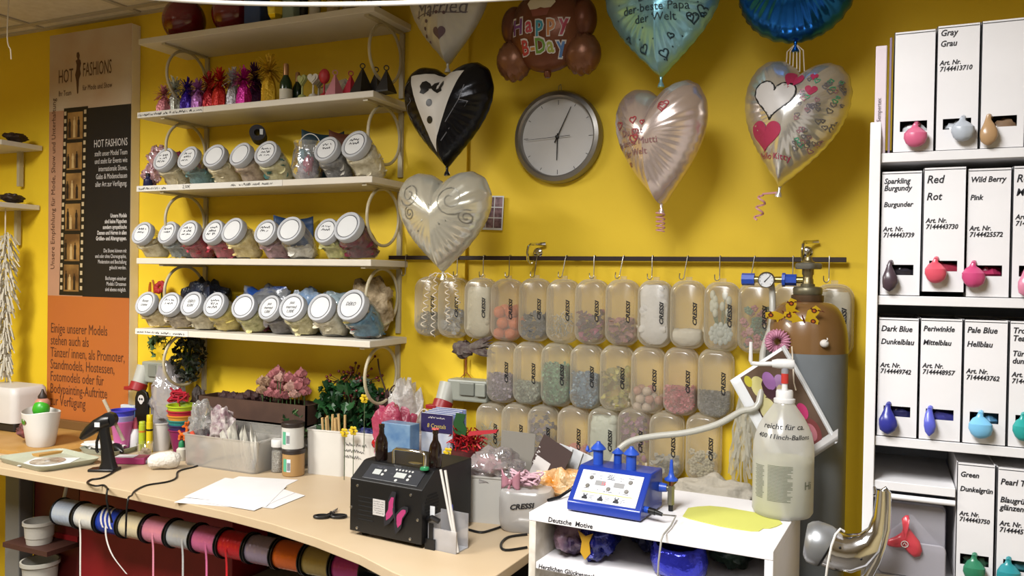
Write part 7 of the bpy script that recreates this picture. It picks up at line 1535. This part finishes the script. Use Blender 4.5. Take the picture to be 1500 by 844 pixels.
# butterfly magnet on the machine front
t = T('butterfly_magnet', 'pink and black butterfly stuck on the front of the black machine', 'butterfly', MM @ V((mw*.66, -.002, .078)), ma)
for s, col in ((-1, 'b23a72'), (1, 'b23a72')):
    Q = [(0, .004), (s*.012, .03), (s*.018+.0, .058 if s < 0 else .036), (s*.030, .054 if s < 0 else .040), (s*.034, .03), (s*.026, .002), (s*.030, -.022), (s*.020, -.044), (s*.008, -.028), (0, -.006)]
    if s > 0: Q = Q[::-1]
    b = MB(); b.prism(Q, .0, .001, 0, Matrix.Translation((0, -.004, 0)) @ FRONT @ Matrix.Rotation(-.35, 4, 'Z')); w = b.build('wing', INK, t, smooth=False); b = MB(); cx_, cy_ = s*.02, .01; b.prism([(cx_+(x-cx_)*.66, cy_+(y-cy_)*.66) for x, y in Q], .0011, .0016, 0, Matrix.Translation((0, -.004, 0)) @ FRONT @ Matrix.Rotation(-.35, 4, 'Z')); b.build('wing_colour', mat('wing_pink', col, .4), w, smooth=False)
b = MB(); b.ell((0, -.006, 0), (.003, .003, .02), 8, 8, 0, Matrix.Rotation(-.3, 4, 'Y')); b.build('body', INK, t)
# things on the machine
for (x, y, lab, tip) in ((.045, .075, 'left small dark brown bottle standing on the black machine', False), (mw-.055+.06, .085, 'right small dark bottle with red blossom on the black machine', True)):
    x = min(x, mw-.02); t = T('mini_bottle', lab, 'bottle', MM @ V((x, y, .194)), 0, 'small dark bottles on the black machine'); s = 1.0; b = MB(); b.lathe([(.016, 0), (.0175, .003), (.0175, .046), (.014, .06), (.0075, .072), (.0065, .088), (.008, .089), (.008, .098)], 22); b.build('glass', mat('brown_bottle_glass', '1d0f0c', .12, spec=.7), t)
    if tip:
        b = MB()
        for k in range(5): a = 2*pi*k/5; b.ell((.006*cos(a), .006*sin(a), .101), (.005, .005, .003), 8, 6)
        b.build('blossom', mat('red_blossom', 'c85a52', .5), t)
t = T('bottle_cap', 'green bottle cap lying on the black machine', 'cap', MM @ V((mw-.045+.02, .045, .194))); b = MB(); b.lathe([(.012, 0), (.0125, .002), (.0115, .006), (.010, .007)], 20); b.build('cap', mat('green_cap'), t)
# acrylic holder and sticks at its right side
t = T('acrylic_stand', 'clear acrylic holder at the right side of the black machine', 'holder', MM @ V((mw+.006, .02, 0)), ma); AC = thin('acrylic', 'f0f0f4', .72, .05, .2)
b = MB(); b.box((.045, .0, .028), (.085, .003, .056)); b.box((.045, .055, .045), (.085, .003, .09)); b.box((.045, .028, .002), (.085, .055, .003)); b.box((.001, .028, .04), (.003, .055, .08)); b.build('acrylic', AC, t, smooth=False); b = MB(); b.box((.012, -.003, .04), (.012, .004, .055)); b.tube([(.0, 0, .075), (.02, -.01, .085), (.04, -.008, .078)], .007, 8); b.box((.01, -.004, .012), (.03, .006, .03)); b.build('black_bracket', BLACKM, t, smooth=False); b = MB(); b.box((.012, .002, .09), (.014, .002, .04)); b.build('white_card', LIDP, t, smooth=False)
for k, (dx, m, l) in enumerate(((.0, WHITE, 'left white stick leaning on the right side of the black machine'), (.012, WHITE, 'right white stick leaning on the right side of the black machine'))):
    o = MB(); o.cyl((.085+.004*k, .0, .003), (.012+dx*1.2, .030, .198), .0036, n=10); o = o.build('white_stick', mat('white_stick', 'd9d4cc', .5)); o.location = MM @ V((mw+.006, .026, 0)); o.rotation_euler.z = ma; tag(o, l, 'stick', 'white sticks leaning on the black machine')
o = MB(); o.cyl((.072, .0, .004), (.055, .012, .115), .0028, n=8); o = o.build('blue_pen', mat('blue_pen', '3a4ab8', .35)); o.location = MM @ V((mw+.006, .034, 0)); o.rotation_euler.z = ma; tag(o, 'slim blue pen standing in the clear acrylic holder', 'pen')
# scissors and papers
p = at(484, 758, Z=TZ); t = T('scissors', 'black handled scissors lying on the table before the machine', 'scissors', (p.x, p.y, TZ), radians(30)); b = MB()
for s in (-1, 1): b.tube([(s*.024+.021*cos(a), -.006+.014*sin(a), .005) for a in [2*pi*i/18 for i in range(18)]], .0042, 8, closed=True)
b.tube([(-.008, .004, .006), (.0, .018, .006), (.006, .028, .005)], .0045, 8); b.tube([(.008, .004, .006), (.002, .018, .007), (-.002, .028, .006)], .0045, 8); b.build('handles', BLACKM, t); b = MB(); b.prism([(-.005, .022), (.006, .022), (.012, .05), (.014, .074), (.004, .055)], .004, .0055); b.prism([(.005, .022), (-.004, .024), (.004, .052), (.013, .074)], .0058, .007); b.build('blades', STEEL, t, smooth=False)
PP = mat('white_sheet_paper', 'eeecec', .6)
pc = [((255, 736), (350, 698), (437, 703), (352, 744)), ((290, 733), (352, 700), (447, 726), (400, 745)), ((300, 736), (375, 704), (432, 722), (372, 748)), ((270, 728), (330, 700), (420, 712), (390, 742))]
for k, q in enumerate(pc):
    r = [at(x, y, Z=TZ+.001+.0009*k) for x, y in q]; c = sum(r, V())/4; b = MB(); b.prism([(p.x-c.x, p.y-c.y) for p in r], 0, .0006); o = b.build('paper_sheet', PP, smooth=False, recalc=True); o.location = (c.x, c.y, TZ+.0006+.0009*k); tag(o, ['lowest white sheet of the fanned papers on the table, jutting left', 'second white sheet of the fanned papers, jutting right', 'third white sheet of the fanned papers, jutting to the front', 'topmost white sheet of the fanned papers on the table'][k], 'paper', 'fanned white papers on the table')

# ---------------- grey bin with cards and the things around it ----------------
GB = mat('pale_grey_bin', 'cfccc4', .45); gx = at(722, 745, Y=-.36)
g0 = at(726, 776, Z=TZ); t = openbin('craft_bin', 'pale grey plastic bin of cards and ribbons right of the black machine', g0.x-.085, g0.y+.115, TZ, .19, .17, .135, GB, radians(10), .05); GX, GY = g0.x-.085, g0.y+.115
def card(name, label, px, py, y, w, h, m, rot, base=None, cat='card', grp=None):
    p = at(px, py, Y=y); o = MB().box((0, 0, h/2), (w, .0025, h)).build(name, m, smooth=False, bevel=.0006); o.location = (p.x, y, TZ+.02 if base is None else base); o.rotation_euler = rot; return tag(o, label, cat, grp)
card('greeting_card', 'large plain grey card standing in the pale grey bin', 752, 690, GY+.03, .105, .225, mat('grey_card', '8f8a80', .6), (-.08, .04, .1)); 
o = card('greeting_card', 'dark brown card with white inset tilted in the grey bin', 772, 690, GY+.035, .105, .225, mat('brown_card', '4a3834', .6), (-.1, .42, -.15)); MB().box((-.018, -.0020, .11), (.05, .001, .10)).build('inset', PW, o, smooth=False); b = MB(); rnd = random.Random(5)
for k in range(24): x = rnd.choice((-.045, .04))+rnd.uniform(-.004, .004); z = rnd.uniform(.02, .19); b.box((x, -.0018, z), (.005, .001, .003))
b.build('speckle_print', PW, o, smooth=False)
for k in range(3): card('white_card', ['white folded card standing behind the brown card, left', 'white folded card standing behind the brown card, middle', 'white folded card standing behind the brown card, right'][k], 795+12*k, 690, GY+.062+.012*k, .075, .20-.008*k, LIDP, (-.1, .25+.05*k, .1), None, 'card', 'white cards behind the brown card')
card('greeting_card', 'small brown card at the right behind the white cards', 812, 690, GY+.105, .07, .17, mat('brown_card_light', '6a5248', .6), (-.06, .05, .1))
crumple('film_bag', 'crinkled clear bag with dark bits lying in the grey bin', 'bag', 725, 700, GY-.02, TZ+.09, (.08, .06, .05), thin('grey_film', 'd8d0d0', .72, .1, .25, bump=.8), .45, 9, 91); b = bpy.data.objects['film_bag.001'] if 'film_bag.001' in bpy.data.objects else None
t = T('star_ornament', 'pink star ornament with ruffle on top of the grey bin', 'ornament', at(718, 683, Y=GY-.03)); b = MB(); S = [(.026*(1 if k % 2 == 0 else .45)*cos(pi/2+pi*k/5), .026*(1 if k % 2 == 0 else .45)*sin(pi/2+pi*k/5)) for k in range(10)]; b.prism(S, 0, .006, 0, FRONT); b.build('star', mat('dusty_rose', 'a85a66', .5), t, bevel=.001); b = MB(); b.ell((-.012, .012, .004), (.042, .012, .022), 20, 12, lump=.8, ls=16); b.build('ruffle', mat('light_pink_ruffle', 'dba0a8', .5, bump=.5), t)
t = T('red_garland', 'red tinsel garland with green leaf behind the grey bin', 'garland', (at(690, 645, Y=-.20).x, -.235, TZ+.0)); b = MB(); rnd = random.Random(4); zc = at(690, 645, Y=-.235).z-TZ
for k in range(260): a, e = rnd.uniform(0, 6.28), rnd.gauss(0, .5); r = rnd.uniform(.3, 1); p = V((.06*r*cos(a), .03*r*sin(a), zc+.04*r*sin(e))); d = V((rnd.uniform(-1, 1), rnd.uniform(-1, 1), rnd.uniform(-1, 1))).normalized()*.02; s = d.orthogonal().normalized()*.0022; b.add([p-s, p+s, p+d+s, p+d-s], [(0, 1, 2, 3)])
b.build('tinsel', mat('red_tinsel', 'c0202a', .35, .3), t, smooth=False, recalc=False); b = MB(); b.prism([(0, -.02), (.016, 0), (.012, .025), (.03, .045), (.0, .06), (-.02, .035), (-.03, .005)], 0, .003, 0, Matrix.Translation((-.0, -.02, zc+.03)) @ FRONT @ Matrix.Rotation(.4, 4, 'Z')); b.build('leaf', GM, t, smooth=False); b = MB(); b.lathe([(.05, 0), (.05, zc-.03)], 20); b.build('holder_box', mat('dark_red_box', '5a1c1c', .6), t)
b = MB(); b.prism([(-.05, -.006), (.045, .012), (.05, .022), (-.045, .008)], 0, .012, 0, Matrix.Translation((.085, -.045, zc+.03)) @ FRONT); b.build('red_stick', mat('red_felt', 'c8303c', .6), t)
t = T('gift_bow', 'dusty pink satin bow on the front edge of the grey bin', 'bow', at(748, 706, Y=GY-.09)); b = MB()
for s in (-1, 1): b.sheet(lambda u, v: V((s*(.004+.024*u), -.008*sin(pi*u), (v-.5)*(.014+.045*u)+.006*u)), 6, 6)
b.ell((0, -.004, 0), (.005, .005, .008), 10, 8); b.build('loops', mat('pink_satin', 'c48a98', .3, .1), t, thick=.002); MB().tube([(0, 0, -.005), (-.008, -.004, -.03)], .004, 6).build('tail', mat('pink_satin'), t)
# milky box lying, with lettering
cb = at(762, 785, Z=TZ); t = T('storage_box', 'larger milky box lying on the table beside the white unit', 'box', (cb.x-.012, cb.y+.072, TZ), radians(12)); b = MB(); secs = []
for z, k in ((0, .84), (.006, .93), (.03, 1), (.085, 1), (.105, .97), (.112, .9)): secs.append([(x*k, y*k, z) for x, y in rrect(.15, .125, .045, 7)])
loft(b, secs); b.build('shell', thin('milky_plastic_lying', 'f3f1ee', .58, .2, .12), t); text('lettering', 'CRESSI', .019, BLK, t, Matrix.Translation((-.036, -.0655, .066)) @ FRONT @ Matrix.Rotation(.15, 4, 'Z'), shear=.3, bold=.0008, wx=1.2)
LZ = TZ+.114
t = T('lace_trim', 'pale pink lace trim heap on the lying milky box', 'trim', V((cb.x-.02, cb.y+.072, LZ))); b = MB(); rnd = random.Random(14)
for k in range(16): q = [V((rnd.uniform(-.05, .045), rnd.uniform(-.03, .03), rnd.uniform(.004, .045))) for _ in range(4)]; b.tube(smooth(q, 4), .0032, 5)
b.build('lace', mat('pale_pink_lace', 'e6bcc8', .6), t)
crumple('orange_pack', 'orange and yellow film pack behind the lace trim', 'pack', 815, 700, cb.y+.17, TZ, (.08, .05, .060), mat('orange_film', 'e08a20', .25, col2='e8cfa0', scale=22, bump=.9, bscale=45), .6, 9, 95); crumple('red_tinsel_heap', 'dark red tinsel heap behind the orange pack', 'tinsel', 812, 680, cb.y+.24, TZ, (.06, .045, .085), mat('dark_red_tinsel', '7a1a2c', .35, .3, col2='b03a4a', scale=80, bump=1., bscale=120), .5, 14, 97)
t = T('film_roll', 'white roll of film standing behind the blue inflator', 'roll', (at(850, 700, Y=-.15).x, -.155, TZ)); b = MB(); b.lathe([(.012, 0), (.055, 0), (.055, .11), (.012, .11)], 32); b.build('roll', mat('white_roll', 'd9d4c8', .5), t)
crumple('cushion_roll', 'pale folded cloth behind the white unit and the inflator', 'cloth', 1050, 710, -.15, .84, (.12, .045, .05), mat('pale_cloth', 'cfc6b4', .7, bump=.4), .3, 8, 99); o = MB().box((0, 0, .42), (.26, .09, .84)).build('side_crate', mat('crate_wood', '8a6a44', .6)); o.location = (at(1050, 740, Y=-.15).x, -.15, 0); tag(o, 'wooden crate behind the white unit under the folded cloth', 'crate')
# machine power cord loops
q = MM @ V((mw, md-.02, .02))
cable([(686, 776), (705, 780), (722, 776), (745, 769), (765, 771), (772, 779)], .0035, 'black power cord looping from the machine toward the white unit'); cable([(772, 783), (745, 787), (734, 797), (740, 806), (772, 802)], .0035, 'black cord loop lying on the table beside the white unit')

# ---------------- left edge of the photo ----------------
p0, p1 = at(20, 207, Y=-.14), at(16, 297, Y=-.14)
for k, (p, l) in enumerate(((p0, 'upper cream shelf end at the left edge of the photo'), (p1, 'lower cream shelf end at the left edge of the photo'))):
    t = T('wall_shelf', l, 'shelf', (p.x-.28, -.10, p.z), 0, 'cream shelf ends at the left edge'); MB().box((0, 0, -.011), (.56, .19, .022)).build('board', SHELFW, t, bevel=.002, smooth=False); MB().box((.15, .08, -.10), (.018, .02, .16)).build('bracket', BRM, t, smooth=False)
    crumple('dark_pack', ['dark pack on the upper shelf at the left edge', 'dark pack on the lower shelf at the left edge'][k], 'pack', 0, 0, -.10, p.z, (.035, .05, [.022, .02][k]), mat('dark_brown_pack', '3a281e', .5, bump=.5), .4, 9, 105+k).location.x = p.x-.045
c = at(8, 455, Y=-.14); t = T('tinsel_garland', 'long white tinsel garland hanging down at the left edge of the photo', 'garland', (c.x-.02, -.13, 0)); b = MB(); rnd = random.Random(21); zt_, zb_ = p1.z-.022, at(8, 577, Y=-.14).z+.02
for k in range(420):
    z = rnd.uniform(zb_+.05, zt_-.14); a = rnd.uniform(0, 6.28); R_ = .062*(1 if z > 1.35 else .75)*rnd.uniform(.5, 1.15); d = V((cos(a)*R_, sin(a)*R_*.7, rnd.uniform(-.09, -.01))); s = V((.0024, .0012, 0)); p = V((rnd.uniform(-.012, .012), 0, z+.03)); m_ = p+d*.6+V((0, 0, .02)); e = p+d; b.add([p-s, p+s, m_+s, m_-s, e+s, e-s], [(0, 1, 2, 3), (3, 2, 4, 5)])
b.build('tinsel', mat('white_tinsel', 'ddd6c4', .35, .15), t, smooth=False, recalc=False); MB().tube([(0, 0, zb_+.05), (0, 0, zt_)], .003, 6).build('cord', RIBBON, t)
p = at(14, 45, Y=-.6); t = T('ceiling_thread', 'thin white thread with curl hanging from the ceiling at top left', 'thread', (p.x, -.6, CEIL-.003)); zz = at(20, 85, Y=-.6).z-CEIL; b = MB(); b.tube(smooth([(.01, 0, 0), (.0, 0, -.05), (-.012, 0, zz*.7), (-.006, 0, zz*.85), (.006, 0, zz*.9), (.01, 0, zz)]), .0022, 6); b.build('thread', RIBBON, t)

# ---------------- hanging net canopy at the top of the frame ----------------
CY = -1.25; pl_, pm_, pr_ = at(238, 3, Y=CY), at(530, 14, Y=CY), at(748, 3, Y=CY); NX0, NX1 = pl_.x-.12, pr_.x+.12
t = T('net_canopy', 'dark mesh net with white hem hanging from the ceiling at the top', 'canopy', ((NX0+NX1)/2, CY, 0)); nx = (NX1-NX0); xm = pm_.x-(NX0+NX1)/2
def hemz(x):   # the sagging hem: a parabola through its two ends and its lowest stretch
    x += (NX0+NX1)/2; a, b_, c = pl_.x, pm_.x, pr_.x
    return pl_.z*(x-b_)*(x-c)/((a-b_)*(a-c))+pm_.z*(x-a)*(x-c)/((b_-a)*(b_-c))+pr_.z*(x-a)*(x-b_)/((c-a)*(c-b_))
b = MB(); b.sheet(lambda u, v: V((nx*(u-.5), -.02*sin(pi*u), hemz(nx*(u-.5))+.008*v)), 40, 1); b.build('hem', mat('white_hem', 'cdc6ba', .6), t, thick=.003)
b = MB(); N = 46
for k in range(-14, N+1):
    for sgn in (1, -1):
        pts = []
        for j in range(15):
            v = j/14; x = nx*(k/N-.5)+sgn*v*.30+(0 if sgn > 0 else .30*0)
            if -nx/2 <= x <= nx/2: z0 = hemz(x)+.016; pts.append(V((x, -.02*sin(pi*(x/nx+.5)), z0+(CEIL-.01-z0)*v)))
        if len(pts) > 1: b.tube(pts, .0022, 3)
b.build('net', mat('dark_net', '4a3836', .7), t); b = MB(); b.box((0, 0, CEIL-.010), (nx, .02, .02)); b.build('top_rail', WHITE, t, smooth=False)
